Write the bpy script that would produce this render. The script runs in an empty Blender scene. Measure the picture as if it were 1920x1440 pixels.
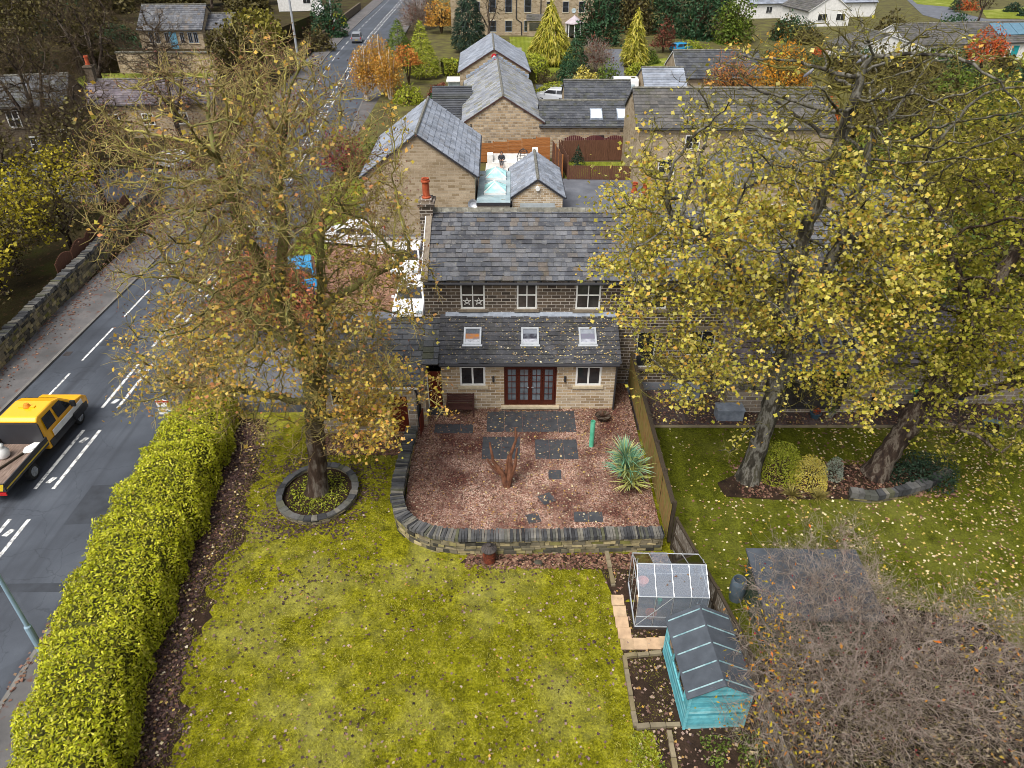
import bpy, math, random
import numpy as np
from math import sin, cos, pi, radians as R
S = bpy.context.scene
COL = S.collection
random.seed(7)
RNG = np.random.default_rng(7)

# ------------------------------------------------------------------ camera, sky, sun, exposure
CAM_H, CAM_PITCH, CAM_F = 19.4, 33.5, 1333.0
cam = bpy.data.objects.new('camera', bpy.data.cameras.new('camera'))
COL.objects.link(cam)
cam.location = (0, 0, CAM_H)
cam.rotation_euler = (R(90 - CAM_PITCH), 0, 0)
cam.data.sensor_width = 36
cam.data.lens = CAM_F / 1920 * 36
cam.data.clip_end = 3000
S.camera = cam
SUN_EL, SUN_AZ = 58, 215          # degrees; azimuth measured clockwise from +Y
w = bpy.data.worlds.new('World'); S.world = w; w.use_nodes = True
nt = w.node_tree; nt.nodes.clear()
sky = nt.nodes.new('ShaderNodeTexSky'); sky.sky_type = 'NISHITA'; sky.sun_disc = False
sky.sun_elevation = R(SUN_EL); sky.sun_rotation = R(SUN_AZ); sky.air_density = 1.0; sky.dust_density = 4.0; sky.ozone_density = 1.0
hs = nt.nodes.new('ShaderNodeHueSaturation'); hs.inputs['Saturation'].default_value = 0.35
bg = nt.nodes.new('ShaderNodeBackground'); bg.inputs['Strength'].default_value = 0.115
wo = nt.nodes.new('ShaderNodeOutputWorld')
nt.links.new(sky.outputs[0], hs.inputs['Color']); nt.links.new(hs.outputs[0], bg.inputs['Color']); nt.links.new(bg.outputs[0], wo.inputs['Surface'])
sl = bpy.data.lights.new('sun', 'SUN'); sl.energy = 2.3; sl.angle = R(26); sl.color = (1, 0.96, 0.9)
so = bpy.data.objects.new('sun', sl); COL.objects.link(so)
so.rotation_euler = (R(90 - SUN_EL), 0, R(180 - SUN_AZ))
S.render.filter_size = 0.9; S.cycles.filter_width = 0.9
S.view_settings.view_transform = 'Standard'; S.view_settings.look = 'None'
S.view_settings.exposure = 0.7; S.view_settings.gamma = 1.0

def G(u, v, z=0.0):
    "world point at height z that the photo shows at pixel (u, v)"
    p = R(CAM_PITCH); a = (u - 960) / CAM_F; b = (720 - v) / CAM_F
    d = (a, cos(p) + b * sin(p), -sin(p) + b * cos(p))
    t = (z - CAM_H) / d[2]
    return (d[0] * t, d[1] * t, z)

# ------------------------------------------------------------------ materials
def C(h):
    h = h.lstrip('#'); c = [int(h[i:i + 2], 16) / 255 for i in (0, 2, 4)]
    return tuple(x / 12.92 if x <= .04045 else ((x + .055) / 1.055) ** 2.4 for x in c) + (1,)
def L4(c): return C(c) if isinstance(c, str) else tuple(c[:3]) + (1,)

class NT:
    def __init__(s, name, rough=.75, spec=.3, metal=0):
        s.m = bpy.data.materials.new(name); s.m.use_nodes = True; s.t = s.m.node_tree
        s.b = s.t.nodes['Principled BSDF']; s.out = s.t.nodes['Material Output']
        s.b.inputs['Roughness'].default_value = rough; s.b.inputs['Metallic'].default_value = metal
        s.b.inputs['Specular IOR Level'].default_value = spec
    def n(s, typ, **k):
        x = s.t.nodes.new('ShaderNode' + typ)
        for a, v in k.items():
            if a in x.inputs: x.inputs[a].default_value = v
            else: setattr(x, a, v)
        return x
    def l(s, a, b): s.t.links.new(a, b)
    def co(s, kind='Object', scale=None, rot=None):
        c = s.n('TexCoord').outputs[kind]
        if scale or rot:
            mp = s.n('Mapping'); s.l(c, mp.inputs['Vector'])
            if scale: mp.inputs['Scale'].default_value = scale
            if rot: mp.inputs['Rotation'].default_value = rot
            c = mp.outputs[0]
        return c
    def noise(s, vec, scale, detail=4, rough=.6):
        x = s.n('TexNoise', Scale=scale, Detail=detail, Roughness=rough); s.l(vec, x.inputs['Vector']); return x.outputs['Fac']
    def ramp(s, fac, stops, interp='LINEAR'):
        x = s.n('ValToRGB'); cr = x.color_ramp; cr.interpolation = interp
        while len(cr.elements) > 1: cr.elements.remove(cr.elements[-1])
        cr.elements[0].position = stops[0][0]; cr.elements[0].color = L4(stops[0][1])
        for p, c in stops[1:]:
            e = cr.elements.new(p); e.color = L4(c)
        s.l(fac, x.inputs['Fac']); return x.outputs['Color']
    def mix(s, f, a, b, mode='MIX'):
        x = s.n('Mix', data_type='RGBA', blend_type=mode)
        for i, v in ((0, f), (6, a), (7, b)):
            if hasattr(v, 'links') or isinstance(v, bpy.types.NodeSocket): s.l(v, x.inputs[i])
            else: x.inputs[i].default_value = v if i == 0 else L4(v)
        return x.outputs[2]
    def bump(s, h, strength=.4, dist=.02):
        x = s.n('Bump', Strength=strength, Distance=dist); s.l(h, x.inputs['Height']); s.l(x.outputs[0], s.b.inputs['Normal'])
    def base(s, c):
        if isinstance(c, bpy.types.NodeSocket): s.l(c, s.b.inputs['Base Color'])
        else: s.b.inputs['Base Color'].default_value = L4(c)
        return s

def m_noise(name, stops, scale=3, detail=5, rough=.8, spec=.3, bump=.3, bscale=30, dist=.02, stretch=None, metal=0, speck=None):
    k = NT(name, rough, spec, metal); v = k.co('Object', stretch)
    c = k.ramp(k.noise(v, scale, detail), stops)
    if speck: c = k.mix(k.ramp(k.noise(v, speck[0], 3), [(speck[1], (0, 0, 0)), (speck[1] + .08, (1, 1, 1))]), c, speck[2])
    k.base(c)
    if bump: k.bump(k.noise(v, bscale, 4), bump, dist)
    return k.m

def m_plain(name, c, rough=.5, spec=.4, metal=0, var=.12):
    k = NT(name, rough, spec, metal); v = k.co()
    f = k.ramp(k.noise(v, 2.3, 5), [(.3, (1 - var * 2,) * 3), (.7, (1, 1, 1))])
    k.base(k.mix(1.0, L4(c), f, 'MULTIPLY')); return k.m

def m_island(name, stops, rough=.7, spec=.2, transl=0.0, interp='LINEAR', nvar=.25, nscale=1.2, bump=0, bscale=25, lichen=False):
    "each loose piece of the mesh (a leaf, a slate, a stone) takes its own colour from the ramp"
    k = NT(name, rough, spec); g = k.n('NewGeometry')
    c = k.ramp(g.outputs['Random Per Island'], stops, interp)
    v = k.co()
    if nvar:
        f = k.ramp(k.noise(v, nscale, 4), [(.3, (1 - nvar,) * 3), (.7, (1 + nvar * .4,) * 3)])
        c = k.mix(1.0, c, f, 'MULTIPLY')
    if lichen:
        c = k.mix(k.ramp(k.noise(v, 7, 6, .75), [(.56, (0, 0, 0)), (.66, (.55,) * 3)]), c, '#8d8a7c')
        c = k.mix(k.ramp(k.noise(v, 2.2, 6, .7), [(.58, (0, 0, 0)), (.7, (.5,) * 3)]), c, '#4e4a38')
        c = k.mix(1.0, c, k.ramp(k.noise(v, 19, 4), [(.3, (.72,) * 3), (.7, (1.15,) * 3)]), 'MULTIPLY')
    k.base(c)
    if bump: k.bump(k.noise(v, bscale, 4), bump, .02)
    if transl:
        tr = k.n('BsdfTranslucent'); k.l(c, tr.inputs['Color'])
        mx = k.n('MixShader'); mx.inputs[0].default_value = transl
        k.l(k.b.outputs[0], mx.inputs[1]); k.l(tr.outputs[0], mx.inputs[2]); k.l(mx.outputs[0], k.out.inputs['Surface'])
    return k.m

def m_brick(name, stops, mortar, bw=.45, bh=.17, ms=.012, rough=.9, bump=.6, dirt=None, squash=1.0, off=.5):
    k = NT(name, rough, .15); uv = k.co('UV'); ob = k.co('Object')
    wv = k.n('TexNoise', Scale=1.7, Detail=2); k.l(uv, wv.inputs['Vector'])
    ad = k.n('MixRGB') if False else k.n('VectorMath', operation='MULTIPLY_ADD')
    k.l(wv.outputs['Color'], ad.inputs[0]); ad.inputs[1].default_value = (.05, .02, 0); k.l(uv, ad.inputs[2])
    br = k.n('TexBrick', offset=off, squash=squash, squash_frequency=3)
    br.inputs['Color1'].default_value = (0, 0, 0, 1); br.inputs['Color2'].default_value = (1, 1, 1, 1)
    br.inputs['Mortar'].default_value = (.5, .5, .5, 1)
    br.inputs['Scale'].default_value = 1; br.inputs['Mortar Size'].default_value = ms; br.inputs['Mortar Smooth'].default_value = .2
    br.inputs['Bias'].default_value = 0; br.inputs['Brick Width'].default_value = bw; br.inputs['Row Height'].default_value = bh
    k.l(ad.outputs[0], br.inputs['Vector'])
    c = k.ramp(br.outputs['Color'], stops)
    c = k.mix(1.0, c, k.ramp(k.noise(uv, 14, 4), [(.25, (.7,) * 3), (.75, (1.18,) * 3)]), 'MULTIPLY')
    if dirt: c = k.mix(k.ramp(k.noise(ob, .55, 5), [(.42, (0, 0, 0)), (.72, (.75,) * 3)]), c, dirt)
    c = k.mix(br.outputs['Fac'], c, mortar)
    k.base(c)
    h = k.n('Math', operation='MULTIPLY_ADD'); k.l(br.outputs['Fac'], h.inputs[0]); h.inputs[1].default_value = -1.0; k.l(k.noise(uv, 22, 4), h.inputs[2])
    k.bump(h.outputs[0], bump, .025)
    return k.m

M = {}
slate = lambda n, a, b, c, moss=None: m_island(n, [(0, a), (.35, b), (.7, c), (.9, moss or c), (1, b)], rough=.55, spec=.4, nvar=.45, nscale=.9, bump=.45, lichen=True)
M['slate_main'] = slate('dark stone slate', '#46474d', '#595c63', '#6b6c70', '#665c52')
M['slate_ext'] = slate('weathered dark slate', '#3a3b3f', '#47484d', '#525257', '#414140')
M['slate_annex'] = slate('mossy stone slate', '#4b4d52', '#5a5c60', '#676869', '#50513f')
M['slate_purple'] = slate('purple grey stone slate', '#5b5056', '#6d646b', '#7b7378', '#5a4d45')
M['slate_blue'] = slate('blue grey slate', '#7f8691', '#9097a4', '#9ba2ae', '#85888f')
M['slate_lichen'] = slate('lichened grey slate', '#80848d', '#90949c', '#9d9fa2', '#7d7958')
M['pantile'] = slate('dark concrete tile', '#3e4046', '#494c52', '#54565b', '#46483f')
M['pantile_old'] = slate('grey stone tile', '#4d4c4b', '#5c5a58', '#67635f', '#4a4a3a')
M['ridge'] = m_noise('mossy ridge stone', [(.3, '#4c4b45'), (.55, '#6d6b62'), (.7, '#8b8a80')], 4, bump=.5)
M['stone_old'] = m_brick('sooty brown stone', [(0, '#48413b'), (.35, '#61574d'), (.7, '#786a5a'), (1, '#3d3834')], '#b3aba2', .42, .165, .016, dirt='#4c4038')
M['stone_new'] = m_brick('pale buff stone', [(0, '#97856b'), (.25, '#a99880'), (.5, '#b9a88e'), (.75, '#b09673'), (1, '#86745c')], '#c9c2b6', .44, .155, .014)
M['stone_pink'] = m_brick('buff pink stone', [(0, '#85786c'), (.35, '#a89a8a'), (.6, '#8f7f70'), (.8, '#b5a594'), (1, '#756a60')], '#c6beb2', .6, .21, .018)
M['stone_sand'] = m_brick('coursed sandstone', [(0, '#97866c'), (.5, '#b0a088'), (1, '#867459')], '#a89c88', .5, .2, .012, dirt='#7d6e58')
M['stone_rubble'] = m_brick('rough sandstone', [(0, '#8e7a60'), (.4, '#b09a7c'), (.75, '#c2ad90'), (1, '#6f6355')], '#a99d8c', .46, .24, .03, squash=.7, bump=.9)
M['stone_dark'] = m_brick('dark village stone', [(0, '#4f463c'), (.5, '#695c4c'), (1, '#5a4f43')], '#6d6558', .5, .2, .015)
M['lintel'] = m_noise('dressed stone', [(.3, '#6a6055'), (.7, '#8c8171')], 5, bump=.3)
M['lintel_pale'] = m_noise('pale dressed stone', [(.3, '#a89a80'), (.7, '#c4b79c')], 5, bump=.3)
M['white'] = m_plain('white painted frame', (.8, .8, .78), .35)
M['render_white'] = m_plain('white render', (.78, .77, .74), .85, .1)
M['glass_dark'] = None
def m_glass(name, c, rough=.06, spec=.6):
    k = NT(name, rough, spec); v = k.co()
    k.base(k.ramp(k.noise(v, 1.4, 3), [(.35, c), (.65, tuple(min(1, x * 1.9 + .008) for x in L4(c)[:3]))])); return k.m
M['glass'] = m_glass('window glass', (.012, .013, .015))
M['glass_room'] = m_glass('window glass with room behind', (.03, .028, .026))
M['glass_blue'] = m_glass('roof window glass', (.3, .36, .38), .1, .8)
M['mahogany'] = m_noise('red brown varnished wood', [(.3, '#38170f'), (.7, '#532418')], 6, stretch=(8, 8, 1), rough=.4, bump=.1)
M['door_red'] = m_noise('dark red planks', [(.3, '#4a190f'), (.7, '#672613')], 5, stretch=(14, 14, .6), rough=.6, bump=.3)
M['black'] = m_plain('black plastic', (.02, .02, .022), .5)
M['gutter'] = m_plain('dark gutter', (.035, .035, .04), .45)
M['lead'] = m_noise('lead flashing', [(.3, '#6c7482'), (.7, '#98a1ad')], 3, rough=.5, bump=.3)
M['brown_trim'] = m_plain('brown painted trim', C('#4b332d'), .6)
M['terracotta'] = m_noise('terracotta', [(.3, '#8b3f25'), (.7, '#b45a38')], 4, bump=.3)
M['teal_wood'] = m_noise('worn turquoise planks', [(.2, '#4a96a4'), (.5, '#68b2bd'), (.8, '#93cdd2')], 4, stretch=(1.5, .35, 9), rough=.8, bump=.5, speck=(5, .6, '#4f6a6c'))
M['teal_board'] = m_island('worn turquoise boards', [(0, '#4792a0'), (.3, '#62adb9'), (.6, '#78bfc8'), (.85, '#93ccd2'), (1, '#5b9da6')], .8, .2, nvar=.35, nscale=3.5, bump=.4)
M['felt'] = m_noise('roofing felt', [(.3, '#3c4148'), (.7, '#4d535b')], 2.5, rough=.8, bump=.4, bscale=90, speck=(30, .7, '#6a6f75'))
M['felt_batten'] = m_noise('painted batten', [(.35, '#64868d'), (.65, '#94aeb2')], 5)
M['green_wood'] = m_noise('dark green planks', [(.3, '#263a2c'), (.7, '#354c38')], 4, stretch=(1, 1, 8), rough=.8)
M['fence_wood'] = m_noise('weathered fence boards', [(.25, '#554527'), (.5, '#87683a'), (.75, '#96895a')], 3, stretch=(7, 7, .5), rough=.9, bump=.4, speck=(1.6, .5, '#737334'))
M['fence_pale'] = m_noise('peeling grey boards', [(.3, '#4a4238'), (.5, '#6a6054'), (.66, '#a8a49c')], 4, stretch=(8, 8, .8), rough=.9, bump=.4)
M['fence_dark'] = m_noise('dark wet timber', [(.3, '#2c251d'), (.7, '#443a2c')], 4, stretch=(6, 6, .8), rough=.85, bump=.4)
M['fence_orange'] = m_noise('stained orange boards', [(.3, '#7b4a26'), (.7, '#a8703d')], 4, stretch=(.6, .6, 9), rough=.75, bump=.3)
M['fence_brown'] = m_noise('brown stained boards', [(.3, '#4d3327'), (.7, '#6d4a38')], 4, stretch=(9, 9, .6), rough=.8, bump=.3)
M['bench_wood'] = m_noise('dark bench slats', [(.3, '#35211c'), (.7, '#553630')], 5, stretch=(1, 9, 9), rough=.7)
M['alu'] = m_plain('greenhouse aluminium', (.62, .65, .68), .35, .5, .6)
M['rust'] = m_noise('rusty steel', [(.3, '#3b1d14'), (.55, '#6a3220'), (.75, '#8a4a2c')], 7, rough=.9, bump=.5)
M['steel_dark'] = m_noise('burnt steel lid', [(.3, '#2d2a2a'), (.7, '#4d4643')], 6, rough=.7)
M['drystone'] = m_island('dry stone', [(0, '#34332f'), (.2, '#625d50'), (.42, '#8d8268'), (.6, '#45453e'), (.8, '#a89a74'), (1, '#6c6a38')], .9, .15, nvar=.4, nscale=2.5, bump=.6)
M['coping'] = m_island('coping stone', [(0, '#343436'), (.3, '#4c4d4f'), (.55, '#646361'), (.75, '#7a766c'), (.92, '#53544f'), (1, '#5d5d45')], .9, .15, nvar=.4, nscale=3, bump=.6)
M['dark_core'] = m_noise('packed wall earth', [(.3, '#2a2620'), (.7, '#3f3a2c')], 5)
M['slab'] = m_noise('dark paving slab', [(.3, '#34353a'), (.6, '#44464a'), (.8, '#55524c')], 3, rough=.6, bump=.2, speck=(6, .62, '#55503c'))
M['slab_buff'] = m_island('buff paving slab', [(0, '#9c8468'), (.5, '#b59d80'), (1, '#b79a7c')], .85, .2, nvar=.3, nscale=3, bump=.3)
M['border_stone'] = m_island('border edging stone', [(0, '#6b6353'), (.5, '#857a64'), (1, '#766b50')], .9, .15, nvar=.3, nscale=3, bump=.5)
M['tyre'] = m_plain('tyre rubber', (.015, .015, .016), .8)
M['steel'] = m_plain('grey steel', (.35, .37, .4), .4, .5, .7)
M['lamp_blue'] = m_plain('painted steel post', C('#8ba4b4'), .5)
M['red_light'] = m_plain('red lens', (.5, .02, .02), .2)
M['amber'] = m_plain('amber lens', (.75, .25, .02), .25)
M['plate_y'] = m_plain('yellow plate', (.7, .5, .03), .4)
M['skin'] = m_plain('skin', C('#c89a80'), .55)
M['concrete'] = m_noise('grey concrete', [(.3, '#77756f'), (.7, '#94918a')], 3, bump=.2)

# ------------------------------------------------------------------ mesh builder
class MB:
    def __init__(s): s.v = []; s.f = []; s.mi = []; s.cur = 0
    def add(s, vs, fs):
        o = len(s.v); s.v += [tuple(p) for p in vs]
        for f in fs: s.f.append(tuple(i + o for i in f)); s.mi.append(s.cur)
        return s
    def quad(s, a, b, c, d): return s.add([a, b, c, d], [(0, 1, 2, 3)])
    def poly(s, pts): return s.add(pts, [tuple(range(len(pts)))])
    def hexa(s, b, t):   # bottom ring, top ring, both counter-clockwise from above
        n = len(b)
        return s.add(list(b) + list(t), [tuple(range(n))[::-1], tuple(range(n, 2 * n))] + [(i, (i + 1) % n, n + (i + 1) % n, n + i) for i in range(n)])
    def box(s, x, y, z, sx, sy, sz, rz=0, tx=1, ty=1):
        "box centred on x, y with its bottom at z"
        c, q = cos(rz), sin(rz)
        P = lambda a, b, h: (x + a * c - b * q, y + a * q + b * c, h)
        a, b = sx / 2, sy / 2
        return s.hexa([P(-a, -b, z), P(a, -b, z), P(a, b, z), P(-a, b, z)],
                      [P(-a * tx, -b * ty, z + sz), P(a * tx, -b * ty, z + sz), P(a * tx, b * ty, z + sz), P(-a * tx, b * ty, z + sz)])
    def prism(s, pts, z0, z1): return s.hexa([(p[0], p[1], z0) for p in pts], [(p[0], p[1], z1) for p in pts])
    def obox(s, o, u, v, n, a, b, c):
        "box on corner o spanned by a*u, b*v, c*n"
        o, u, v, n = map(np.array, (o, u, v, n)); u = u * a; v = v * b; n = n * c
        return s.hexa([o, o + u, o + u + v, o + v], [o + n, o + u + n, o + u + v + n, o + v + n])
    def tube(s, pts, rad, k=8, cap=True):
        pts = [np.array(p, float) for p in pts]; rad = rad if isinstance(rad, (list, tuple)) else [rad] * len(pts)
        o = len(s.v); prev = None
        for i, p in enumerate(pts):
            d = pts[min(i + 1, len(pts) - 1)] - pts[max(i - 1, 0)]; d = d / (np.linalg.norm(d) + 1e-9)
            if prev is None:
                a = np.cross(d, (0, 0, 1) if abs(d[2]) < .9 else (1, 0, 0))
            else: a = prev - d * prev.dot(d)
            a = a / (np.linalg.norm(a) + 1e-9); prev = a; b = np.cross(d, a)
            for j in range(k):
                t = 2 * pi * j / k; s.v.append(tuple(p + rad[i] * (cos(t) * a + sin(t) * b)))
        fs = []
        for i in range(len(pts) - 1):
            for j in range(k):
                q = (j + 1) % k; fs.append((o + i * k + j, o + i * k + q, o + (i + 1) * k + q, o + (i + 1) * k + j))
        if cap: fs += [tuple(o + j for j in range(k))[::-1], tuple(o + (len(pts) - 1) * k + j for j in range(k))]
        s.f += fs; s.mi += [s.cur] * len(fs); return s
    def lathe(s, prof, n=16, c=(0, 0, 0), cap=True):
        return s.tube_z(prof, n, c, cap)
    def tube_z(s, prof, n, c, cap):
        o = len(s.v)
        for r, z in prof:
            for j in range(n): t = 2 * pi * j / n; s.v.append((c[0] + r * cos(t), c[1] + r * sin(t), c[2] + z))
        fs = []
        for i in range(len(prof) - 1):
            for j in range(n):
                q = (j + 1) % n; fs.append((o + i * n + j, o + i * n + q, o + (i + 1) * n + q, o + (i + 1) * n + j))
        if cap: fs += [tuple(o + j for j in range(n))[::-1], tuple(o + (len(prof) - 1) * n + j for j in range(n))]
        s.f += fs; s.mi += [s.cur] * len(fs); return s
    def sphere(s, c, r, n=10, m=6):
        r = r if isinstance(r, tuple) else (r, r, r); o = len(s.v)
        for i in range(1, m):
            a = pi * i / m
            for j in range(n): t = 2 * pi * j / n; s.v.append((c[0] + r[0] * sin(a) * cos(t), c[1] + r[1] * sin(a) * sin(t), c[2] - r[2] * cos(a)))
        b = len(s.v); s.v += [(c[0], c[1], c[2] - r[2]), (c[0], c[1], c[2] + r[2])]; fs = []
        for i in range(m - 2):
            for j in range(n):
                q = (j + 1) % n; fs.append((o + i * n + j, o + i * n + q, o + (i + 1) * n + q, o + (i + 1) * n + j))
        for j in range(n):
            q = (j + 1) % n; fs.append((b, o + q, o + j)); fs.append((b + 1, o + (m - 2) * n + j, o + (m - 2) * n + q))
        s.f += fs; s.mi += [s.cur] * len(fs); return s
    def build(s, name, mat, parent=None, off=(0, 0, 0), smooth=False, bevel=0):
        me = bpy.data.meshes.new(name)
        V = np.array(s.v, float) - np.array(off)
        me.from_pydata(V.tolist(), [], s.f)
        for m in (mat if isinstance(mat, (list, tuple)) else [mat]): me.materials.append(m)
        if any(s.mi): me.polygons.foreach_set('material_index', s.mi)
        boxuv(me)
        if smooth: me.polygons.foreach_set('use_smooth', [True] * len(me.polygons))
        me.update()
        o = bpy.data.objects.new(name, me); COL.objects.link(o)
        if parent: o.parent = parent
        if bevel:
            b = o.modifiers.new('bevel', 'BEVEL'); b.width = bevel; b.segments = 2; b.limit_method = 'ANGLE'
        return o

def boxuv(me):
    n = len(me.polygons); nl = len(me.loops)
    if not nl: return
    N = np.empty(n * 3); me.polygons.foreach_get('normal', N); N = np.abs(N.reshape(-1, 3))
    V = np.empty(len(me.vertices) * 3); me.vertices.foreach_get('co', V); V = V.reshape(-1, 3)
    li = np.empty(nl, int); me.loops.foreach_get('vertex_index', li)
    lt = np.empty(n, int); me.polygons.foreach_get('loop_total', lt)
    pn = np.repeat(N, lt, axis=0); co = V[li]
    uv = np.empty((nl, 2))
    zt = (pn[:, 2] > .9); xt = ~zt & (pn[:, 0] > pn[:, 1]); yt = ~zt & ~xt
    uv[zt] = co[zt][:, [0, 1]]; uv[xt] = co[xt][:, [1, 2]]; uv[yt] = co[yt][:, [0, 2]]
    me.uv_layers.new(name='UVMap').data.foreach_set('uv', uv.ravel())

def np_mesh(name, V, F, mat, parent=None, off=(0, 0, 0), smooth=False):
    "V (n,3) and F (m,k) arrays to one object"
    me = bpy.data.meshes.new(name); V = np.asarray(V, float) - np.array(off)
    me.vertices.add(len(V)); me.vertices.foreach_set('co', V.ravel().astype(np.float32))
    if not isinstance(F, list): F = [F]
    idx = np.concatenate([f.ravel() for f in F]).astype(np.int32)
    tot = np.concatenate([np.full(len(f), f.shape[1]) for f in F]); st = np.concatenate([[0], np.cumsum(tot)[:-1]])
    me.loops.add(len(idx)); me.loops.foreach_set('vertex_index', idx)
    me.polygons.add(len(tot)); me.polygons.foreach_set('loop_start', st.astype(np.int32))
    if smooth: me.polygons.foreach_set('use_smooth', np.ones(len(tot), bool))
    me.update(calc_edges=True)
    me.materials.append(mat)
    o = bpy.data.objects.new(name, me); COL.objects.link(o)
    if parent: o.parent = parent
    return o

def tag(o, label=None, cat=None, group=None, kind=None):
    if label: o['label'] = label
    if cat: o['category'] = cat
    if group: o['group'] = group
    if kind: o['kind'] = kind
    return o
def thing(name, label, cat, loc=(0, 0, 0), rz=0, group=None):
    o = bpy.data.objects.new(name, None); COL.objects.link(o); o.location = loc; o.rotation_euler = (0, 0, rz); o.empty_display_size = .3
    return tag(o, label, cat, group)
def children(o): return [c for c in COL.objects if c.parent == o]
KIDS = {}
def copy_tree(o, parent=None):
    if not KIDS.get(o.name):
        KIDS[o.name] = [c for c in COL.objects if c.parent == o]
    c = o.copy(); COL.objects.link(c); c.parent = parent
    for ch in KIDS[o.name]: copy_tree(ch, c)
    return c
def struct(name, mb, mat, smooth=False):
    return tag(mb.build(name, mat, smooth=smooth), kind='structure')

# ------------------------------------------------------------------ leaves
LEAF = {
 'maple': np.array([(-.5, 0, .03), (-.2, -.3, -.04), (-.12, -.5, -.07), (.1, -.28, 0), (.5, 0, -.08), (.1, .28, 0), (-.12, .5, -.07), (-.2, .3, -.04)]),
 'oval': np.array([(-.5, 0, 0), (-.1, -.22, .05), (.5, 0, -.05), (-.1, .22, .05)]),
 'round': np.array([(-.5, 0, 0), (-.2, -.4, .05), (.25, -.33, 0), (.5, 0, -.06), (.25, .33, 0), (-.2, .4, .05)]),
 'blade': np.array([(-.5, -.07, 0), (0, -.06, .06), (.5, 0, 0), (0, .06, .06), (-.5, .07, 0)]),
 'quad': np.array([(-.5, -.35, 0), (.5, -.35, 0), (.5, .35, .1), (-.5, .35, .1)]),
}
def unit(a): return a / (np.linalg.norm(a, axis=-1, keepdims=True) + 1e-9)
def leaf_cloud(name, P, size, shape, mat, parent=None, off=(0, 0, 0), up=1.2, nrm=None, along=None, sjit=.35, rng=None):
    rng = rng or RNG; P = np.asarray(P, float); n = len(P); T = LEAF[shape]; k = len(T)
    N = rng.normal(size=(n, 3)) + (np.array([0, 0, up]) if nrm is None else nrm * up); N = unit(N)
    A = rng.normal(size=(n, 3)) * (1 if along is None else .45) + (0 if along is None else along)
    A = unit(A - N * (A * N).sum(1, keepdims=True)); B = np.cross(N, A)
    sz = (size * (1 + sjit * rng.uniform(-1, 1, n)))[:, None, None]
    V = P[:, None, :] + sz * (T[None, :, 0:1] * A[:, None, :] + T[None, :, 1:2] * B[:, None, :] + T[None, :, 2:3] * N[:, None, :])
    F = np.arange(n * k).reshape(n, k)
    return np_mesh(name, V.reshape(-1, 3), F, mat, parent, off)

def in_poly(P, poly):
    x, y = P[:, 0], P[:, 1]; ins = np.zeros(len(P), bool); j = len(poly) - 1
    for i in range(len(poly)):
        xi, yi = poly[i][:2]; xj, yj = poly[j][:2]
        c = ((yi > y) != (yj > y)) & (x < (xj - xi) * (y - yi) / (yj - yi + 1e-12) + xi); ins ^= c; j = i
    return ins
def scatter(poly, n, z, rng=None):
    rng = rng or RNG; a = np.array([p[:2] for p in poly]); lo, hi = a.min(0), a.max(0)
    P = rng.uniform(lo, hi, (int(n), 2)); P = P[in_poly(P, poly)]
    return np.column_stack([P, np.full(len(P), z)])
def vnoise(P, f, seed=0):
    "cheap smooth noise 0..1 on points"
    r = np.random.default_rng(seed); s = np.zeros(len(P))
    for i in range(5):
        d = r.normal(size=P.shape[1]); d *= f * (1 + .6 * i) / np.linalg.norm(d); s += np.sin(P @ d + r.uniform(0, 6.28)) / (1 + .3 * i)
    return .5 + s / 6
# ------------------------------------------------------------------ ground, roads, lawns
m_ground = m_noise('woodland ground', [(.25, '#231f15'), (.5, '#3b3420'), (.75, '#42461f')], .35, 8, .95, .1, bump=.6, bscale=6, dist=.1, speck=(3, .6, '#5a4030'))
def m_lawn(name, stops, bare, soil=.62, pale='#aaa662', deep='#62620f'):
    k = NT(name, .95, .1); v = k.co()
    c = k.ramp(k.noise(v, 2.1, 8, .78), stops)
    c = k.mix(1.0, c, k.ramp(k.noise(v, 16, 4), [(.32, (.42,) * 3), (.68, (1.42,) * 3)]), 'MULTIPLY')
    c = k.mix(k.ramp(k.noise(v, 2.6, 6, .7), [(soil, (0, 0, 0)), (soil + .1, (.6,) * 3)]), c, bare)
    st = k.n('TexWave', Scale=.42, Distortion=1.6, Detail=2); st.bands_direction = 'X'; k.l(v, st.inputs['Vector'])
    c = k.mix(1.0, c, k.ramp(st.outputs['Fac'], [(.2, (.9,) * 3), (.8, (1.08,) * 3)]), 'MULTIPLY')
    lg = k.noise(v, .22, 5, .65)
    c = k.mix(k.ramp(lg, [(.5, (0, 0, 0)), (.68, (.5,) * 3)]), c, pale); c = k.mix(k.ramp(lg, [(.32, (.5,) * 3), (.48, (0, 0, 0))]), c, deep)
    k.base(c); k.bump(k.noise(v, 26, 5, .75), .9, .06); return k.m
m_lawn1 = m_lawn('mossy lawn', [(.3, '#393a0b'), (.42, '#62610e'), (.53, '#7f7d15'), (.64, '#99962e'), (.76, '#aaa55c')], '#5b5032', .63)
m_lawn2 = m_lawn('neighbour lawn', [(.28, '#3a3d0f'), (.5, '#515610'), (.75, '#6a6e1c')], '#40372a', .66, '#7a7a3a', '#3d4010')  # darker stops: tree shade put into the colour, along with darker moss
m_lawn3 = m_lawn('far lawn', [(.28, '#55601e'), (.5, '#707a28'), (.75, '#868e40')], '#6a6038', .75)
k = NT('wet asphalt', .62, .35); v = k.co()
c = k.ramp(k.noise(v, .35, 6), [(.3, '#393d44'), (.55, '#454a52'), (.75, '#52575f')])
c = k.mix(1.0, c, k.ramp(k.noise(v, 60, 2), [(.3, (.8,) * 3), (.7, (1.2,) * 3)]), 'MULTIPLY')
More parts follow.
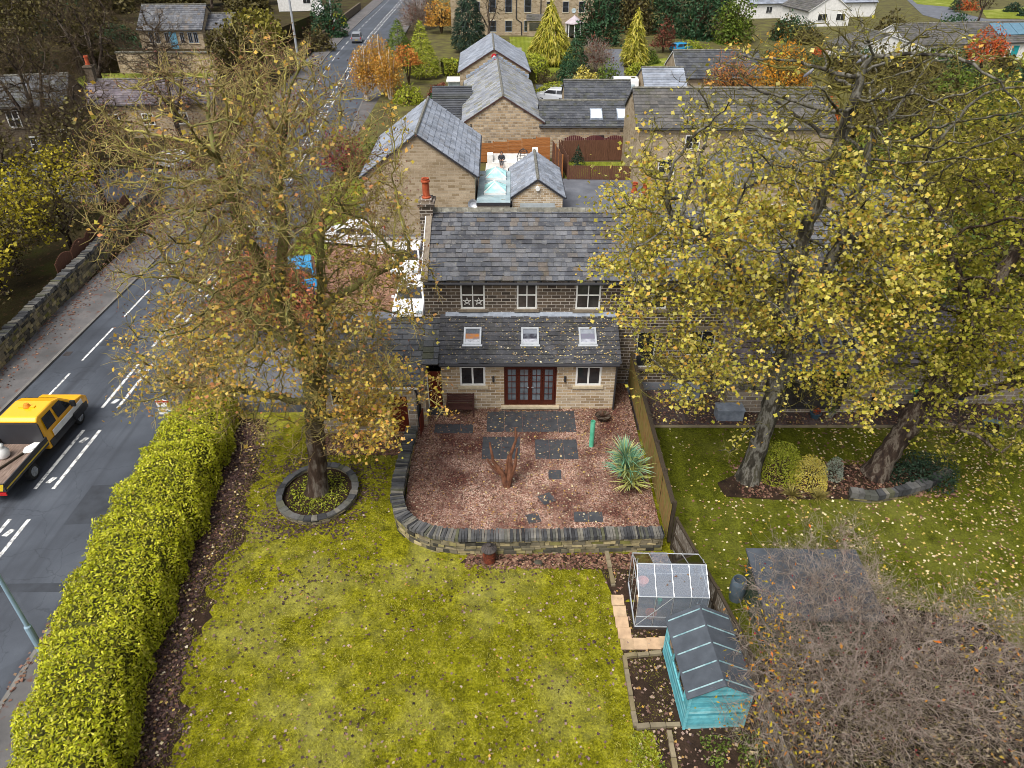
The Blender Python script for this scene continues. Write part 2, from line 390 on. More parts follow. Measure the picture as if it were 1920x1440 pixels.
wv = k.n('TexNoise', Scale=.9, Detail=6); mp = k.n('Mapping'); mp.inputs['Scale'].default_value = (2.2, .05, 1); k.l(v, mp.inputs['Vector']); k.l(mp.outputs[0], wv.inputs['Vector'])
c = k.mix(k.ramp(wv.outputs['Fac'], [(.52, (0, 0, 0)), (.7, (.7,) * 3)]), c, '#31343a')
pt_ = k.n('TexVoronoi', Scale=.16); k.l(v, pt_.inputs['Vector']); sp_ = k.n('SeparateColor'); k.l(pt_.outputs['Color'], sp_.inputs[0]); c = k.mix(1.0, c, k.ramp(sp_.outputs[0], [(0, (.86,) * 3), (1, (1.14,) * 3)]), 'MULTIPLY')
ck_ = k.n('TexVoronoi', Scale=.5); ck_.feature = 'DISTANCE_TO_EDGE'; wn_ = k.n('VectorMath', operation='MULTIPLY_ADD'); nn_ = k.n('TexNoise', Scale=1.2, Detail=5); k.l(v, nn_.inputs['Vector']); k.l(nn_.outputs['Color'], wn_.inputs[0]); wn_.inputs[1].default_value = (1.2, 1.2, 0); k.l(v, wn_.inputs[2]); k.l(wn_.outputs[0], ck_.inputs['Vector']); c = k.mix(k.ramp(ck_.outputs['Distance'], [(0, (.45,) * 3), (.012, (0, 0, 0))]), c, '#23252a')
k.base(c); k.bump(k.noise(v, 120, 3), .3, .01); m_road = k.m
m_pave = m_noise('worn footway', [(.3, '#4b4a4a'), (.55, '#5c5a5a'), (.75, '#6d6866')], .8, 6, .85, bump=.3, bscale=60, speck=(2.2, .6, '#5d4238'))
m_yard = m_noise('driveway asphalt', [(.3, '#4e5056'), (.6, '#62656c'), (.8, '#74767b')], .6, 6, .7, bump=.3, bscale=70)
m_mark = m_noise('road paint', [(.36, '#5c5f63'), (.44, '#a5a6a5'), (.52, '#d3d3cf'), (.8, '#e2e1dc')], 5, 7, .7, bump=0)
m_block = m_brick('block paving', [(0, '#7d5a48'), (.5, '#9a7560'), (1, '#6f5348')], '#5d4c42', .22, .11, .006, bump=.3)
m_flag = m_brick('paving flags', [(0, '#4f4443'), (.5, '#5f5352'), (1, '#49403f')], '#3a3432', .7, .6, .012, bump=.3, dirt='#3c3230')
m_soil = m_noise('dark soil', [(.3, '#241c17'), (.6, '#3a2d24'), (.8, '#4d3d30')], 2.5, 8, .95, .1, bump=.9, bscale=18, dist=.06)
k = NT('leaf strewn gravel', .9, .2); v = k.co()
vo = k.n('TexVoronoi', Scale=26); k.l(v, vo.inputs['Vector'])
sepc = k.n('SeparateColor'); k.l(vo.outputs['Color'], sepc.inputs[0])
c = k.ramp(sepc.outputs[0], [(0, '#6b4a40'), (.25, '#946a58'), (.5, '#b08d7b'), (.75, '#c9b2a2'), (.9, '#7d6258'), (1, '#5c4038')])
c2 = k.ramp(sepc.outputs[1], [(0, '#3e2823'), (.6, '#5c3b33'), (1, '#7b5044')])
c = k.mix(k.ramp(k.noise(v, .55, 5), [(.4, (0, 0, 0)), (.62, (1, 1, 1))]), c, c2)
k.base(c); k.bump(vo.outputs['Distance'], .9, .04); m_gravel = k.m

struct('ground', MB().poly([(-500, -80, -.7), (500, -80, -.7), (500, 600, -.7), (-500, 600, -.7)]), m_ground)
# the road: centre line bends away past the houses
RC = [(-40, -19.5), (10, -19.5), (30, -19.5), (45, -19.55), (60, -20), (75, -21.2), (90, -22.7), (110, -24.3), (130, -26.1), (155, -27.7), (180, -28.8), (205, -29.7), (260, -32), (330, -36)]
def rc(y):
    return float(np.interp(y, [a for a, b in RC], [b for a, b in RC]))
def rstrip(d0, d1, z, y0=-40, y1=330, step=4.0, thick=None, d0f=None, d1f=None):
    m = MB(); ys = np.arange(y0, y1 + .01, step)
    for a, b in zip(ys[:-1], ys[1:]):
        A = [(rc(a) + d0, a, z), (rc(a) + d1, a, z), (rc(b) + d1, b, z), (rc(b) + d0, b, z)]
        if thick: m.hexa([(p[0], p[1], z - thick) for p in A], A)
        else: m.poly(A)
    return m
struct('road', rstrip(-5.0, 4.0, -.6), m_road)
mk = MB(); ZM = -.594
def line(x0, y0, x1, y1, wd):
    d = np.array([x1 - x0, y1 - y0]); L = np.linalg.norm(d); q = np.array([-d[1], d[0]]) / L * wd / 2
    mk.poly([(x0 + q[0], y0 + q[1], ZM), (x0 - q[0], y0 - q[1], ZM), (x1 - q[0], y1 - q[1], ZM), (x1 + q[0], y1 + q[1], ZM)])
y = 10.65
while y < 230:
    a, b = y, y + 4.05
    for d in (-.38, .38): line(rc(a) + d, a, rc(b) + d, b, .15)
    for yy in (a + .55, b - .75):
        x = rc(yy); mk.poly([(x - .17, yy - .16, ZM), (x + .05, yy - .2, ZM), (x + .18, yy + .16, ZM), (x - .04, yy + .2, ZM)])
    y += 5.82
y = 8.0
while y < 260:
    line(rc(y) - 3.55, y, rc(y + 3.6) - 3.55, y + 3.6, .12); y += 6.0 if y > 46 else 4.9
struct('road_marking', mk, m_mark)
kb = rstrip(-5.16, -5.0, -.5, thick=.2); k2 = rstrip(4.0, 4.16, -.5, thick=.2)
kb.v += k2.v; n0 = len(kb.f) * 0 + (len(kb.v) - len(k2.v)); kb.f += [tuple(i + n0 for i in f) for f in k2.f]; kb.mi += k2.mi
struct('kerb', kb, m_noise('kerb stone', [(.3, '#5d5b58'), (.7, '#77746f')], 2))
struct('pavement', rstrip(-7.9, -5.16, -.505, thick=.15), m_pave)
struct('verge', rstrip(4.16, 6.5, -.51, thick=.15), m_pave)

LAWN = [(-13.2, 2), (6.0, 2), (6.0, 27.4), (-4.1, 27.4), (-13.2, 27.4)]
struct('lawn', MB().prism(LAWN, -.9, -.35), m_lawn1)
PATIO = [(5.62, 18.9), (5.62, 29.4), (-4.15, 29.4), (-4.35, 25), (-4.25, 22.2), (-4.2, 20.6), (-3.95, 19.7), (-3.4, 19.2), (-2.6, 18.92), (-1.6, 18.85)]
struct('patio', MB().prism(PATIO, -.9, 0), m_gravel)
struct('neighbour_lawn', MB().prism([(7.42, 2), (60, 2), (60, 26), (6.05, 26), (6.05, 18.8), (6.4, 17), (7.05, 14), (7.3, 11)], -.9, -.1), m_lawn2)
rg_ = random.Random(4); hb = []
for y in np.arange(2.2, 27, .22):
    hb.append((float(np.interp(y, [2, 8, 10.6, 14, 17, 20, 23, 27], [-8.8, -9.3, -9.5, -10.2, -10.55, -10.4, -10.8, -11.6])) + rg_.uniform(-.2, .2) + .22 * sin(y * 1.7), y))
struct('hedge_bed', MB().prism(hb + [(-13.1, 27), (-13.1, 2.2)], -.6, -.343), m_soil)
struct('tree_bed', MB().prism([(-7.87 + 1.45 * cos(a), 21.62 + 1.55 * sin(a)) for a in np.linspace(0, 2 * pi, 30, endpoint=False)], -.5, -.22), m_soil)
struct('shrub_bed', MB().prism([(7.45, 6), (16, 6), (17.5, 12), (15.5, 15.2), (12.5, 16.0), (11.2, 14.0), (7.6, 13.8), (7.35, 10)], -.5, -.088), m_noise('dark shaded soil', [(.35, '#17130f'), (.55, '#2a231b'), (.75, '#34351a')], 2.5, 7, .95, .1, bump=.9, bscale=14, dist=.06))  # dark soil sheet; shade beneath the shrub is put into its colour
struct('neighbour_terrace', MB().prism([(5.75, 26), (40, 26), (40, 30.5), (5.75, 30.5)], -.9, -.06), m_flag)
struct('terrace_edging', MB().prism([(6.05, 25.85), (40, 25.85), (40, 25.996), (6.05, 25.996)], -.6, -.04), M['border_stone'])
struct('yard', MB().prism([(-15.4, 27.45), (34, 30.55), (34, 62), (-15.4, 62)], -.9, -.02), m_yard)
struct('driveway', MB().prism([(-13, 37), (-4.6, 37), (-4.6, 47), (-13, 47)], -.3, -.005), m_block)
struct('back_gardens', MB().prism([(-16, 62.02), (140, 62.02), (190, 330), (-22, 330)], -.9, -.03), m_noise('garden ground', [(.3, '#38321f'), (.5, '#4f4a26'), (.75, '#646428')], .5, 6, .95, bump=.5, bscale=8))
def patch(name, pts, z, mat, t=.1): return struct(name, MB().prism(pts, z - t, z), mat)
patch('grass_verge', [(-15.3, 38), (-13.2, 38), (-12.0, 62), (-15.3, 62)], .02, m_lawn3)
patch('yard_lawn', [(4.7, 62.2), (11, 62.2), (11, 67), (4.7, 67)], .0, m_lawn3)
patch('white_patio', [(-2.4, 56), (3.3, 56), (3.3, 66.5), (-2.4, 66.5)], .03, m_noise('pale porcelain paving', [(.3, '#b9b4ae'), (.7, '#d6d3ce')], 1.5))
patch('parking_court', [(3.2, 75), (30, 75), (30, 103), (3.2, 103)], .01, m_yard)
g = [G(1135, 165), G(1172, 165), G(1168, 92), G(1132, 92)]
patch('lane', [(p[0], p[1]) for p in g], .015, m_yard)
patch('garden_lawn', [(.3, 112), (5.5, 108), (9, 122), (9, 148), (-.5, 148)], .0, m_lawn3)
patch('side_lawn', [G(1205, 130)[:2], G(1262, 130)[:2], G(1256, 108)[:2], G(1220, 112)[:2]], .0, m_lawn3)
g = [G(1690, -10), G(1730, 28), G(1835, 55), G(1960, 62), G(1960, 38), G(1850, 36), G(1790, 22), G(1750, -10)]
patch('cul_de_sac', [(p[0], p[1]) for p in g], .03, m_yard)
g = [G(1850, 34), G(1990, 36), G(1990, 8), G(1840, 20)]
patch('corner_lawn', [(p[0], p[1]) for p in g], .05, m_lawn3)
g = [G(1720, 8), G(1790, 14), G(1800, -8), G(1700, -8)]
patch('bungalow_lawn', [(p[0], p[1]) for p in g], .06, m_lawn3)
patch('lane_to_cottages', [(-60, 60), (-27.6, 57), (-28.6, 66), (-60, 71)], -.55, m_yard)
patch('terrace_grass', [(-62, 101), (-44, 101), (-44, 112.4), (-62, 112.4)], -.2, m_lawn3, .6)
# terraced bank that carries the cottage with the blue door
patch('bank', [(-130, 113.2), (-43, 115), (-40, 160), (-150, 170)], 2.4, m_ground, 3.2)

# ------------------------------------------------------------------ building helpers
def vec(*a): return np.array(a, float)
def slates(m, O, U, V, W, L, ch=.3, tw=.42, th=.03, var=.35, lift=.012):
    O, U, V = map(lambda q: np.array(q, float), (O, U, V)); N = np.cross(U, V); N /= np.linalg.norm(N)
    m.quad(O, O + U * W, O + U * W + V * L, O + V * L)
    nc = max(1, int(round(L / ch))); ch = L / nc
    for i in range(nc):
        s = -random.random() * tw * .8 if i % 2 else 0; b = i * ch; e = min(L + .02, b + ch * 1.22)
        while s < W:
            t = tw * (1 + var * random.uniform(-1, 1)); a0, a1 = max(0, s), min(W, s + t - .018)
            s += t
            if a1 - a0 < .05: continue
            h = th * 1.35 + random.uniform(0, lift) * 2.2; h2 = th * .35; j = random.uniform(-.012, .012)
            P = lambda u, v, n: O + U * u + V * v + N * n
            q = [P(a0, b + j, h), P(a1, b + j + random.uniform(-.008, .008), h + random.uniform(-.3, .3) * lift), P(a1, e, h2), P(a0, e, h2)]
            m.add(q + [P(a0, b + j, .003), P(a1, b + j, .003), P(a1, e, .002), P(a0, e, .002)], [(0, 1, 2, 3), (0, 4, 5, 1), (1, 5, 6, 2), (0, 3, 7, 4)])
    return m
def wall_holes(m, O, U, W, H, holes, N, depth=.1):
    O, U, N = map(lambda q: np.array(q, float), (O, U, N)); Z = vec(0, 0, 1)
    xs = sorted({0, W} | {h[0] for h in holes} | {h[0] + h[2] for h in holes}); zs = sorted({0, H} | {h[1] for h in holes} | {h[1] + h[3] for h in holes})
    P = lambda x, z, d=0: O + U * x + Z * z - N * d
    for x0, x1 in zip(xs[:-1], xs[1:]):
        for z0, z1 in zip(zs[:-1], zs[1:]):
            cx, cz = (x0 + x1) / 2, (z0 + z1) / 2
            if any(h[0] < cx < h[0] + h[2] and h[1] < cz < h[1] + h[3] for h in holes): continue
            m.quad(P(x0, z0), P(x1, z0), P(x1, z1), P(x0, z1))
    for x, z, w_, h_ in holes:
        a, b, c_, d_ = (x, z), (x + w_, z), (x + w_, z + h_), (x, z + h_)
        for p, q in ((a, b), (b, c_), (c_, d_), (d_, a)):
            m.quad(P(*p), P(*p, depth), P(*q, depth), P(*q))
    return m
def window(root, off, O, U, N, w_, h_, nx=2, nz=2, fr=.06, dp=.05, bar=.035, rec=0.0, fm='white', gm='glass', sill='lintel', lintel=None, name='window', out=.02):
    "O: lower corner on the wall face; frame proud of (or recessed into) the wall"
    O, U, N = map(lambda q: np.array(q, float), (O, U, N)); Z = vec(0, 0, 1); B = O - N * rec
    m = MB()
    bx = lambda x, z, a, b, d0, d1: m.obox(B + U * x + Z * z + N * d0, U, N, Z, a, d1 - d0, b)
    e = out if rec == 0 else 0
    bx(0, 0, w_, fr, 0, dp + e); bx(0, h_ - fr, w_, fr, 0, dp + e); bx(0, fr, fr, h_ - 2 * fr, 0, dp + e); bx(w_ - fr, fr, fr, h_ - 2 * fr, 0, dp + e)
    for i in range(1, nx): bx(w_ * i / nx - bar / 2, fr, bar, h_ - 2 * fr, .003, dp * .8 + e)
    for i in range(1, nz):
        for j in range(nx):
            x0 = fr if j == 0 else w_ * j / nx + bar / 2; x1 = w_ - fr if j == nx - 1 else w_ * (j + 1) / nx - bar / 2
            bx(x0, h_ * i / nz - bar * .6, x1 - x0, bar * 1.2, .003, dp * .75 + e)
    f = m.build(name, M[fm], root, off)
    p = MB(); p.obox(B + U * fr * .9 + Z * fr * .9 + N * .001, U, N, Z, w_ - fr * 1.8, dp * .3 + e * .5, h_ - fr * 1.8)
    p.build('pane', M[gm] if isinstance(gm, str) else gm, f, off)
    if sill:
        s = MB(); s.obox(O + U * -.12 + Z * -.14 + N * -.02, U, N, Z, w_ + .24, .1, .135); s.build('sill', M[sill], f, off)
    if lintel:
        s = MB(); s.obox(O + U * -.15 + Z * (h_ + .003) + N * -.02, U, N, Z, w_ + .3, .03, .22); s.build('lintel', M[lintel], f, off)
    return f
def roof_window(root, off, O, U, V, w_, h_, gm='glass_blue', fm='alu'):
    O, U, V = map(lambda q: np.array(q, float), (O, U, V)); N = np.cross(U, V); N /= np.linalg.norm(N)
    m = MB(); b = lambda x, y, a, c, h0, h1: m.obox(O + U * x + V * y + N * h0, U, V, N, a, c, h1 - h0)
    b(-.05, -.08, w_ + .1, .1, .0, .06); 
    b(0, .02, w_, .09, 0, .11); b(0, h_ - .09, w_, .09, 0, .11); b(0, .11, .08, h_ - .2, 0, .11); b(w_ - .08, .11, .08, h_ - .2, 0, .11)
    f = m.build('roof_window', M[fm], root, off)
    p = MB(); p.obox(O + U * .075 + V * .105 + N * .02, U, V, N, w_ - .15, h_ - .19, .06); p.build('pane', M[gm] if isinstance(gm, str) else gm, f, off)
    return f
def gutter(root, off, a, b, mat='gutter', r=.06):
    return MB().tube([a, b], r, 8).build('gutter', M[mat], root, off)
def house(name, label, cat, loc, rz, W, D, eave, ridge, axis='x', wall='stone_sand', roof='slate_blue', sl=(.38, .5), over=.25, wins=(), trim='brown_trim', gut=True, ridge_m='ridge', group=None, base=-.6, hips=False, flip=False):
    "gabled house, front at local y=0, local x centred"
    root = thing(name, label, cat, loc, rz, group); off = (0, 0, 0); w2 = W / 2; m = MB()
    if axis == 'x':
        m.quad((-w2, 0, base), (w2, 0, base), (w2, 0, eave), (-w2, 0, eave)); m.quad((w2, D, base), (-w2, D, base), (-w2, D, eave), (w2, D, eave))
        m.poly([(w2, 0, base), (w2, D, base), (w2, D, eave), (w2, D / 2, ridge), (w2, 0, eave)]); m.poly([(-w2, D, base), (-w2, 0, base), (-w2, 0, eave), (-w2, D / 2, ridge), (-w2, D, eave)])
    else:
        m.poly([(-w2, 0, base), (w2, 0, base), (w2, 0, eave), (0, 0, ridge), (-w2, 0, eave)]); m.poly([(w2, D, base), (-w2, D, base), (-w2, D, eave), (0, D, ridge), (w2, D, eave)])
        m.quad((w2, 0, base), (w2, D, base), (w2, D, eave), (w2, 0, eave)); m.quad((-w2, D, base), (-w2, 0, base), (-w2, 0, eave), (-w2, D, eave))
    m.build('wall', M[wall], root)
    hf = D / 2 if axis == 'x' else w2; sp = ridge - eave; Ls = math.hypot(hf, sp); k = over / hf
    r = MB(); cy, sy = hf / Ls, sp / Ls; ov = over / cy
    if axis == 'x':
        slates(r, (-w2 - over * .6, -over, eave - over * sp / hf + .03), (1, 0, 0), (0, cy, sy), W + over * 1.2, Ls + ov, *sl)
        slates(r, (w2 + over * .6, D + over, eave - over * sp / hf + .03), (-1, 0, 0), (0, -cy, sy), W + over * 1.2, Ls + ov, *sl)
        rl = [(-w2 - over * .6, D / 2, ridge + .07), (w2 + over * .6, D / 2, ridge + .07)]
    else:
        slates(r, (w2 + over, -over * .6, eave - over * sp / hf + .03), (0, 1, 0), (-cy, 0, sy), D + over * 1.2, Ls + ov, *sl)
        slates(r, (-w2 - over, D + over * .6, eave - over * sp / hf + .03), (0, -1, 0), (cy, 0, sy), D + over * 1.2, Ls + ov, *sl)
        rl = [(0, -over * .6, ridge + .07), (0, D + over * .6, ridge + .07)]
    ro = r.build('roof', M[roof], root)
    MB().tube(rl, .11, 6).build('ridge_cap', M[ridge_m], ro)
    if trim:
        ez = eave - over * sp / hf - .12
        if axis == 'x':
            for x in (-w2 - over * .6, w2 + over * .6 - .03):
                t = MB()
                for a, b in (((x, -over, ez), (x, D / 2, ridge - .12)), ((x, D + over, ez), (x, D / 2, ridge - .12))):
                    t.hexa([a, (a[0] + .03, a[1], a[2]), (b[0] + .03, b[1], b[2]), b], [(a[0], a[1], a[2] + .14), (a[0] + .03, a[1], a[2] + .14), (b[0] + .03, b[1], b[2] + .14), (b[0], b[1], b[2] + .14)])
                t.build('bargeboard', M[trim], root)
        else:
            for y_ in (-over * .6, D + over * .6 - .03):
                t = MB()
                for a, b in (((-w2 - over, y_, ez), (0, y_, ridge - .12)), ((w2 + over, y_, ez), (0, y_, ridge - .12))):
                    t.hexa([a, b, (b[0], b[1] + .03, b[2]), (a[0], a[1] + .03, a[2])], [(a[0], a[1], a[2] + .14), (b[0], b[1], b[2] + .14), (b[0], b[1] + .03, b[2] + .14), (a[0], a[1] + .03, a[2] + .14)])
                t.build('bargeboard', M[trim], root)
    if gut:
        e = over + .06; ez = eave - over * sp / hf - .03
        if axis == 'x': gutter(root, off, (-w2, -e, ez), (w2, -e, ez))
        else:
            gutter(root, off, (-w2 - e, 0, ez), (-w2 - e, D, ez)); gutter(root, off, (w2 + e, 0, ez), (w2 + e, D, ez))
    FACE = {'F': ((-w2, 0, 0), (1, 0, 0), (0, -1, 0)), 'B': ((w2, D, 0), (-1, 0, 0), (0, 1, 0)), 'R': ((w2, 0, 0), (0, 1, 0), (1, 0, 0)), 'L': ((-w2, D, 0), (0, -1, 0), (-1, 0, 0))}
    for f, x, z, a, b, kw in wins:
        O, U, N = FACE[f]
        window(root, off, vec(*O) + vec(*U) * x + vec(0, 0, z), U, N, a, b, **kw)
    return root
def chimney(root, off, x, y, z0, z1, sx, sy, mat, pots, pot_h=.8, pot_r=.14, ppos=None):
    m = MB().box(x, y, z0, sx, sy, z1 - z0); m.box(x, y, z1, sx + .16, sy + .16, .14); m.box(x, y, z1 + .14, sx * .9, sy * .9, .1)
    c = m.build('chimney', M[mat], root, off)
    for i in range(pots):
        px = x + (0 if pots == 1 else (i / (pots - 1) - .5) * sx * .55); py = y + (i - (pots - 1) / 2) * (sy * .4 if ppos else 0)
        MB().lathe([(pot_r * 1.2, 0), (pot_r * 1.25, .08), (pot_r, .12), (pot_r * .92, pot_h * .8), (pot_r * 1.25, pot_h * .82), (pot_r * 1.25, pot_h * .9), (pot_r * .95, pot_h * .92), (pot_r * 1.1, pot_h), (pot_r * .7, pot_h), (pot_r * .7, pot_h - .2)], 12, (px, py, z1 + .22)).build('chimney_pot', M['terracotta'], c, off)
    return c

# ------------------------------------------------------------------ the main stone house with its rear extension
M['glass_door'] = m_glass('door glass with pale reflection', (.085, .1, .115), .08, .7)  # pale reflection is put into the glass base colour
hr = thing('stone_house', 'dark stone house with pale buff rear extension, three roof windows and mahogany french doors', 'house', (.8, 29.5, 0))
OF = (.8, 29.5, 0)
m = MB()
UW = [(-2.37, 4.07, 1.12, 1.4), (.22, 4.07, .93, 1.4), (2.94, 4.05, 1.14, 1.42)]
HX0, HX1, EV, RY, RZ = -4.05, 5.6, 5.72, 32.9, 7.55
wall_holes(m, (HX0, 29.5, -.5), (1, 0, 0), HX1 - HX0, EV + .5, [(a - HX0, b + .5, c_, d) for a, b, c_, d in UW], (0, -1, 0), .12)
m.poly([(HX0, 36.3, -.5), (HX0, 29.5, -.5), (HX0, 29.5, EV), (HX0, RY, RZ), (HX0, 36.3, EV)])
m.quad((HX1, 36.3, -.5), (HX0, 36.3, -.5), (HX0, 36.3, EV), (HX1, 36.3, EV))
m.build('wall', M['stone_old'], hr, OF)
for i, (a, b, c_, d) in enumerate(UW):
    f = window(hr, OF, (a, 29.5, b), (1, 0, 0), (0, -1, 0), c_, d, 2, 2, rec=.05, dp=.06, fr=.075, bar=.05, gm='glass_room', lintel='lintel')
    m = MB(); 
    if i == 0:   # two wire star decorations behind the lower panes
        for cx in (.29, .83):
            for q in range(5):
                p = [(a + cx + .2 * cos(pi / 2 + (q * 2 + e) * 4 * pi / 5 / 2), 29.53, b + .36 + .2 * sin(pi / 2 + (q * 2 + e) * 4 * pi / 5 / 2)) for e in (0, 2)]
                m.tube(p, .012, 4)
        m.build('star_decoration', M['white'], f, OF)
    else:
        m.box(a + c_ / 2, 29.56, b + .1, c_ * .8, .02, .35); m.build('net_curtain', m_plain('net curtain', (.3, .32, .34), .9), f, OF)
sp, hf = RZ - EV, RY - 29.5; cy, sy = hf / math.hypot(hf, sp), sp / math.hypot(hf, sp)
r = MB(); slates(r, (HX0 + .25, 29.2, EV - .3 * sp / hf + .06), (1, 0, 0), (0, cy, sy), HX1 - HX0 - .25, (hf + .3) / cy, .255, .37, .034, .45)
slates(r, (HX1, 36.6, EV - .3 * sp / hf + .06), (-1, 0, 0), (0, -cy, sy), HX1 - HX0 - .25, (hf + .3) / cy, .6, .9)
ro = r.build('roof', M['slate_main'], hr, OF)
m = MB(); x = HX0 + .1
while x < HX1 - .1:
    L = min(random.uniform(.5, .75), HX1 - x); m.hexa([(x, RY - .2, RZ + .0), (x + L - .015, RY - .2, RZ), (x + L - .015, RY + .2, RZ), (x, RY + .2, RZ)], [(x, RY - .06, RZ + .15), (x + L - .015, RY - .06, RZ + .15), (x + L - .015, RY + .06, RZ + .15), (x, RY + .06, RZ + .15)]); x += L
m.build('ridge_stone', M['ridge'], ro, OF)
m = MB(); a, b = (HX0, 29.15, EV - .12), (HX0, RY, RZ + .05)      # stone verge on the gable
m.hexa([a, (a[0] + .26, a[1], a[2]), (b[0] + .26, b[1], b[2]), b], [(a[0], a[1], a[2] + .14), (a[0] + .26, a[1], a[2] + .14), (b[0] + .26, b[1], b[2] + .14), (b[0], b[1], b[2] + .14)])
m.build('verge_stone', M['lintel'], hr, OF)
m = MB(); a, b = (HX0 - .05, 29.1, EV - .16), (HX0 - .05, RY, RZ)
m.hexa([a, (a[0] + .04, a[1], a[2]), (b[0] + .04, b[1], b[2]), b], [(a[0], a[1], a[2] + .17), (a[0] + .04, a[1], a[2] + .17), (b[0] + .04, b[1], b[2] + .17), (b[0], b[1], b[2] + .17)])
m.build('verge_trim', M['white'], hr, OF)
m = MB().tube([(HX0 + .1, 29.1, EV - .2), (HX1, 29.1, EV - .2)], .07, 8)
x = HX0 + .4
while x < HX1: m.box(x, 29.4, EV - .22, .09, .22, .12); x += .62
m.build('gutter', M['gutter'], hr, OF)
chimney(hr, OF, -4.05, 32.9, 4.2, 7.95, .62, .95, 'stone_old', 1, .95, .17)
# extension
EX0, EX1, EY, EE = -3.22, 4.78, 27.2, 2.66
m = MB(); hol = [(-2.37, 1.32, 1.15, 1.04), (-.36, .22, 2.4, 2.14), (2.9, 1.32, 1.16, 1.04)]
wall_holes(m, (EX0, EY, -.5), (1, 0, 0), EX1 - EX0, EE + .5, [(a - EX0, b + .5, c_, d) for a, b, c_, d in hol], (0, -1, 0), .12)
TY, TZ = 29.498, 3.74
for x, s in ((EX0, 1), (EX1, -1)):
    q = [(x, EY, -.5), (x, TY, -.5), (x, TY, TZ - .05), (x, EY, EE)]; m.poly(q if s < 0 else q[::-1])
m.build('extension_wall', M['stone_new'], hr, OF)
for a, b, c_, d in (hol[0], hol[2]):
    f = window(hr, OF, (a, EY, b), (1, 0, 0), (0, -1, 0), c_, d, 2, 1, rec=.05, dp=.06, fr=.085, bar=.08, gm='glass', sill='lintel_pale')
    MB().box(a + c_ * .84, EY + .055, b + .1, .2, .015, .45, 0, .6, 1).build('net_curtain', m_plain('pale drape', (.35, .36, .36), .9), f, OF)
sp2, hf2 = TZ - EE, TY - EY; L2 = math.hypot(sp2, hf2); EV2 = vec(0, hf2 / L2, sp2 / L2); EO = vec(EX0 - .12, EY - .22, EE - .22 * sp2 / hf2 + .05)
r = MB(); slates(r, EO, (1, 0, 0), EV2, EX1 - EX0 + .24, L2 + .235, .26, .38, .03); er = r.build('extension_roof', M['slate_ext'], hr, OF)
EN = np.cross((1, 0, 0), EV2)
EN = np.cross((1, 0, 0), EV2)
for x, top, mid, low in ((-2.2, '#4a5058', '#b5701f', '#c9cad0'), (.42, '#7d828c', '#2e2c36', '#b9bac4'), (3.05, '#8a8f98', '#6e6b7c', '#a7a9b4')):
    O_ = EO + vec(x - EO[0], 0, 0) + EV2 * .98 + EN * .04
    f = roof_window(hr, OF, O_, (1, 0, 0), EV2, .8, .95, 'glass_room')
    for t0, t1, cc, nm in ((.6, .84, top, 'painted_reflection'), (.32, .6, mid, 'painted_reflection'), (.12, .32, low, 'painted_reflection')):  # strips laid on the pane paint its reflections and the room view
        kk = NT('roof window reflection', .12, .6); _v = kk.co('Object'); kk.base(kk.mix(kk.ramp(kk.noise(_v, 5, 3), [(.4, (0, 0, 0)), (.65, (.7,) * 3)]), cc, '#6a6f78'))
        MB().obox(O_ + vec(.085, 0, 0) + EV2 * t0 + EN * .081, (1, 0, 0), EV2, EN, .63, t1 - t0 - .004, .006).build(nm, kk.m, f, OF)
MB().hexa([(-3.1, 29.3, TZ - .08), (4.85, 29.3, TZ - .08), (4.85, 29.497, TZ - .02), (-3.1, 29.497, TZ - .02)], [(-3.1, 29.3, TZ - .02), (4.85, 29.3, TZ - .02), (4.85, 29.497, TZ + .16), (-3.1, 29.497, TZ + .16)]).build('flashing', M['lead'], hr, OF)
m = MB().tube([(EX0 - .05, EY - .27, EE - .1), (EX1 + .05, EY - .27, EE - .1)], .065, 8)
m.tube([(EX1 - .08, EY - .27, EE - .1), (EX1 - .05, EY - .1, EE - .4), (EX1 - .05, EY - .07, 0)], .045, 8); m.build('gutter', M['gutter'], hr, OF)
m = MB(); x = EX0 + .1
m.box((EX0 + EX1) / 2, EY - .04, EE - .16, EX1 - EX0, .08, .13)
while x < EX1: m.box(x, EY - .12, EE - .2, .09, .2, .1); x += .84
m.build('gutter_bracket', M['lintel_pale'], hr, OF)
# french doors: four glazed leaves
fx, fz, fw, fh = -.36, .22, 2.4, 2.14
m = MB(); bx = lambda x, z, a, b, y0=EY + .02, y1=EY + .1: m.box(x + a / 2, (y0 + y1) / 2, z, a, y1 - y0, b)
bx(fx, fz, .07, fh); bx(fx + fw - .07, fz, .07, fh); bx(fx + .07, fz + fh - .08, fw - .14, .08); bx(fx + .07, fz, fw - .14, .07)
fd = m.build('french_door', M['mahogany'], hr, OF)
for i in range(4):
    m = MB(); x0 = fx + .075 + i * (fw - .15) / 4; lw = (fw - .15) / 4 - .012; y0, y1 = EY + .03, EY + .085
    bx(x0, fz + .075, .09, fh - .16, y0, y1); bx(x0 + lw - .09, fz + .075, .09, fh - .16, y0, y1); bx(x0 + .09, fz + .075, lw - .18, .18, y0, y1); bx(x0 + .09, fz + fh - .2, lw - .18, .11, y0, y1)
    bx(x0 + lw / 2 - .012, fz + .255, .024, fh - .455, y0 + .01, y1 - .01)
    for q in range(1, 5):
        zq = fz + .255 + (fh - .455) * q / 5
        bx(x0 + .09, zq - .011, lw / 2 - .102, .022, y0 + .012, y1 - .012); bx(x0 + lw / 2 + .012, zq - .011, lw / 2 - .102, .022, y0 + .012, y1 - .012)
    d = m.build('door_leaf', M['mahogany'], fd, OF)
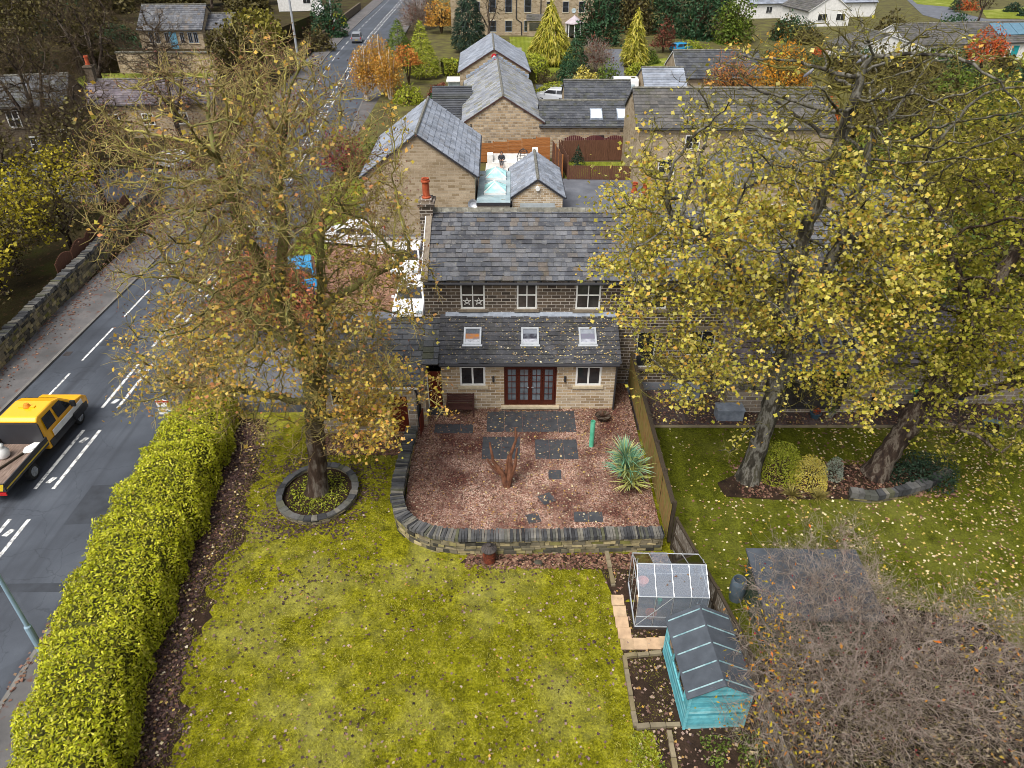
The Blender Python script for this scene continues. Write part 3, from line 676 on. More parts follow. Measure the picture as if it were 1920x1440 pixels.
for i in range(4):
    x0 = fx + .075 + i * (fw - .15) / 4; lw = (fw - .15) / 4 - .012
    MB().box(x0 + lw / 2, EY + .075, fz + .24, lw - .16, .012, fh - .43).build('pane', M['glass_door'], fd, OF)
for x in (fx + .13, fx + fw - .36):
    m = MB(); 
    for q in range(5): m.box(x + .03 + q * .045, EY + .1 + .008 * (q % 2), fz + .25, .045, .012, 1.75)
    m.build('curtain', m_plain('white curtain', (.55, .58, .62), .9), fd, OF)
for x in (fx + fw / 2 - .07, fx + fw / 2 + .07): MB().tube([(x, EY + .03, 1.2), (x, EY - .02, 1.2), (x + .08 * (1 if x > fx + fw / 2 else -1), EY - .02, 1.2)], .012, 6).build('handle', M['alu'], fd, OF)
MB().box(fx + fw / 2, EY - .06, fz - .12, fw + .3, .24, .11).build('door_step', M['lintel_pale'], hr, OF)
for x in (-.85, 2.42): MB().box(x, EY - .06, 1.62, .09, .12, .2).tube([(x, EY - .07, 1.55), (x, EY - .07, 1.85)], .045, 8).build('wall_light', M['gutter'], hr, OF)

# ------------------------------------------------------------------ low outbuilding beside the patio, and the plank door between
ar = thing('outbuilding', 'low outbuilding with mossy slate roof under the leafy branches beside the patio', 'outbuilding', (-6.4, 25.8, -.35)); OA = (-6.4, 25.8, -.35)
AX0, AX1, AY, AE, ATZ = -8.7, -4.17, 25.8, 2.36, 3.5
m = MB(); hol = [(-8.0, 1.15, .95, .95), (-5.45, -.3, .8, 1.95)]
wall_holes(m, (AX0, AY, -.6), (1, 0, 0), AX1 - AX0, AE + .6, [(a - AX0, b + .6, c_, d) for a, b, c_, d in hol], (0, -1, 0), .1)
m.poly([(AX0, 29.5, -.6), (AX0, AY, -.6), (AX0, AY, AE), (AX0, 29.5, ATZ)])
m.poly([(AX1, AY, -.6), (AX1, 27.1, -.6), (AX1, 27.1, AE + .35), (AX1, AY, AE)])
m.quad((AX1, 27.1, -.6), (-3.86, 27.1, -.6), (-3.86, 27.1, AE + .3), (AX1, 27.1, AE + .3))
m.quad((AX0, 29.5, -.6), (HX0, 29.5, -.6), (HX0, 29.5, ATZ), (AX0, 29.5, ATZ))
m.build('wall', M['stone_pink'], ar, OA)
window(ar, OA, (-8.0, AY, 1.15), (1, 0, 0), (0, -1, 0), .95, .95, 2, 1, rec=.07, gm='glass', sill=None)
m = MB().box(-5.05, AY + .06, -.3, .8, .05, 1.95).build('door', M['door_red'], ar, OA)
sp3, hf3 = ATZ - AE, 29.5 - AY; L3 = math.hypot(sp3, hf3); AV = vec(0, hf3 / L3, sp3 / L3)
r = MB(); slates(r, (AX0 - .15, AY - .2, AE - .2 * sp3 / hf3 + .05), (1, 0, 0), AV, AX1 - AX0 + .3, L3 + .2, .34, .5, .035)
slates(r, (AX1 + .155, 26.75, AE + (26.75 - AY) * sp3 / hf3 + .05), (1, 0, 0), AV, .72, (29.5 - 26.75) * L3 / hf3, .34, .5, .035)
r.build('roof', M['slate_annex'], ar, OA)
m = MB().tube([(AX0 - .1, AY - .25, AE - .1), (AX1 + .1, AY - .25, AE - .1)], .06, 8); m.build('gutter', M['white'], ar, OA)
MB().tube([(AX1 - .05, AY - .22, AE - .15), (AX1 + .0, AY - .07, AE - .5), (AX1 + .0, AY - .07, -.3)], .05, 8).build('downpipe', M['gutter'], ar, OA)
dr = thing('plank_door', 'tall red brown plank door in white frame between outbuilding and extension', 'door', (-3.54, 27.02, 0)); OD = (-3.54, 27.02, 0)
m = MB()
for i in range(5): m.box(-3.83 + .065 + i * .118, 27.02, .25, .113, .04, 1.95)
m.build('plank_panel', M['door_red'], dr, OD)
MB().box(-3.84, 27.0, 0, .05, .08, 2.25).build('frame', M['white'], dr, OD)
MB().tube([(-3.74, 26.98, 1.2), (-3.74, 26.94, 1.2), (-3.64, 26.94, 1.2)], .014, 6).build('handle', M['alu'], dr, OD)
MB().box(-3.55, 26.9, -.1, .7, .4, .34).build('door_step', M['slab'], dr, OD)
gt = thing('garden_gate', 'small dark red gate standing open at the outbuilding corner', 'gate', (-4.05, 25.6, -.35)); OGt = (-4.05, 25.6, -.35)
m = MB()
for i in range(6): m.box(-4.05 + .01 * i, 25.2 + .13 * i, -.3, .035, .12, 1.25)
m.build('boards', M['door_red'], gt, OGt)
m = MB(); m.box(-4.12, 26.02, -.35, .1, .1, 1.5); m.build('post', M['fence_dark'], gt, OGt)
pil = tag(MB().box(-4.0, 26.4, -.5, .34, .9, 1.75, 0, .92, .92).build('stone_pier', M['stone_rubble'], None), 'mossy stone pier beside the red plank door', 'stone pier')

# ------------------------------------------------------------------ neighbouring terraced house
nr = thing('neighbour_house', 'terraced stone house with slate roof and tall dark window behind the yellow trees', 'house', (12, 29.5, 0)); ON = (12, 29.5, 0)
m = MB(); NX0, NX1 = 5.605, 19.0
hol = [(5.98, .84, .92, 2.0), (8.42, 1.5, 1.3, 1.4), (6.4, 4.05, .75, 1.4), (10.2, 4.05, 1.1, 1.4), (13.4, 4.05, 1.2, 1.4), (16.4, 4.05, 1.1, 1.4)]
wall_holes(m, (NX0, 29.5, -.5), (1, 0, 0), NX1 - NX0, EV + .5, [(a - NX0, b + .5, c_, d) for a, b, c_, d in hol], (0, -1, 0), .12)
m.poly([(NX1, 29.5, -.5), (NX1, 36.3, -.5), (NX1, 36.3, EV), (NX1, RY, RZ), (NX1, 29.5, EV)])
m.quad((NX1, 36.3, -.5), (NX0, 36.3, -.5), (NX0, 36.3, EV), (NX1, 36.3, EV)); m.build('wall', M['stone_old'], nr, ON)
for i, (a, b, c_, d) in enumerate(hol):
    window(nr, ON, (a, 29.5, b), (1, 0, 0), (0, -1, 0), c_, d, 1 if i in (0, 2) else 2, 1 if i < 2 else 2, rec=.09, gm='glass', sill='lintel', lintel='lintel')
r = MB(); slates(r, (NX0, 29.2, EV - .3 * sp / hf + .06), (1, 0, 0), (0, cy, sy), NX1 - NX0, (hf + .3) / cy, .255, .37, .034, .45)
slates(r, (NX1, 36.6, EV - .3 * sp / hf + .06), (-1, 0, 0), (0, -cy, sy), NX1 - NX0, (hf + .3) / cy, .6, .9)
r.build('roof', M['slate_main'], nr, ON)
MB().box((NX0 + NX1) / 2, RY, RZ, NX1 - NX0, .3, .14, 0, 1, .5).build('ridge_stone', M['ridge'], nr, ON)
gutter(nr, ON, (NX0, 29.1, EV - .2), (NX1, 29.1, EV - .2))
chimney(nr, ON, 6.0, 32.9, 6.8, 8.2, .9, .6, 'stone_old', 2, .5, .12)
m = MB(); hol = [(12.25, .1, 3.05, 2.2)]; BX0, BX1, BY, BE, BT = 9.95, 16.75, 27.0, 2.48, 3.62
wall_holes(m, (BX0, BY, -.4), (1, 0, 0), BX1 - BX0, BE + .4, [(a - BX0, b + .4, c_, d) for a, b, c_, d in hol], (0, -1, 0), .14)
m.poly([(BX0, 29.498, -.4), (BX0, BY, -.4), (BX0, BY, BE), (BX0, 29.498, BT)]); m.poly([(BX1, BY, -.4), (BX1, 29.498, -.4), (BX1, 29.498, BT), (BX1, BY, BE)])
m.build('extension_wall', M['stone_pink'], nr, ON)
window(nr, ON, (12.25, BY, .1), (1, 0, 0), (0, -1, 0), 3.05, 2.2, 3, 1, fr=.09, rec=.1, fm='gutter', gm='glass_room', sill=None, name='patio_door')
MB().box(13.4, BY - .02, 2.3, 6.4, .05, .16).build('lintel', M['lintel_pale'], nr, ON)
sp4, hf4 = BT - BE, 29.49 - BY; L4_ = math.hypot(sp4, hf4); BV = vec(0, hf4 / L4_, sp4 / L4_); BO = vec(BX0 - .15, BY - .25, BE - .25 * sp4 / hf4 + .05)
r = MB(); slates(r, BO, (1, 0, 0), BV, BX1 - BX0 + .25, L4_ + .26, .31, .6, .045); r.build('extension_roof', M['slate_purple'], nr, ON)
for x in (11.7, 13.3, 14.9): roof_window(nr, ON, BO + vec(x - BO[0], 0, 0) + BV * .95 + np.cross((1, 0, 0), BV) * .05, (1, 0, 0), BV, .8, 1.0, 'glass', 'lead')
gutter(nr, ON, (BX0, BY - .3, BE - .12), (BX1, BY - .3, BE - .12)); MB().tube([(16.6, BY - .25, BE - .12), (16.65, BY - .06, BE - .5), (16.65, BY - .06, 0)], .05, 8).build('downpipe', M['black'], nr, ON)
MB().tube([(12, BY - .3, BE - .03), (16, BY - .3, BE - .03)], .03, 6).build('blue_strip', m_plain('blue plastic', (.02, .25, .45)), nr, ON)
n2 = thing('neighbour_annex', 'single storey stone annex with navy door beyond the second yellow sycamore', 'annex', (21, 27.7, 0)); O2 = (21, 27.7, 0)
m = MB(); wall_holes(m, (16.76, 27.7, -.4), (1, 0, 0), 14, 2.7, [(3.75, .5, .95, 2.05)], (0, -1, 0), .12); m.build('wall', M['stone_pink'], n2, O2)
MB().box(20.99, 27.78, .1, .93, .05, 2.03).build('door', m_plain('navy door', (.018, .03, .05), .4), n2, O2)
MB().box(23.5, 27.66, 1.2, 1.0, .04, .8).build('window', M['glass'], n2, O2)
r = MB(); slates(r, (16.9, 27.45, 2.33), (1, 0, 0), (0, .92, .39), 14, 3.4, .33, .6, .045); r.build('roof', M['slate_purple'], n2, O2)
MB().hexa([(16.77, 27.3, 2.3), (16.9, 27.3, 2.3), (16.9, 30.5, 3.65), (16.77, 30.5, 3.65)], [(16.77, 27.3, 2.5), (16.9, 27.3, 2.5), (16.9, 30.5, 3.85), (16.77, 30.5, 3.85)]).build('verge_stone', M['lead'], n2, O2)
gutter(n2, O2, (16.9, 27.4, 2.25), (30, 27.4, 2.25))

# ------------------------------------------------------------------ houses behind
W_ = dict(nx=2, nz=2, sill='lintel_pale')
house('gabled_house', 'coursed sandstone gabled house with long grey slate roof beside the flat glazed roof', 'house', (-6.45, 49.0, 0), R(1.2), 7.7, 10.9, 4.35, 7.1, 'y', 'stone_sand', 'slate_blue', (.42, .45), wins=[('R', 5, 1.2, 1.2, 1.2, W_)], trim='gutter')
lk = thing('flat_roof_link', 'flat grey roofed link with two white roof lanterns between gable and garage', 'building', (-1.3, 48.2, 0)); OL = (-1.3, 48.2, 0)
m = MB().box(-1.3, 51.9, -.3, 2.3, 7.2, 2.78); m.build('wall', M['stone_new'], lk, OL)
MB().box(-1.3, 51.9, 2.482, 2.36, 7.4, .12).build('roof', m_noise('wet grey roof membrane', [(.3, '#6f8087'), (.55, '#93a5aa'), (.75, '#a9b6b8')], .9, rough=.25, bump=.1, speck=(1.2, .62, '#6d6a50')), lk, OL)
MB().box(-1.3, 48.19, 2.42, 2.36, .06, .2).build('fascia', M['gutter'], lk, OL)
for y_ in (49.9, 53.3):
    f = MB(); z0 = 2.602; x0, x1, y0, y1 = -2.0, -.45, y_, y_ + 1.9
    f.box((x0 + x1) / 2, (y0 + y1) / 2, z0, x1 - x0, y1 - y0, .16)
    A, B_ = vec((x0 + x1) / 2, y0 + .75, z0 + .68), vec((x0 + x1) / 2, y1 - .75, z0 + .68); cs = [vec(x0, y0, z0 + .16), vec(x1, y0, z0 + .16), vec(x1, y1, z0 + .16), vec(x0, y1, z0 + .16)]
    for p, q in ((cs[0], A), (cs[1], A), (cs[2], B_), (cs[3], B_), (A, B_)): f.tube([p, q], .05, 6)
    o = f.build('roof_lantern', M['white'], lk, OL)
    g_ = MB(); g_.poly([cs[0], cs[1], A]); g_.poly([cs[1], cs[2], B_, A]); g_.poly([cs[2], cs[3], B_]); g_.poly([cs[3], cs[0], A, B_]); g_.build('pane', m_glass('aqua solar glass', (.28, .52, .52), .08, .7), o, OL)
gar = house('garage', 'small gabled stone garage with blue grey slates and pale roller door', 'garage', (1.83, 49.8, 0), R(.5), 3.6, 7.0, 2.55, 3.78, 'y', 'stone_new', 'slate_blue', (.36, .4), .18, trim='gutter')
m = MB()
for i in range(12): m.box(0, -.03, .02 + i * .17, 2.5, .06, .165)
m.build('garage_door', m_plain('pale grey roller door', (.42, .46, .47)), gar)
MB().tube([(0, 0, 3.1), (0, -.16, 3.1)], [.17, .15], 14).build('alarm_box', M['white'], gar)
B2r = house('gabled_barn', 'rough stone gabled cottage in the middle of the row with lichen streaked roof', 'house', (-.8, 68.2, 0), R(2.5), 7.3, 19.6, 3.35, 5.6, 'y', 'stone_rubble', 'slate_lichen', (.45, .45), .2)
m = MB()
for i in range(15):
    for s in (-1, 1): m.box(s * i * .25, 19.75, 5.75 - abs(i * .25) * .617, .26, .35, .32 - .1 * (i % 2))
m.build('parapet', M['lead'], B2r)
MB().tube([(-3.0, -.05, 3.2), (-3.0, -.12, 2.8), (-2.9, -.12, 1)], .05).build('downpipe', M['black'], B2r)
hp = thing('garden_room', 'low lean-to with ribbed dark tiles against the middle cottage', 'garden room', (-5.4, 72.5, 0), R(2.5))
m = MB()
for x in (-2.2, -.6, 1.0): m.box(x, -.05, 0, .18, .18, 2.4)
m.box(-.6, .05, 0, 3.4, .1, .9); m.box(-2.25, 3.4, 0, .1, 6.8, 2.4); m.build('wall', M['stone_sand'], hp)
MB().box(-.6, .1, .9, 3.2, .04, 1.4).build('window', M['glass'], hp)
r = MB(); slates(r, (-2.6, -.3, 2.35), (1, 0, 0), (0, .96, .28), 4.1, 7.2, .45, 4.5, .07, 0); r.build('roof', M['pantile'], hp)
B3r = house('gabled_cottage', 'farthest stone gabled cottage of the row with red and white alarm box', 'house', (-2.1, 91.0, 0), R(2.2), 8.2, 14.0, 3.75, 6.15, 'y', 'stone_sand', 'slate_blue', (.5, .5), .2)
MB().tube([(0, 0, 5.35), (0, -.15, 5.35)], .34, 16).build('alarm_box', m_plain('red alarm box', (.55, .02, .03)), B3r)
MB().tube([(0, -.151, 5.35), (0, -.17, 5.35)], .15, 12).build('alarm_badge', M['white'], B3r)
pc = thing('glazed_porch', 'small white glazed porch on the side of the farthest gabled cottage', 'porch', (-7.0, 92, 0), R(2))
MB().box(0, 1.2, 0, 1.6, 2.6, .7).build('wall', M['stone_sand'], pc)
m = MB()
for x in (-.75, .75):
    for y_ in (0, 1.2, 2.4): m.box(x, y_, .7, .08, .08, 1.7)
m.box(0, 1.2, 2.4, 1.9, 2.9, .12); m.build('frame', M['white'], pc); MB().box(0, 1.2, .7, 1.4, 2.3, 1.65).build('pane', M['glass_blue'], pc)
lw = house('long_wing', 'low stone wing with two roof windows and dark door behind the fenced yard', 'house', (6.6, 68.3, 0), 0, 7.9, 5.6, 3.0, 4.55, 'x', 'stone_rubble', 'pantile', (.36, .45), .2, trim='gutter')
MB().box(1.6, -.03, 0, .85, .06, 2.1).build('door', m_plain('dark plum door', (.035, .022, .025)), lw)
MB().box(1.62, -.07, 1.15, .22, .03, .3).build('door_pane', m_plain('green leaded pane', (.03, .15, .08)), lw)
vv = vec(0, 2.8, 1.55); vv /= np.linalg.norm(vv)
for x in (.7, 3.2): roof_window(lw, (0, 0, 0), vec(x, .55, 3.0 + .55 * 1.55 / 2.8 + .1), (1, 0, 0), vv, 1.15, 1.35, m_glass('bright roof window', (.45, .52, .53), .1, .7), 'lead')
house('stone_wing', 'taller stone range with dark tiles rising behind the low wing', 'house', (8.6, 73.9, 0), 0, 6.6, 6, 3.6, 5.3, 'x', 'stone_sand', 'pantile', (.36, .45), .15, trim='gutter')
house('long_house', 'long stone house with broad dark tiled roof behind the yellow sycamore', 'house', (18.4, 60.0, 0), 0, 16.2, 7.8, 4.85, 7.05, 'x', 'stone_sand', 'pantile_old', (.4, .55), .2, wins=[('F', 2, 1, 1.4, 1.3, W_), ('F', 6, 1, 1.4, 1.3, W_), ('F', 11, 1, 1.4, 1.3, W_), ('F', 4, 3.1, 1.2, 1.1, W_), ('F', 9, 3.1, 1.2, 1.1, W_)], trim='gutter')
house('yard_house', 'stone house with dark slate gable glimpsed through the yellow sycamore', 'house', (16.5, 42.5, 0), R(-4), 8.5, 8, 4.4, 6.9, 'y', 'stone_sand', 'pantile_old', (.36, .5), .2, wins=[('F', 1.2, 1, 1.3, 1.2, W_), ('F', 5.5, 1, 1.6, 1.2, W_), ('F', 3.4, 3.4, 1.3, 1.1, W_)], trim='gutter')
house('tiled_shed', 'small garage with ribbed grey tiles beside the camper van', 'garage', (18.0, 88.6, 0), 0, 4.8, 6.4, 2.5, 4.0, 'x', 'stone_sand', 'slate_blue', (.5, 5.2), .2, trim='gutter', gut=False)
house('tiled_house', 'stone house with dark tiled roof behind the orange birch trees', 'house', (25.3, 92.0, 0), 0, 10.4, 9, 2.9, 5.2, 'x', 'stone_sand', 'pantile', (.5, .6), .2, trim='white')
vk = dict(nx=1, nz=2, sill='lintel_pale', fm='lead', lintel='lintel_pale')
vh = house('stone_terrace', 'tall three storey stone terrace behind the golden conifer', 'house', (2, 150, 0), 0, 27, 12, 9.5, 13.5, 'x', 'stone_sand', 'slate_blue', (.6, .8), .3,
    wins=[('F', x, z, 1.3, h, vk) for x in (7.2, 10.2, 13.8) for z, h in ((.6, 1.9), (3.9, 2.1), (7.1, 1.6))] + [('F', x, z, 1.1, 1.8, vk) for x in (2, 4.4, 18, 21, 24) for z in (3.9, 7.1)] + [('F', x, .6, 1.1, 1.8, vk) for x in (2, 4.4)])
MB().tube([(3.4, -.1, 9), (3.4, -.1, 0)], .09).build('downpipe', M['gutter'], vh)
MB().tube([(-1.2, -.1, 9), (-1.2, -.1, 2.8), (-.2, -.1, 2.2), (-.2, -.1, 0)], .09).build('downpipe', M['gutter'], vh)
bw = MB().box(2.4, -.75, 0, 3.0, 1.5, 2.6).build('bay', M['stone_sand'], vh); MB().box(2.4, -1.53, 1.0, 2.3, .06, 1.3).build('pane', M['glass_room'], bw)
r = MB(); slates(r, (.7, -1.7, 2.6), (1, 0, 0), (0, .85, .52), 3.4, 1.95, .4, .6); r.build('bay_roof', M['pantile_old'], vh)
MB().lathe([(.42, 0), (.42, .08)], 16, (0, 0, 0)).build('round_window', M['glass_blue'], vh).matrix_local = __import__('mathutils').Matrix.Translation((9.6, -.01, 4.2)) @ __import__('mathutils').Matrix.Rotation(R(90), 4, 'X')
pt = thing('garden_pavilion', 'white octagonal conservatory with grey pointed roof by the tall terrace', 'conservatory', (11.6, 147.5, 0))
MB().lathe([(1.75, 2.3), (1.75, 2.45), (.15, 3.6), (.02, 3.7)], 8, (0, 0, 0)).build('roof', m_noise('grey polycarbonate', [(.3, '#9a8f94'), (.7, '#b5adb3')], 3), pt)
m = MB()
for i in range(8): m.box(1.5 * cos(i * pi / 4), 1.5 * sin(i * pi / 4), 0, .16, .16, 2.3)
m.build('post', M['white'], pt); MB().lathe([(1.4, .3), (1.4, 2.2)], 8).build('pane', M['glass'], pt)
g0 = thing('brick_shed', 'small red brown brick garden store behind the farthest cottage', 'shed', (-.2, 118, 0)); MB().box(0, 0, 0, 3, 2.5, 2.1).build('wall', m_brick('red brick', [(0, '#7a4836'), (1, '#93604c')], '#8a7a6c', .22, .075, .01), g0)
MB().box(0, 0, 2.1, 3.3, 2.8, .15).build('roof', M['concrete'], g0)
# white bungalows
bw_ = dict(nx=2, nz=1, sill=None)
bu = house('white_bungalow', 'white bungalow with grey roof, solar panels and teal door', 'bungalow', (73.5, 121.5, 0), R(9), 26, 9.5, 2.7, 4.9, 'x', 'render_white', 'pantile_old', (.5, .6), .35, wins=[('F', 4, .9, 2, 1.2, bw_), ('F', 9, .9, 1.6, 1.2, bw_), ('F', 15, .9, 2.2, 1.2, bw_)], trim='white')
for x in (16.8 - 13, 23.4 - 13): MB().box(x + 2, -.03, 0, 1.1, .08, 2.1).build('door', m_plain('teal door', (.01, .3, .33)), bu)
sv = vec(0, 4.75, 2.2); sv /= np.linalg.norm(sv); sn = np.cross((1, 0, 0), sv)
for i in range(4):
    p = MB(); p.obox(vec(3.2 + i * 1.75, 1.4, 2.7 + 1.4 * 2.2 / 4.75) + sn * .12, (1, 0, 0), sv, sn, 1.66, 3.1, .06); p.build('solar_panel', m_plain('solar panel', (.1, .2, .27), .12, .8) if i == 0 else bpy.data.materials['solar panel'], bu)
b2 = house('white_gabled_bungalow', 'white gabled bungalow behind the bare top of the yellow sycamore', 'bungalow', (65, 163, 0), R(8), 9, 12, 3.0, 5.8, 'y', 'render_white', 'pantile_old', (.5, .6), .35, wins=[('F', 2, 1, 2, 1.3, bw_), ('F', 6, 1, 2, 1.3, bw_)], trim='white')
house('grey_roofed_bungalow', 'white bungalow with pale grey slates at the top of the hill', 'bungalow', (67, 178, 0), R(8), 30, 9, 3.0, 5.6, 'x', 'render_white', 'slate_blue', (.6, .8), .3, wins=[('F', 4, 1, 1.4, 1.3, bw_), ('F', 20, 1, 2, 1.3, bw_)], trim='white')
house('lower_bungalow', 'low white cottage with dark roof tucked behind the orange shrub', 'bungalow', (56.5, 117, 0), R(10), 12, 7, 2.5, 4.3, 'y', 'render_white', 'pantile_old', (.5, .6), .3, trim='white')
# village houses on the far side of the road
sk = dict(nx=2, nz=2, sill='lintel', bar=.06, fr=.1, gm='glass')
sh = house('village_house', 'dark stone cottage with white sash windows behind the big bare tree', 'house', (-48.5, 69.0, -.55), R(14), 13, 7, 5.0, 7.0, 'x', 'stone_dark', 'slate_annex', (.4, .55), .2, wins=[('F', x, z, 1.1, 1.5, sk) for x, z in ((1, 3), (4, 3), (7.7, 3.1), (1.2, .6), (4.2, .6), (8.9, .7), (11.3, 1.2))], trim='gutter')
chimney(sh, (0, 0, 0), -5.8, 3.5, 6, 8.2, .8, .8, 'stone_dark', 2, .6)
lc = house('roadside_cottage', 'long low stone cottage with worn stone slate roof and brick chimney', 'cottage', (-38.2, 78.5, -.4), R(6), 13, 6, 3.2, 5.0, 'x', 'stone_rubble', 'slate_purple', (.35, .5), .2, wins=[('F', x, 1, 1.2, 1.2, sk) for x in (2, 5.5, 9)], trim='gutter')
chimney(lc, (0, 0, 0), -6.1, 3.0, 4, 6.3, .8, .8, 'stone_dark', 1, .9, .2)
ck = dict(nx=2, nz=1, sill='lintel_pale', fm='lead')
ct = house('hillside_cottage', 'sandstone cottage with slate roof and pale blue door on the wooded bank', 'cottage', (-50.8, 117, 2.4), R(3), 9.3, 8, 2.75, 5.5, 'x', 'stone_sand', 'slate_main', (.42, .5), .25, wins=[('F', x, .8, .62, 1.45, ck) for x in (1.4, 2.3, 3.7, 5.9, 7.1, 7.9)], trim='gutter')
MB().box(.25, -.04, 0, 1.05, .08, 2.35).build('door', m_plain('pale blue door', (.12, .3, .42)), ct)
house('cottage_wing', 'small slate roofed wing beside the cottage with the pale blue door', 'cottage', (-44.2, 119, 2.4), R(3), 4.0, 6, 2.5, 4.2, 'x', 'stone_sand', 'slate_main', (.42, .5), .2, trim='gutter')
house('upper_house', 'white house with red tiles half hidden at the top of the road', 'house', (-52, 196, 0), R(10), 10, 8, 5, 7.4, 'x', 'render_white', 'pantile', (.6, .8), .3, wins=[('F', 6, 1, 1.8, 1.4, bw_)], trim='terracotta')
# ------------------------------------------------------------------ trees
LEAF['tri'] = np.array([(-.5, -.09, 0), (.5, 0, .05), (-.5, .09, 0)])
M['bark_dark'] = m_noise('wet dark bark', [(.34, '#1f1916'), (.48, '#3d3129'), (.56, '#6a6156'), (.62, '#3a3028'), (.75, '#5e6036')], 3.5, 7, .9, .2, bump=.9, bscale=14, dist=.05, stretch=(1, 1, .35))
k = NT('bark wet below and mossy above', .9, .2); v = k.co('Object', (1, 1, .35)); z_ = k.n('SeparateXYZ'); k.l(k.co(), z_.inputs[0])
ma = k.n('MapRange'); k.l(z_.outputs['Z'], ma.inputs[0]); ma.inputs[1].default_value = 3.0; ma.inputs[2].default_value = 6.5
lo_ = k.ramp(k.noise(v, 3.5, 7), [(.3, '#221b17'), (.5, '#42342a'), (.62, '#6b6259'), (.72, '#4a4330')]); hi_ = k.ramp(k.noise(v, 3, 7), [(.3, '#3a3524'), (.5, '#6c6a3c'), (.68, '#8a8a50')])
k.base(k.mix(ma.outputs[0], lo_, hi_)); k.bump(k.noise(v, 14, 5), .9, .05); M['bark_syc'] = k.m
M['bark_grey'] = m_noise('grey green bark', [(.33, '#211f1b'), (.45, '#3f3b33'), (.53, '#75726a'), (.6, '#4a463a'), (.75, '#63664a')], 3.2, 7, .9, .2, bump=.9, bscale=14, dist=.05, stretch=(1, 1, .35))
M['branch_moss'] = m_noise('mossy branch', [(.3, '#554c36'), (.46, '#827948'), (.6, '#a19a50'), (.75, '#b5af84')], 2.6, 5, .9, .15, bump=.4)
M['branch_olive'] = m_noise('olive branch', [(.3, '#3b3524'), (.55, '#696330'), (.75, '#8b8550')], 2.6, 5, .9, .15, bump=.4)
M['branch_brown'] = m_noise('brown winter branch', [(.3, '#2f261d'), (.55, '#4c4030'), (.75, '#655a3a')], 1.5, 5, .9, .15, bump=0)
M['branch_purple'] = m_noise('purple grey twig', [(.3, '#43382f'), (.44, '#6d5f54'), (.57, '#a3978b'), (.68, '#72504c')], 2.2, 5, .8, .2, bump=0)
M['twig_red'] = m_noise('reddish twig', [(.3, '#775a4a'), (.45, '#8a784e'), (.58, '#a1965a'), (.7, '#8a6052')], .9, 4, .9, .15, bump=0)
M['birch_bark'] = m_noise('white birch bark', [(.3, '#7d6a5c'), (.45, '#c9bcae'), (.8, '#ded6cc')], 4, 5, .8, bump=.2)
lf = lambda n, cs, tr=.35, **kw: m_island(n, [(i / (len(cs) - 1), c) for i, c in enumerate(cs)], .6, .25, tr, **kw)
M['leaf_gold'] = lf('gold autumn leaf', ['#c9a540', '#dcb850', '#b3a83c', '#d9a050', '#e3cc78', '#c4b248', '#cf8a5c', '#a8a440', '#e0c468', '#d69a6a'])
M['leaf_yellow'] = lf('yellow green sycamore leaf', ['#a8a636', '#cfc24e', '#b9b23c', '#e6d884', '#90942e', '#d9bc50', '#d0c764', '#d6a24c', '#80832a', '#e0d070'])
M['leaf_olive'] = lf('olive sycamore leaf', ['#787a22', '#97942c', '#848424', '#b3a840', '#666b20', '#a39e34', '#cbb85a', '#585c1a'])
M['leaf_hedge'] = lf('bright hedge leaf', ['#98a018', '#bfc022', '#a9b01c', '#d2cf3a', '#808c14', '#c8c82c', '#ded95e', '#6f7818', '#8a7a2a'], .3)
M['leaf_cherry'] = lf('yellow orange cherry leaf', ['#c9a828', '#b7b030', '#d08428', '#a9a62c', '#c96a2a'])
M['leaf_green'] = lf('dark evergreen leaf', ['#1d3a22', '#2a4a2a', '#355433', '#22402c', '#4a6a44'], .15)
M['leaf_mid'] = lf('mid green leaf', ['#4a5f1e', '#5f7424', '#6f7f2a', '#3f551e', '#7f8c38'], .25)
M['leaf_lime'] = lf('lime green leaf', ['#7c8a1e', '#98a028', '#a8aa38', '#6a7a1c', '#b9b850'], .25)
M['leaf_var'] = lf('cream variegated leaf', ['#b9a83a', '#d6c45c', '#c7b84a', '#e0d68a', '#a29c34'], .25)
M['leaf_silver'] = lf('silver grey leaf', ['#7d8a7c', '#98a294', '#aab2a2', '#6a7a68'], .2)
M['leaf_goldcon'] = lf('golden conifer spray', ['#6f7a1e', '#a5a02e', '#c3b548', '#8a8a26', '#d6c868', '#56641c'], .2)
M['leaf_pine'] = lf('dark conifer spray', ['#1a2c1e', '#25392a', '#304630', '#1e3022'], .1)
M['leaf_orange'] = lf('orange birch leaf', ['#b9652a', '#c98236', '#a8562a', '#d09a48', '#b5743a'], .3)
M['leaf_amber'] = lf('amber leaf', ['#c9881e', '#d69a2a', '#b8741c', '#d9a83c'], .3)
M['leaf_pink'] = lf('pink orange cherry leaf', ['#b9654a', '#c97d5a', '#a8553f', '#cf8f6a', '#b5694a'], .3)
M['leaf_crimson'] = lf('crimson leaf', ['#8a1f38', '#a82c48', '#7a2030', '#b5485a'], .3)
M['leaf_redbrown'] = lf('red brown leaf', ['#5a2c22', '#73402c', '#6a3630', '#84543a'], .2)
M['leaf_scarlet'] = lf('scarlet and orange leaf', ['#b8432a', '#c95a2c', '#a84a24', '#c97a34', '#7a5a2a'], .25)
M['leaf_wood'] = lf('olive brown woodland leaf', ['#3a3520', '#524a28', '#665c2c', '#463f22', '#6a6430'], .15)
M['leaf_birchgold'] = lf('birch gold leaf', ['#b98a34', '#c99a3e', '#a87a2c', '#d0ab58', '#c47a34'], .3)
M['leaf_yellowwood'] = lf('yellow roadside leaf', ['#9a8f1e', '#b9a92a', '#857f1c', '#c9b83a', '#6a681c'], .3)
M['leaf_olivewood'] = lf('olive yellow woodland leaf', ['#6a6424', '#857d2c', '#5a5520', '#98903a'], .2)
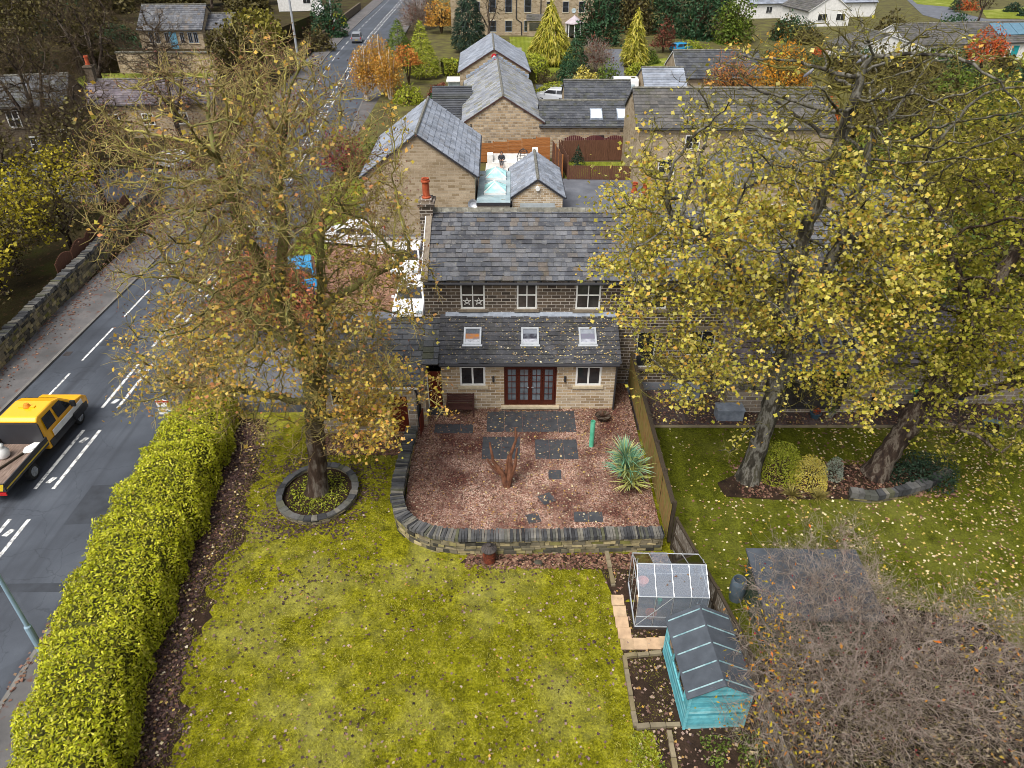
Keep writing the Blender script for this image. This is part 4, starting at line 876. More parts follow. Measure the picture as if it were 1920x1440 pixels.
M['litter_brown'] = lf('brown fallen leaf', ['#48302a', '#66463a', '#7b584a', '#573a31', '#94755f', '#3b2822', '#a08468'], 0)
M['litter_dark'] = lf('wet dark fallen leaf', ['#2f2220', '#453230', '#5a4440', '#382826', '#6d5650', '#241b1a', '#4a3a3a'], 0)
M['litter_pale'] = lf('pale fallen leaf', ['#b5a57a', '#cfc39a', '#a88a5a', '#c9b45a', '#8a6a50', '#d8d0b4'], 0)
M['litter_mix'] = lf('mixed fallen leaf', ['#7a6258', '#6a4a40', '#9a8478', '#5d4038', '#b5a28a', '#86705f', '#b58a3a'], 0)

def samp(c, r, n, shell=.55, rng=RNG):
    d = unit(rng.normal(size=(n, 3))); return np.array(c) + d * (rng.uniform(0, 1, n) ** shell)[:, None] * np.array(r)
def grow(attr, lines, D=.35, di=3.0, dk=.6, it=160, jit=.25, rng=RNG, lift=0.0):
    P = np.zeros((40000, 3)); par = np.full(40000, -1); nch = np.zeros(40000, int); n = 0
    for li, ln in enumerate(lines):
        ln = np.array(ln, float); seg = np.linalg.norm(np.diff(ln, axis=0), axis=1); s = np.concatenate([[0], np.cumsum(seg)])
        q = np.linspace(0, s[-1], max(2, int(s[-1] / D) + 1)); pts = np.column_stack([np.interp(q, s, ln[:, i]) for i in range(3)])
        pts[1:-1] += rng.normal(size=(len(pts) - 2, 3)) * .03
        if li == 0: prev = -1
        else:
            prev = int(np.argmin(((P[:n] - pts[0]) ** 2).sum(1))); pts = pts[1:]
        for p in pts:
            P[n] = p; par[n] = prev
            if prev >= 0: nch[prev] += 1
            prev = n; n += 1
    A = np.array(attr); d = np.sqrt(((A[:, None] - P[None, :n]) ** 2).sum(2)); ni = d.argmin(1); nd = d.min(1)
    for _ in range(it):
        if not len(A): break
        mk = nd < di
        if not mk.any():
            mk = nd < nd.min() + .5
        dr = unit(A[mk] - P[ni[mk]]); acc = np.zeros((n, 3)); np.add.at(acc, ni[mk], dr)
        u = np.unique(ni[mk]); u = u[nch[u] < 3]
        if not len(u): break
        new = P[u] + D * unit(unit(acc[u]) + jit * rng.normal(size=(len(u), 3)) + np.array([0, 0, lift]))
        m = len(u)
        if n + m > 39000: break
        P[n:n + m] = new; par[n:n + m] = u; nch[u] += 1
        dd = np.sqrt(((A[:, None] - new[None]) ** 2).sum(2)); j = dd.argmin(1); v = dd[np.arange(len(A)), j]
        b = v < nd; nd[b] = v[b]; ni[b] = j[b] + n; n += m
        keep = nd > dk; A, nd, ni = A[keep], nd[keep], ni[keep]
    return P[:n].copy(), par[:n].copy()
def radii(par, tip, e, base=None):
    n = len(par); s = np.zeros(n); hc = np.zeros(n, bool); hc[par[par >= 0]] = True; s[~hc] = tip ** e
    for i in range(n - 1, 0, -1):
        if par[i] >= 0: s[par[i]] += s[i]
    r = s ** (1 / e)
    if base: r = tip + (r - tip) * (base - tip) / (r[0] - tip)
    return r
def chains(par, r):
    n = len(par); main = np.full(n, -1); ch = [[] for _ in range(n)]
    for i in range(n):
        if par[i] >= 0: ch[par[i]].append(i)
    out = []; st = [(0, -1)]
    while st:
        i, p = st.pop(); c = [p] if p >= 0 else []
        while True:
            c.append(i)
            if not ch[i]: break
            k = max(ch[i], key=lambda q: r[q])
            st += [(q, i) for q in ch[i] if q != k]; i = k
        out.append(c)
    return out
def tube_arrays(P, r, cl, kf):
    V = []; F = []; o = 0
    for c in cl:
        if len(c) < 2: continue
        p = P[c]; rr = r[c].copy()
        if len(c) > 2: rr[0] = min(rr[0], rr[1] * 1.25)
        k = kf(rr.max()); t = unit(np.gradient(p, axis=0)); a0 = np.array([.31, .77, .2]); a = unit(np.cross(t, a0)); b = np.cross(t, a)
        th = np.arange(k) * 2 * pi / k
        ring = p[:, None] + rr[:, None, None] * (np.cos(th)[None, :, None] * a[:, None] + np.sin(th)[None, :, None] * b[:, None])
        V.append(ring.reshape(-1, 3)); m = len(c); i = np.arange(m - 1)[:, None] * k + np.arange(k)[None]; j = np.arange(m - 1)[:, None] * k + (np.arange(k)[None] + 1) % k
        F.append((np.stack([i, j, j + k, i + k], -1).reshape(-1, 4)) + o); o += m * k
    return (np.concatenate(V), np.concatenate(F)) if V else (np.zeros((0, 3)), np.zeros((0, 4), int))
def twig_arrays(p0, d, L, r0, rng=RNG, curl=.5):
    n = len(p0); L = L[:, None]; d = unit(d); d2 = unit(d + curl * rng.normal(size=(n, 3)))
    p1 = p0 + d * L * .5; p2 = p1 + d2 * L * .5
    a = unit(np.cross(d, rng.normal(size=(n, 3)))); b = np.cross(d, a); th = np.arange(3) * 2 * pi / 3
    V = []
    for p, r in ((p0, r0), (p1, r0 * .75), (p2, r0 * .35)):
        V.append(p[:, None] + np.reshape(r, (-1, 1, 1)) * (np.cos(th)[None, :, None] * a[:, None] + np.sin(th)[None, :, None] * b[:, None]))
    V = np.concatenate(V, 1).reshape(-1, 3); base = np.arange(n)[:, None] * 9
    q = np.array([(i + 3 * s, (i + 1) % 3 + 3 * s, (i + 1) % 3 + 3 * s + 3, i + 3 * s + 3) for s in (0, 1) for i in range(3)])
    F = (base[:, :, None] + q[None]).reshape(-1, 4); return V, F, p1, p2
def make_tree(name, label, cat, loc, attr, lines, D=.35, di=3., dk=.6, tip=.012, e=2.3, base=None, jit=.25, trunk_m='bark_grey', branch_m='branch_moss', twig_m=None, thick=.07,
              tw_n=2, tw_L=(.3, .7), tw_r=.007, tw_max=.05, leaf=None, group=None, rng=RNG, lift=0, tw_up=.3, flare=.5, rz=0, it=160, clump=1):
    "attr and lines in local coordinates; leaf = (n, size, shape, material, keep(P), jitter, up)"
    root = thing(name, label, cat, loc, rz, group)
    P, par = grow(attr, lines, D, di, dk, it, jit, rng, lift); r = radii(par, tip, e, base)
    r = r * (1 + flare * np.exp(-np.clip(P[:, 2], 0, 9) / .45) * (r > .1)); cl = chains(par, r)
    big = [c for c in cl if r[c].max() > thick]; sm = [c for c in cl if r[c].max() <= thick]
    kf = lambda x: 10 if x > .15 else 7 if x > .06 else 5 if x > .025 else 3
    V, F = tube_arrays(P, r, big, kf); np_mesh('trunk', V, F, M[trunk_m], root, smooth=True)
    V1, F1 = tube_arrays(P, r, sm, kf); ends = P[r < tw_max]
    b = None
    if len(V1): b = np_mesh('crown', V1, F1, M[branch_m], root, smooth=True)
    pts = [ends]
    if tw_n:
        idx = np.where((r < tw_max) & (par >= 0))[0]; idx = np.repeat(idx, tw_n); dr = P[idx] - P[par[idx]]
        dr = unit(dr) * .7 + rng.normal(size=(len(idx), 3)) * .8 + np.array([0, 0, tw_up])
        V2, F2, p1, p2 = twig_arrays(P[idx], dr, rng.uniform(*tw_L, len(idx)), np.full(len(idx), tw_r), rng)
        np_mesh('sprays', V2, F2, M[twig_m or branch_m], root); pts += [p1, p2, p2]
    pts = np.concatenate(pts)
    if leaf:
        n, size, shape, lm, keep, jt, up = leaf
        k = pts if keep is None else pts[keep(pts)]
        if len(k):
            a_ = k[rng.integers(0, len(k), max(1, n // clump))]; q = np.repeat(a_, clump, 0)[:n]; q = q + rng.normal(size=q.shape) * jt
            leaf_cloud('foliage', q, size, shape, M[lm], root, up=up, rng=rng)
    return root

# the large, mossy, half bare sycamore in its stone ring
r1 = np.random.default_rng(11)
B1 = np.array([-7.95, 21.7, -.35])
at = np.concatenate([samp((.1, 0, 10.6), (5.0, 5.0, 6.7), 4000, .5, r1), samp((.1, 0, 13.3), (5.1, 4.8, 3.5), 1900, .55, r1), samp((3.0, -1.2, 5.4), (2.9, 2.2, 1.5), 500, .6, r1), samp((-3.2, -.5, 6.6), (2.9, 2.8, 1.9), 600, .6, r1), samp((.6, -1.8, 5.6), (3.2, 1.8, 2.0), 200, .6, r1), samp((2.2, 0, 9), (3.6, 4, 4), 250, .6, r1)])
at = at[(at[:, 2] > 3.1) & (vnoise(at, 1.25, 17) > .36)]
ln = [[(0, 0, 0), (.25, 0, 1.5), (.45, -.05, 3.4), (.6, -.05, 5.4), (.45, -.1, 7.2), (.05, -.1, 8.9), (-.6, -.2, 11.5), (-.9, -.2, 14)],
      [(.45, 0, 3.2), (.85, .3, 4.7), (1.0, .5, 6.5), (1.3, .6, 8.8), (1.7, .8, 11.4)], [(.05, -.1, 8.9), (.5, .2, 10.8), (.7, .3, 13.5)], [(.5, 0, 6.6), (-1.6, .4, 8.4), (-3.6, .5, 9.7)], [(1.2, .55, 8.2), (3.2, .2, 9.6), (4.6, 0, 10.4)],
      [(.3, -.1, 3.9), (1.6, -.9, 4.6), (3.4, -1.2, 4.9)], [(.4, -.1, 4.6), (-1.6, -.7, 5.6), (-3.6, -.8, 5.9)]]
def keep1(P):
    pr = np.clip(1.1 - (P[:, 2] - 4.8) / 5.4, .05, 1) * np.where(P[:, 0] > 0, 1.1, .62) * np.where((P[:, 0] > 1.6) & (P[:, 2] > 6.1) & (P[:, 2] < 8.8) & (P[:, 1] < 1.5), .3, 1) * np.where((np.abs(P[:, 0] - .3) < 1.5) & (P[:, 2] < 7) & (P[:, 1] < .5), .15, 1) + .05 * (P[:, 0] > 1.5); pr *= np.clip(vnoise(P, 1.1, 3) * 2.4 - .55, .08, 1.3)
    return r1.uniform(0, 1, len(P)) < pr
r1t = make_tree('sycamore_tree', 'tall mossy half bare sycamore with gold leaves rising from a round stone ring', 'tree', tuple(B1), at, ln, .25, 3.2, .29, .0125, 2.4, .36, .13, 'bark_syc', 'branch_moss', 'twig_red', thick=.11,
          tw_n=3, tw_L=(.25, .7), tw_r=.01, leaf=(9500, .135, 'maple', 'leaf_gold', keep1, .16, .9), clump=3, rng=r1, lift=.06)
M['bud'] = lf('purple brown bud and seed', ['#5a3c38', '#744c44', '#6a4a34', '#84604a', '#5f4a30'], .1)
sp_ = [c for c in COL.objects if c.parent == r1t and c.name.startswith('sprays')][0]; cv = np.empty(len(sp_.data.vertices) * 3); sp_.data.vertices.foreach_get('co', cv); cv = cv.reshape(-1, 9, 3)[:, 7]
cv = cv[r1.uniform(0, 1, len(cv)) < np.clip((cv[:, 2] - 7.0) / 5.5, 0, .75)]; leaf_cloud('bud_clumps', np.repeat(cv, 2, 0) + r1.normal(size=(len(cv) * 2, 3)) * .06, .075, 'oval', M['bud'], r1t, up=.4, rng=r1)
# the pair of yellow sycamores in the neighbour's bed
r2 = np.random.default_rng(21)
B2 = np.array([9.75, 22.35, -.1])
at = np.concatenate([samp((-1.2, .3, 10.4), (5.9, 5.0, 5.9), 2300, .42, r2), samp((-3.6, -.9, 5.5), (2.0, 2.0, 1.2), 260, .6, r2), samp((1.4, -1.4, 5.4), (3.0, 2.0, .9), 170, .6, r2), samp((-1.4, -2.2, 3.6), (1.5, 1.2, .9), 60, .6, r2), samp((.8, .4, 14.8), (5.4, 4.4, 2.5), 1700, .55, r2)])
at = at[(vnoise(at, 1.05, 23) > .38) | (at[:, 2] > 13)]
ln = [[(0, 0, 0), (.1, .05, 1.6), (.3, .1, 3.6), (.35, .2, 5.8), (.1, .3, 8), (.1, .3, 10.5), (.5, .4, 13.5), (.7, .4, 15.8)], [(.35, .2, 5.8), (1.0, .4, 8), (1.5, .5, 10.8), (1.6, .6, 13.8)], [(.2, .25, 7), (-1.4, 0, 8.8), (-3.3, 0, 10.6), (-4.6, 0, 11.4)], [(1.3, .5, 9.6), (2.8, .8, 11), (3.8, 1, 12.2)],
      [(.3, .1, 4.3), (-1.5, -.8, 5.2), (-3.0, -1.4, 5.3)], [(.35, .1, 4.8), (1.8, -1.2, 5.4), (3.0, -1.6, 5.0)], [(.2, .1, 2.9), (-.9, -1.1, 3.4), (-1.7, -2.0, 3.3)]]
def keep2(P):
    pr = np.clip(1.5 - (P[:, 2] - 10.2) / 2.5, .035, 1) * np.clip(vnoise(P, 1.25, 5) * 3.8 - 1.35, .02, 1.3) * np.where((np.abs(P[:, 0] - .2) < 1.1) & (P[:, 2] < 6.5) & (P[:, 1] < .6), .12, 1); return r2.uniform(0, 1, len(P)) < pr
make_tree('sycamore_tree', 'tall yellow green sycamore with smooth pale trunk and bare top beside the clipped shrubs', 'tree', tuple(B2), at, ln, .3, 3.2, .44, .012, 2.3, .37, .17, 'bark_grey', 'branch_olive', 'branch_olive',
          tw_n=2, tw_r=.009, clump=8, leaf=(24000, .14, 'maple', 'leaf_yellow', keep2, .2, 1.0), rng=r2, lift=.05)
r3 = np.random.default_rng(31)
B3 = np.array([15.1, 22.6, -.1])
at = np.concatenate([samp((3.2, 1.5, 9.4), (6.2, 5.4, 5.9), 2200, .42, r3), samp((5.4, -.4, 5.4), (3.4, 2.4, 1.3), 200, .6, r3), samp((2.4, -1.9, 3.2), (2.4, 1.4, 1.3), 120, .6, r3), samp((.6, -1.6, 5.8), (2.4, 2, 1.2), 160, .6, r3)])
at = at[vnoise(at, 1.0, 29) > .36]
ln = [[(0, 0, 0), (.35, .05, 1.5), (.9, .2, 3.2), (1.6, .4, 5.2), (2.2, .7, 7.6), (2.8, 1, 10.5), (3.2, 1.2, 13.4)], [(1.6, .4, 5.2), (3.4, .8, 7), (5.6, 1, 9)], [(1.0, .2, 3.6), (3.6, -.4, 4.8), (5.8, -.8, 5.2)], [(2.0, .6, 6.8), (.6, .6, 9), (-.6, .6, 10.6)], [(.8, .1, 3.0), (1.7, -1.2, 3.4), (2.9, -2.2, 3.0)]]
def keep3(P):
    pr = np.clip(vnoise(P, 1.0, 8) * 3.4 - 1.0, .05, 1.3) * np.where((P[:, 0] > 3.2) & (P[:, 2] < 4.9), .2, 1); return r3.uniform(0, 1, len(P)) < pr
r3t = make_tree('sycamore_tree', 'broad olive sycamore with dark leaning trunk in the stone edged bed', 'tree', tuple(B3), at, ln, .31, 3.2, .46, .012, 2.3, .42, .28, 'bark_dark', 'branch_olive', 'branch_olive',
          tw_n=2, tw_r=.009, clump=8, leaf=(26000, .145, 'maple', 'leaf_olive', keep3, .2, 1.0), rng=r3, lift=.04)
leaf_cloud('foliage', samp((3.6, -.2, 6.2), (3.6, 2.2, 1.3), 700, .5, r3) , .18, 'maple', M['leaf_yellow'], r3t, up=1., rng=r3)
# bare purple twigged shrub by the sheds
r4 = np.random.default_rng(41)
B4 = np.array([9.8, 12.2, -.1])
at = np.concatenate([samp((.2, .1, 1.8), (3.5, 3.3, 2.5), 2300, .6, r4), samp((-.2, 2.4, 1.9), (2.6, 2.6, 1.3), 700, .6, r4), samp((-2.6, -.8, 1.6), (1.7, 2.0, 1.3), 420, .6, r4), samp((1.2, 4.8, 1.9), (1.9, 1.4, 1.1), 90, .6, r4), samp((4.8, -.4, 1.7), (2.8, 3.6, 1.7), 900, .6, r4)]); at = at[at[:, 2] > .25]
ln = [[(0, 0, 0), (.1, .1, .5)]] + [[(.1, .1, .4), (.1 + .7 * cos(t), .1 + .7 * sin(t), .9), (.1 + 1.6 * cos(t), .1 + 1.7 * sin(t), 1.7)] for t in (.3, 1.2, 2.1, 3.0, 3.9, 4.8, 5.7)]
sroot = make_tree('bare_shrub', 'wide tangled bare shrub of purple grey twigs beside the turquoise shed', 'shrub', tuple(B4), at, ln, .16, 1.2, .26, .0055, 2.4, .065, .55, 'branch_purple', 'branch_purple', 'branch_purple', thick=.03,
          tw_n=3, tw_L=(.3, 1.0), tw_r=.0043, tw_max=.03, leaf=(1500, .13, 'oval', 'leaf_cherry', lambda P: ((P[:, 0] < -1.7) | (P[:, 0] > 3) | (r4.uniform(0, 1, len(P)) < .06)) & (r4.uniform(0, 1, len(P)) < np.where(P[:, 0] < -1.7, .9, .4)), .08, .3), rng=r4, tw_up=.2, flare=0)
leaf_cloud('berry_clumps', at[r4.integers(0, len(at), 420)] + r4.normal(size=(420, 3)) * .2, .055, 'round', lf('red berry', ['#6a1020', '#8a1c2c', '#a82c38'], 0), sroot, up=.3, rng=r4)
leaf_cloud('undergrowth', samp((.6, -.4, .35), (4.4, 3.9, .8), 9000, .7, r4), .1, 'oval', M['leaf_wood'], sroot, up=.6, rng=r4)

# ------------------------------------------------------------------ shrubs, conifers, hedges
def bush(name, label, cat, loc, rad, n, size, shape, mat, group=None, rng=None, stem='branch_brown', lump=.45, up=.7, flat=.15, bare=0, twigs=0, core=.35):
    rng = rng or np.random.default_rng(abs(hash(label)) % 9999 if False else int(abs(loc[0]) * 131 + abs(loc[1]) * 17) % 99991)
    root = thing(name, label, cat, loc, 0, group); rx, ry, h = rad
    d = unit(rng.normal(size=(n, 3))); d[:, 2] = np.abs(d[:, 2]) * (1 + flat) - flat
    lum = 1 - lump + lump * 1.5 * vnoise(d * 1.0, 3.2, int(rx * 100) % 77)
    t = (core + (1 - core) * rng.uniform(0, 1, n) ** .5) * lum
    P = d * t[:, None] * np.array([rx, ry, h]); P[:, 2] = np.maximum(P[:, 2], .05) + (0 if bare == 0 else bare)
    m = MB(); ns = 7
    for i in range(ns):
        a = 2 * pi * i / ns + rng.uniform(0, .5); q = .55
        m.tube([(0, 0, -.1), (rx * .2 * cos(a), ry * .2 * sin(a), h * .35 + bare * .7), (rx * q * cos(a), ry * q * sin(a), h * (.6 + .2 * rng.uniform()) + bare)], [max(.02, h * .025), max(.015, h * .018), .008], 5)
    m.build('stem', M[stem], root)
    if twigs:
        ang = rng.normal(size=(twigs, 3)); dd = unit(ang * np.array([1, 1, .6]) + np.array([0, 0, .7])); p0 = dd * np.array([rx, ry, h]) * rng.uniform(.2, .75, (twigs, 1)); p0[:, 2] = np.abs(p0[:, 2]) + bare * .6
        V, F, _, _ = twig_arrays(p0, dd + rng.normal(size=(twigs, 3)) * .3, rng.uniform(.25, .5, twigs) * h * .6, np.full(twigs, max(.008, h * .006)), rng); np_mesh('sprays', V, F, M[stem], root)
    nr = unit(P * np.array([1 / rx, 1 / ry, 1 / h]))
    leaf_cloud('foliage', P, size, shape, M[mat], root, up=up, nrm=nr + np.array([0, 0, .5]), rng=rng)
    return root
def conifer(name, label, cat, loc, h, r, n, mat, size=.7, lean=.35, power=.85, group=None, rng=None, lump=.3, shape='blade'):
    rng = rng or np.random.default_rng(int(abs(loc[0]) * 131 + abs(loc[1]) * 17) % 99991)
    root = thing(name, label, cat, loc, 0, group); t = 1 - np.sqrt(rng.uniform(0, 1, n)) * .98; a = rng.uniform(0, 2 * pi, n)
    q = np.column_stack([np.cos(a), np.sin(a), t * 4]); rr = r * ((1 - t) ** power) * np.clip(t * 7 + .55, 0, 1) * (1 - lump + lump * 1.6 * vnoise(q, 2.4, 5)) * (.55 + .45 * rng.uniform(0, 1, n) ** .5)
    P = np.column_stack([rr * np.cos(a), rr * np.sin(a), .25 + t * (h - .25)]); out = np.column_stack([np.cos(a), np.sin(a), np.full(n, -lean)])
    MB().tube([(0, 0, -.1), (0, 0, h * .9)], [max(.06, h * .02), .02], 7).build('trunk', M['bark_dark'], root)
    leaf_cloud('foliage', P, size, shape, M[mat], root, up=1.6, nrm=unit(out * np.array([1, 1, 0]) + np.array([0, 0, .9])), along=out * 1.6, rng=rng)
    return root
def hedge(name, label, pts, wd, h, n, size, mat, z=0, shape='oval', core_m=None, rng=None, cat='hedge', jag=.08, group=None):
    rng = rng or np.random.default_rng(len(label) * 37); pts = np.array(pts, float); wd = np.broadcast_to(wd, len(pts)); h = np.broadcast_to(h, len(pts))
    c = pts[len(pts) // 2]; root = thing(name, label, cat, (c[0], c[1], z), 0, group); off = (c[0], c[1], z)
    s = np.concatenate([[0], np.cumsum(np.linalg.norm(np.diff(pts, axis=0), axis=1))])
    def at_(q):
        x = np.interp(q, s, pts[:, 0]); y = np.interp(q, s, pts[:, 1]); e = .05
        d = unit(np.column_stack([np.interp(q + e, s, pts[:, 0]) - np.interp(q - e, s, pts[:, 0]), np.interp(q + e, s, pts[:, 1]) - np.interp(q - e, s, pts[:, 1])]))
        return np.column_stack([x, y]), np.column_stack([-d[:, 1], d[:, 0]]), np.interp(q, s, wd), np.interp(q, s, h)
    def prof(t, w_, h_, k):          # t 0..1 round the section from one foot over the top to the other
        a = pi * t; cx = np.cos(a); cz = np.sin(a); p = .62
        return np.sign(cx) * np.abs(cx) ** p * w_ / 2 * k, np.abs(cz) ** .55 * h_ * k
    tt_ = np.linspace(0, 1, 200); ox, oz = prof(tt_, wd.mean(), h.mean(), 1); al = np.concatenate([[0], np.cumsum(np.hypot(np.diff(ox), np.diff(oz)))]); al /= al[-1]
    q = rng.uniform(0, s[-1], n); t = np.interp(rng.uniform(0, 1, n), al, tt_); c0, nn, w_, h_ = at_(q)
    k = 1 + jag * (vnoise(np.column_stack([q, t * 5]), 2.2, 3) * 2 - 1) + rng.normal(size=n) * .03 - rng.uniform(0, 1, n) ** 3 * .12
    o, zz = prof(t, w_, h_, k); P = np.column_stack([c0 + nn * o[:, None], zz + z])
    a = pi * t; nr = np.column_stack([nn * np.cos(a)[:, None], np.sin(a)]); 
    m = 40; qs = np.linspace(0, s[-1], m); ts = np.linspace(0, 1, 13); c1, n1, w1, h1 = at_(qs); V = []
    for tt in ts:
        o, zz = prof(np.full(m, tt), w1, h1, .88); V.append(np.column_stack([c1 + n1 * o[:, None], zz + z - .05]))
    V = np.stack(V, 1).reshape(-1, 3); F = np.array([(i * 13 + j, i * 13 + j + 1, i * 13 + j + 14, i * 13 + j + 13) for i in range(m - 1) for j in range(12)])
    ends = [np.array([[e * 13 + j for j in range(13)]]) for e in (0, m - 1)]
    np_mesh('hedge_core', V, [F] + ends, core_m or m_noise('hedge twigs', [(.3, '#2f2f14'), (.7, '#525418')], 6), root, off)
    leaf_cloud('foliage', P, size, shape, M[mat], root, off, up=1.0, nrm=nr * 1.1 + np.array([0, 0, .35]), rng=rng)
    return root
hedge('clipped_hedge', 'long broad bright yellow green clipped hedge between lawn and road', [(-9.6, 3), (-10.85, 7.5), (-11.85, 10.5), (-12.75, 14), (-13.35, 18.5), (-13.55, 22), (-13.75, 25), (-13.9, 27.4)], [2.3, 2.4, 2.6, 2.9, 3.2, 3.0, 2.6, 2.0], [2.3, 2.25, 2.2, 2.1, 2.0, 2.0, 1.9, 1.6], 72000, .12, 'leaf_hedge', -.36, jag=.17)
conifer('golden_conifer', 'largest golden conifer with drooping yellow sprays in front of the tall terrace', 'conifer', (5.9, 118.5, 0), 8.6, 3.9, 2600, 'leaf_goldcon', 1.15, .9, .8)
conifer('golden_conifer', 'slim golden conifer beside the lane and the camper van', 'conifer', (18.5, 117, 0), 8.0, 2.3, 1500, 'leaf_goldcon', .95, .5, .7)
conifer('green_conifer', 'bright green conifer above the orange shrub by the road', 'conifer', (-12.6, 108, 0), 7.4, 2.9, 2600, 'leaf_lime', .6, -.4, .75)
conifer('green_conifer', 'rounded green conifer at the road edge, its top hidden by no other tree', 'conifer', (-17.0, 117, 0), 6.6, 2.9, 2000, 'leaf_mid', .6, -.4, .7)
conifer('dark_pine', 'tall dark pine between the road conifers and the farthest cottage', 'conifer', (-7.2, 130, 0), 11.5, 3.2, 2600, 'leaf_pine', .9, .2, .55)
conifer('dark_conifer', 'dark conifer tucked against the golden conifer', 'conifer', (9.2, 112, 0), 5.0, 2.4, 1500, 'leaf_green', .6, .2, .7)
conifer('small_fir', 'young fir on the little fenced lawn', 'conifer', (6.0, 65.2, 0), 2.1, .75, 500, 'leaf_pine', .28, .1, .9)
# woodland proto trees, built once and copied
r5 = np.random.default_rng(51)
def woodland(seed, leafn, lm, nm, lb, h=11, grp=None, branch='branch_brown', spread=4.2, loc=(0, 0, 0), n=520, tw=2, lsz=.3, rng=None):
    rg = np.random.default_rng(seed)
    at = np.concatenate([samp((0, 0, h * .62), (spread, spread, h * .38), n, .45, rg)]); ln = [[(0, 0, 0), (.1, .1, h * .2), (.2, 0, h * .45), (.1, .1, h * .7)], [(.15, 0, h * .3), (1.1, .4, h * .5), (1.6, .6, h * .68)], [(.15, 0, h * .27), (-1.1, -.3, h * .5), (-1.8, -.2, h * .66)], [(.15, 0, h * .35), (-.2, 1.2, h * .6)]]
    return make_tree(nm, lb, 'tree', loc, at, ln, .5, 4, .8, .018, 2.2, h * .026, .3, 'bark_dark', branch, branch, tw_n=tw, tw_L=(.4, 1.1), tw_r=.012, tw_max=.06, leaf=(leafn, lsz, 'quad', lm, None, .25, .6) if leafn else None, group=grp, rng=rg, thick=.09)
bt = woodland(61, 0, None, 'bare_tree', 'big bare dark tree standing before the village house with white sash windows', 12.2, branch='branch_brown', spread=4.6, loc=(-43.2, 66.8, -.6), n=1300, tw=7)
WG = 'bare trees of the wooded hillside'; WL = 'bare brown tree of the dark wooded hillside above the village house'
wt = woodland(62, 1500, 'leaf_wood', 'woodland_tree', WL, 12, WG, spread=4.6, n=520, tw=7, loc=(-62, 88, -.5))
for i, (u, v, s) in enumerate([(30, 150, 1.1), (90, 100, 1.15), (150, 130, .9), (10, 70, 1.2), (75, 45, 1.2), (140, 60, 1.1), (205, 62, 1.0), (30, 15, 1.2), (105, 12, 1.2), (180, 20, 1.15), (245, 28, 1.1), (300, 8, 1.1), (350, 15, 1.0), (60, 200, .8), (400, 22, 1.0), (-30, 110, 1.2), (-60, 60, 1.3), (225, -10, 1.3), (60, -15, 1.3), (150, -15, 1.3), (380, -12, 1.2), (460, -8, 1.2)]):
    c = copy_tree(wt); p = G(u, v, .5); c.location = (p[0], p[1], -.3 if v > 120 else 1.2); c.rotation_euler.z = i * 2.3; c.scale = (s, s, s * (1 + .1 * ((i * 7) % 3)))
sc = bush('scrub_bush', 'brown olive scrub under the bare trees of the wooded hillside', 'bush', (-66, 92, -.5), (4.2, 4, 4.4), 1700, .42, 'quad', 'leaf_wood', 'scrub of the wooded hillside', twigs=700, core=.2)
se = bush('ivy_mound', 'dark ivy covered mound among the bare trees of the wooded hillside', 'bush', (-74, 98, -.5), (4, 3.6, 5), 1500, .5, 'oval', 'leaf_green', 'ivy mounds of the wooded hillside', twigs=200)
rs_ = np.random.default_rng(5); hid = 0
for i in range(110):
    u, v = rs_.uniform(-80, 520), rs_.uniform(-25, 165)
    if (u > 225 and v > 38 and u < 420) or (u > 420 and v > 62) or (v > 120 and u > 150) or (v > 150 and u > 60): continue
    if 180 < u < 300 and v > 60 and v < 100: continue
    p = G(u, v, 0); c = copy_tree(se if i % 4 == 0 else sc); z = 1.8 if v < 105 else -.4; c.location = (p[0], p[1], z); q = rs_.uniform(.7, 1.25) * (1 + max(0, 60 - v) / 160); c.scale = (q, q, q * rs_.uniform(.8, 1.3)); c.rotation_euler.z = i
bush('evergreen_bush', 'dark evergreen mound left of the cottage with the pale blue door'.replace('left of', 'next to'), 'bush', (-59.5, 119, 2.4), (4.2, 3, 3.2), 1500, .5, 'oval', 'leaf_green')
bush('rust_bush', 'rust tinted bush on top of the village retaining wall', 'bush', (-61, 114, 2.2), (3.2, 2.4, 3.0), 1100, .4, 'quad', 'leaf_wood', twigs=120)
woodland(63, 2600, 'leaf_olivewood', 'olive_tree_crown'.replace('olive_tree_crown', 'yellowing_tree'), 'yellow olive tree over the roadside beside the telegraph pole', 8.5, None, 'branch_brown', 4.2, (-36.8, 112, -.3), lsz=.4)
woodland(64, 1700, 'leaf_wood', 'brown_tree', 'brown leafed tree between the blue door cottage and the road', 8, None, 'branch_brown', 4, (-36.5, 103, -.3), lsz=.35)
wy = woodland(65, 2600, 'leaf_yellowwood', 'yellow_thicket_tree', 'yellow leafed thorn tree behind the roadside stone wall', 6.4, None, 'branch_brown', 3.6, (-32.8, 43.5, -.6), lsz=.17, n=700, tw=4)
for lb, x, y, s in (('half bare thorn tree with thin yellow leaves, nearest along the roadside wall'.replace(', nearest', ' close'), -31.6, 36.0, 1.0), ('dark twiggy thorn tree at the road bend behind the stone wall', -34.5, 53, .95), ('yellow thorn tree set back deep behind the roadside wall', -37.5, 46, 1.1), ('low thorn tree at the picture edge behind the roadside wall', -33, 30.5, .9)):
    c = copy_tree(wy); c['label'] = lb; c.location = (x, y, -.6); c.rotation_euler.z = x * 3; c.scale = (s, s, s * .95)
wd2 = woodland(68, 1100, 'leaf_wood', 'dark_thorn_tree', 'dark twiggy thorn trees crowding behind the roadside wall', 6.8, 'dark thorn trees behind the roadside wall', 'branch_brown', 3.6, (-35, 40, -.6), lsz=.2, n=700, tw=6)
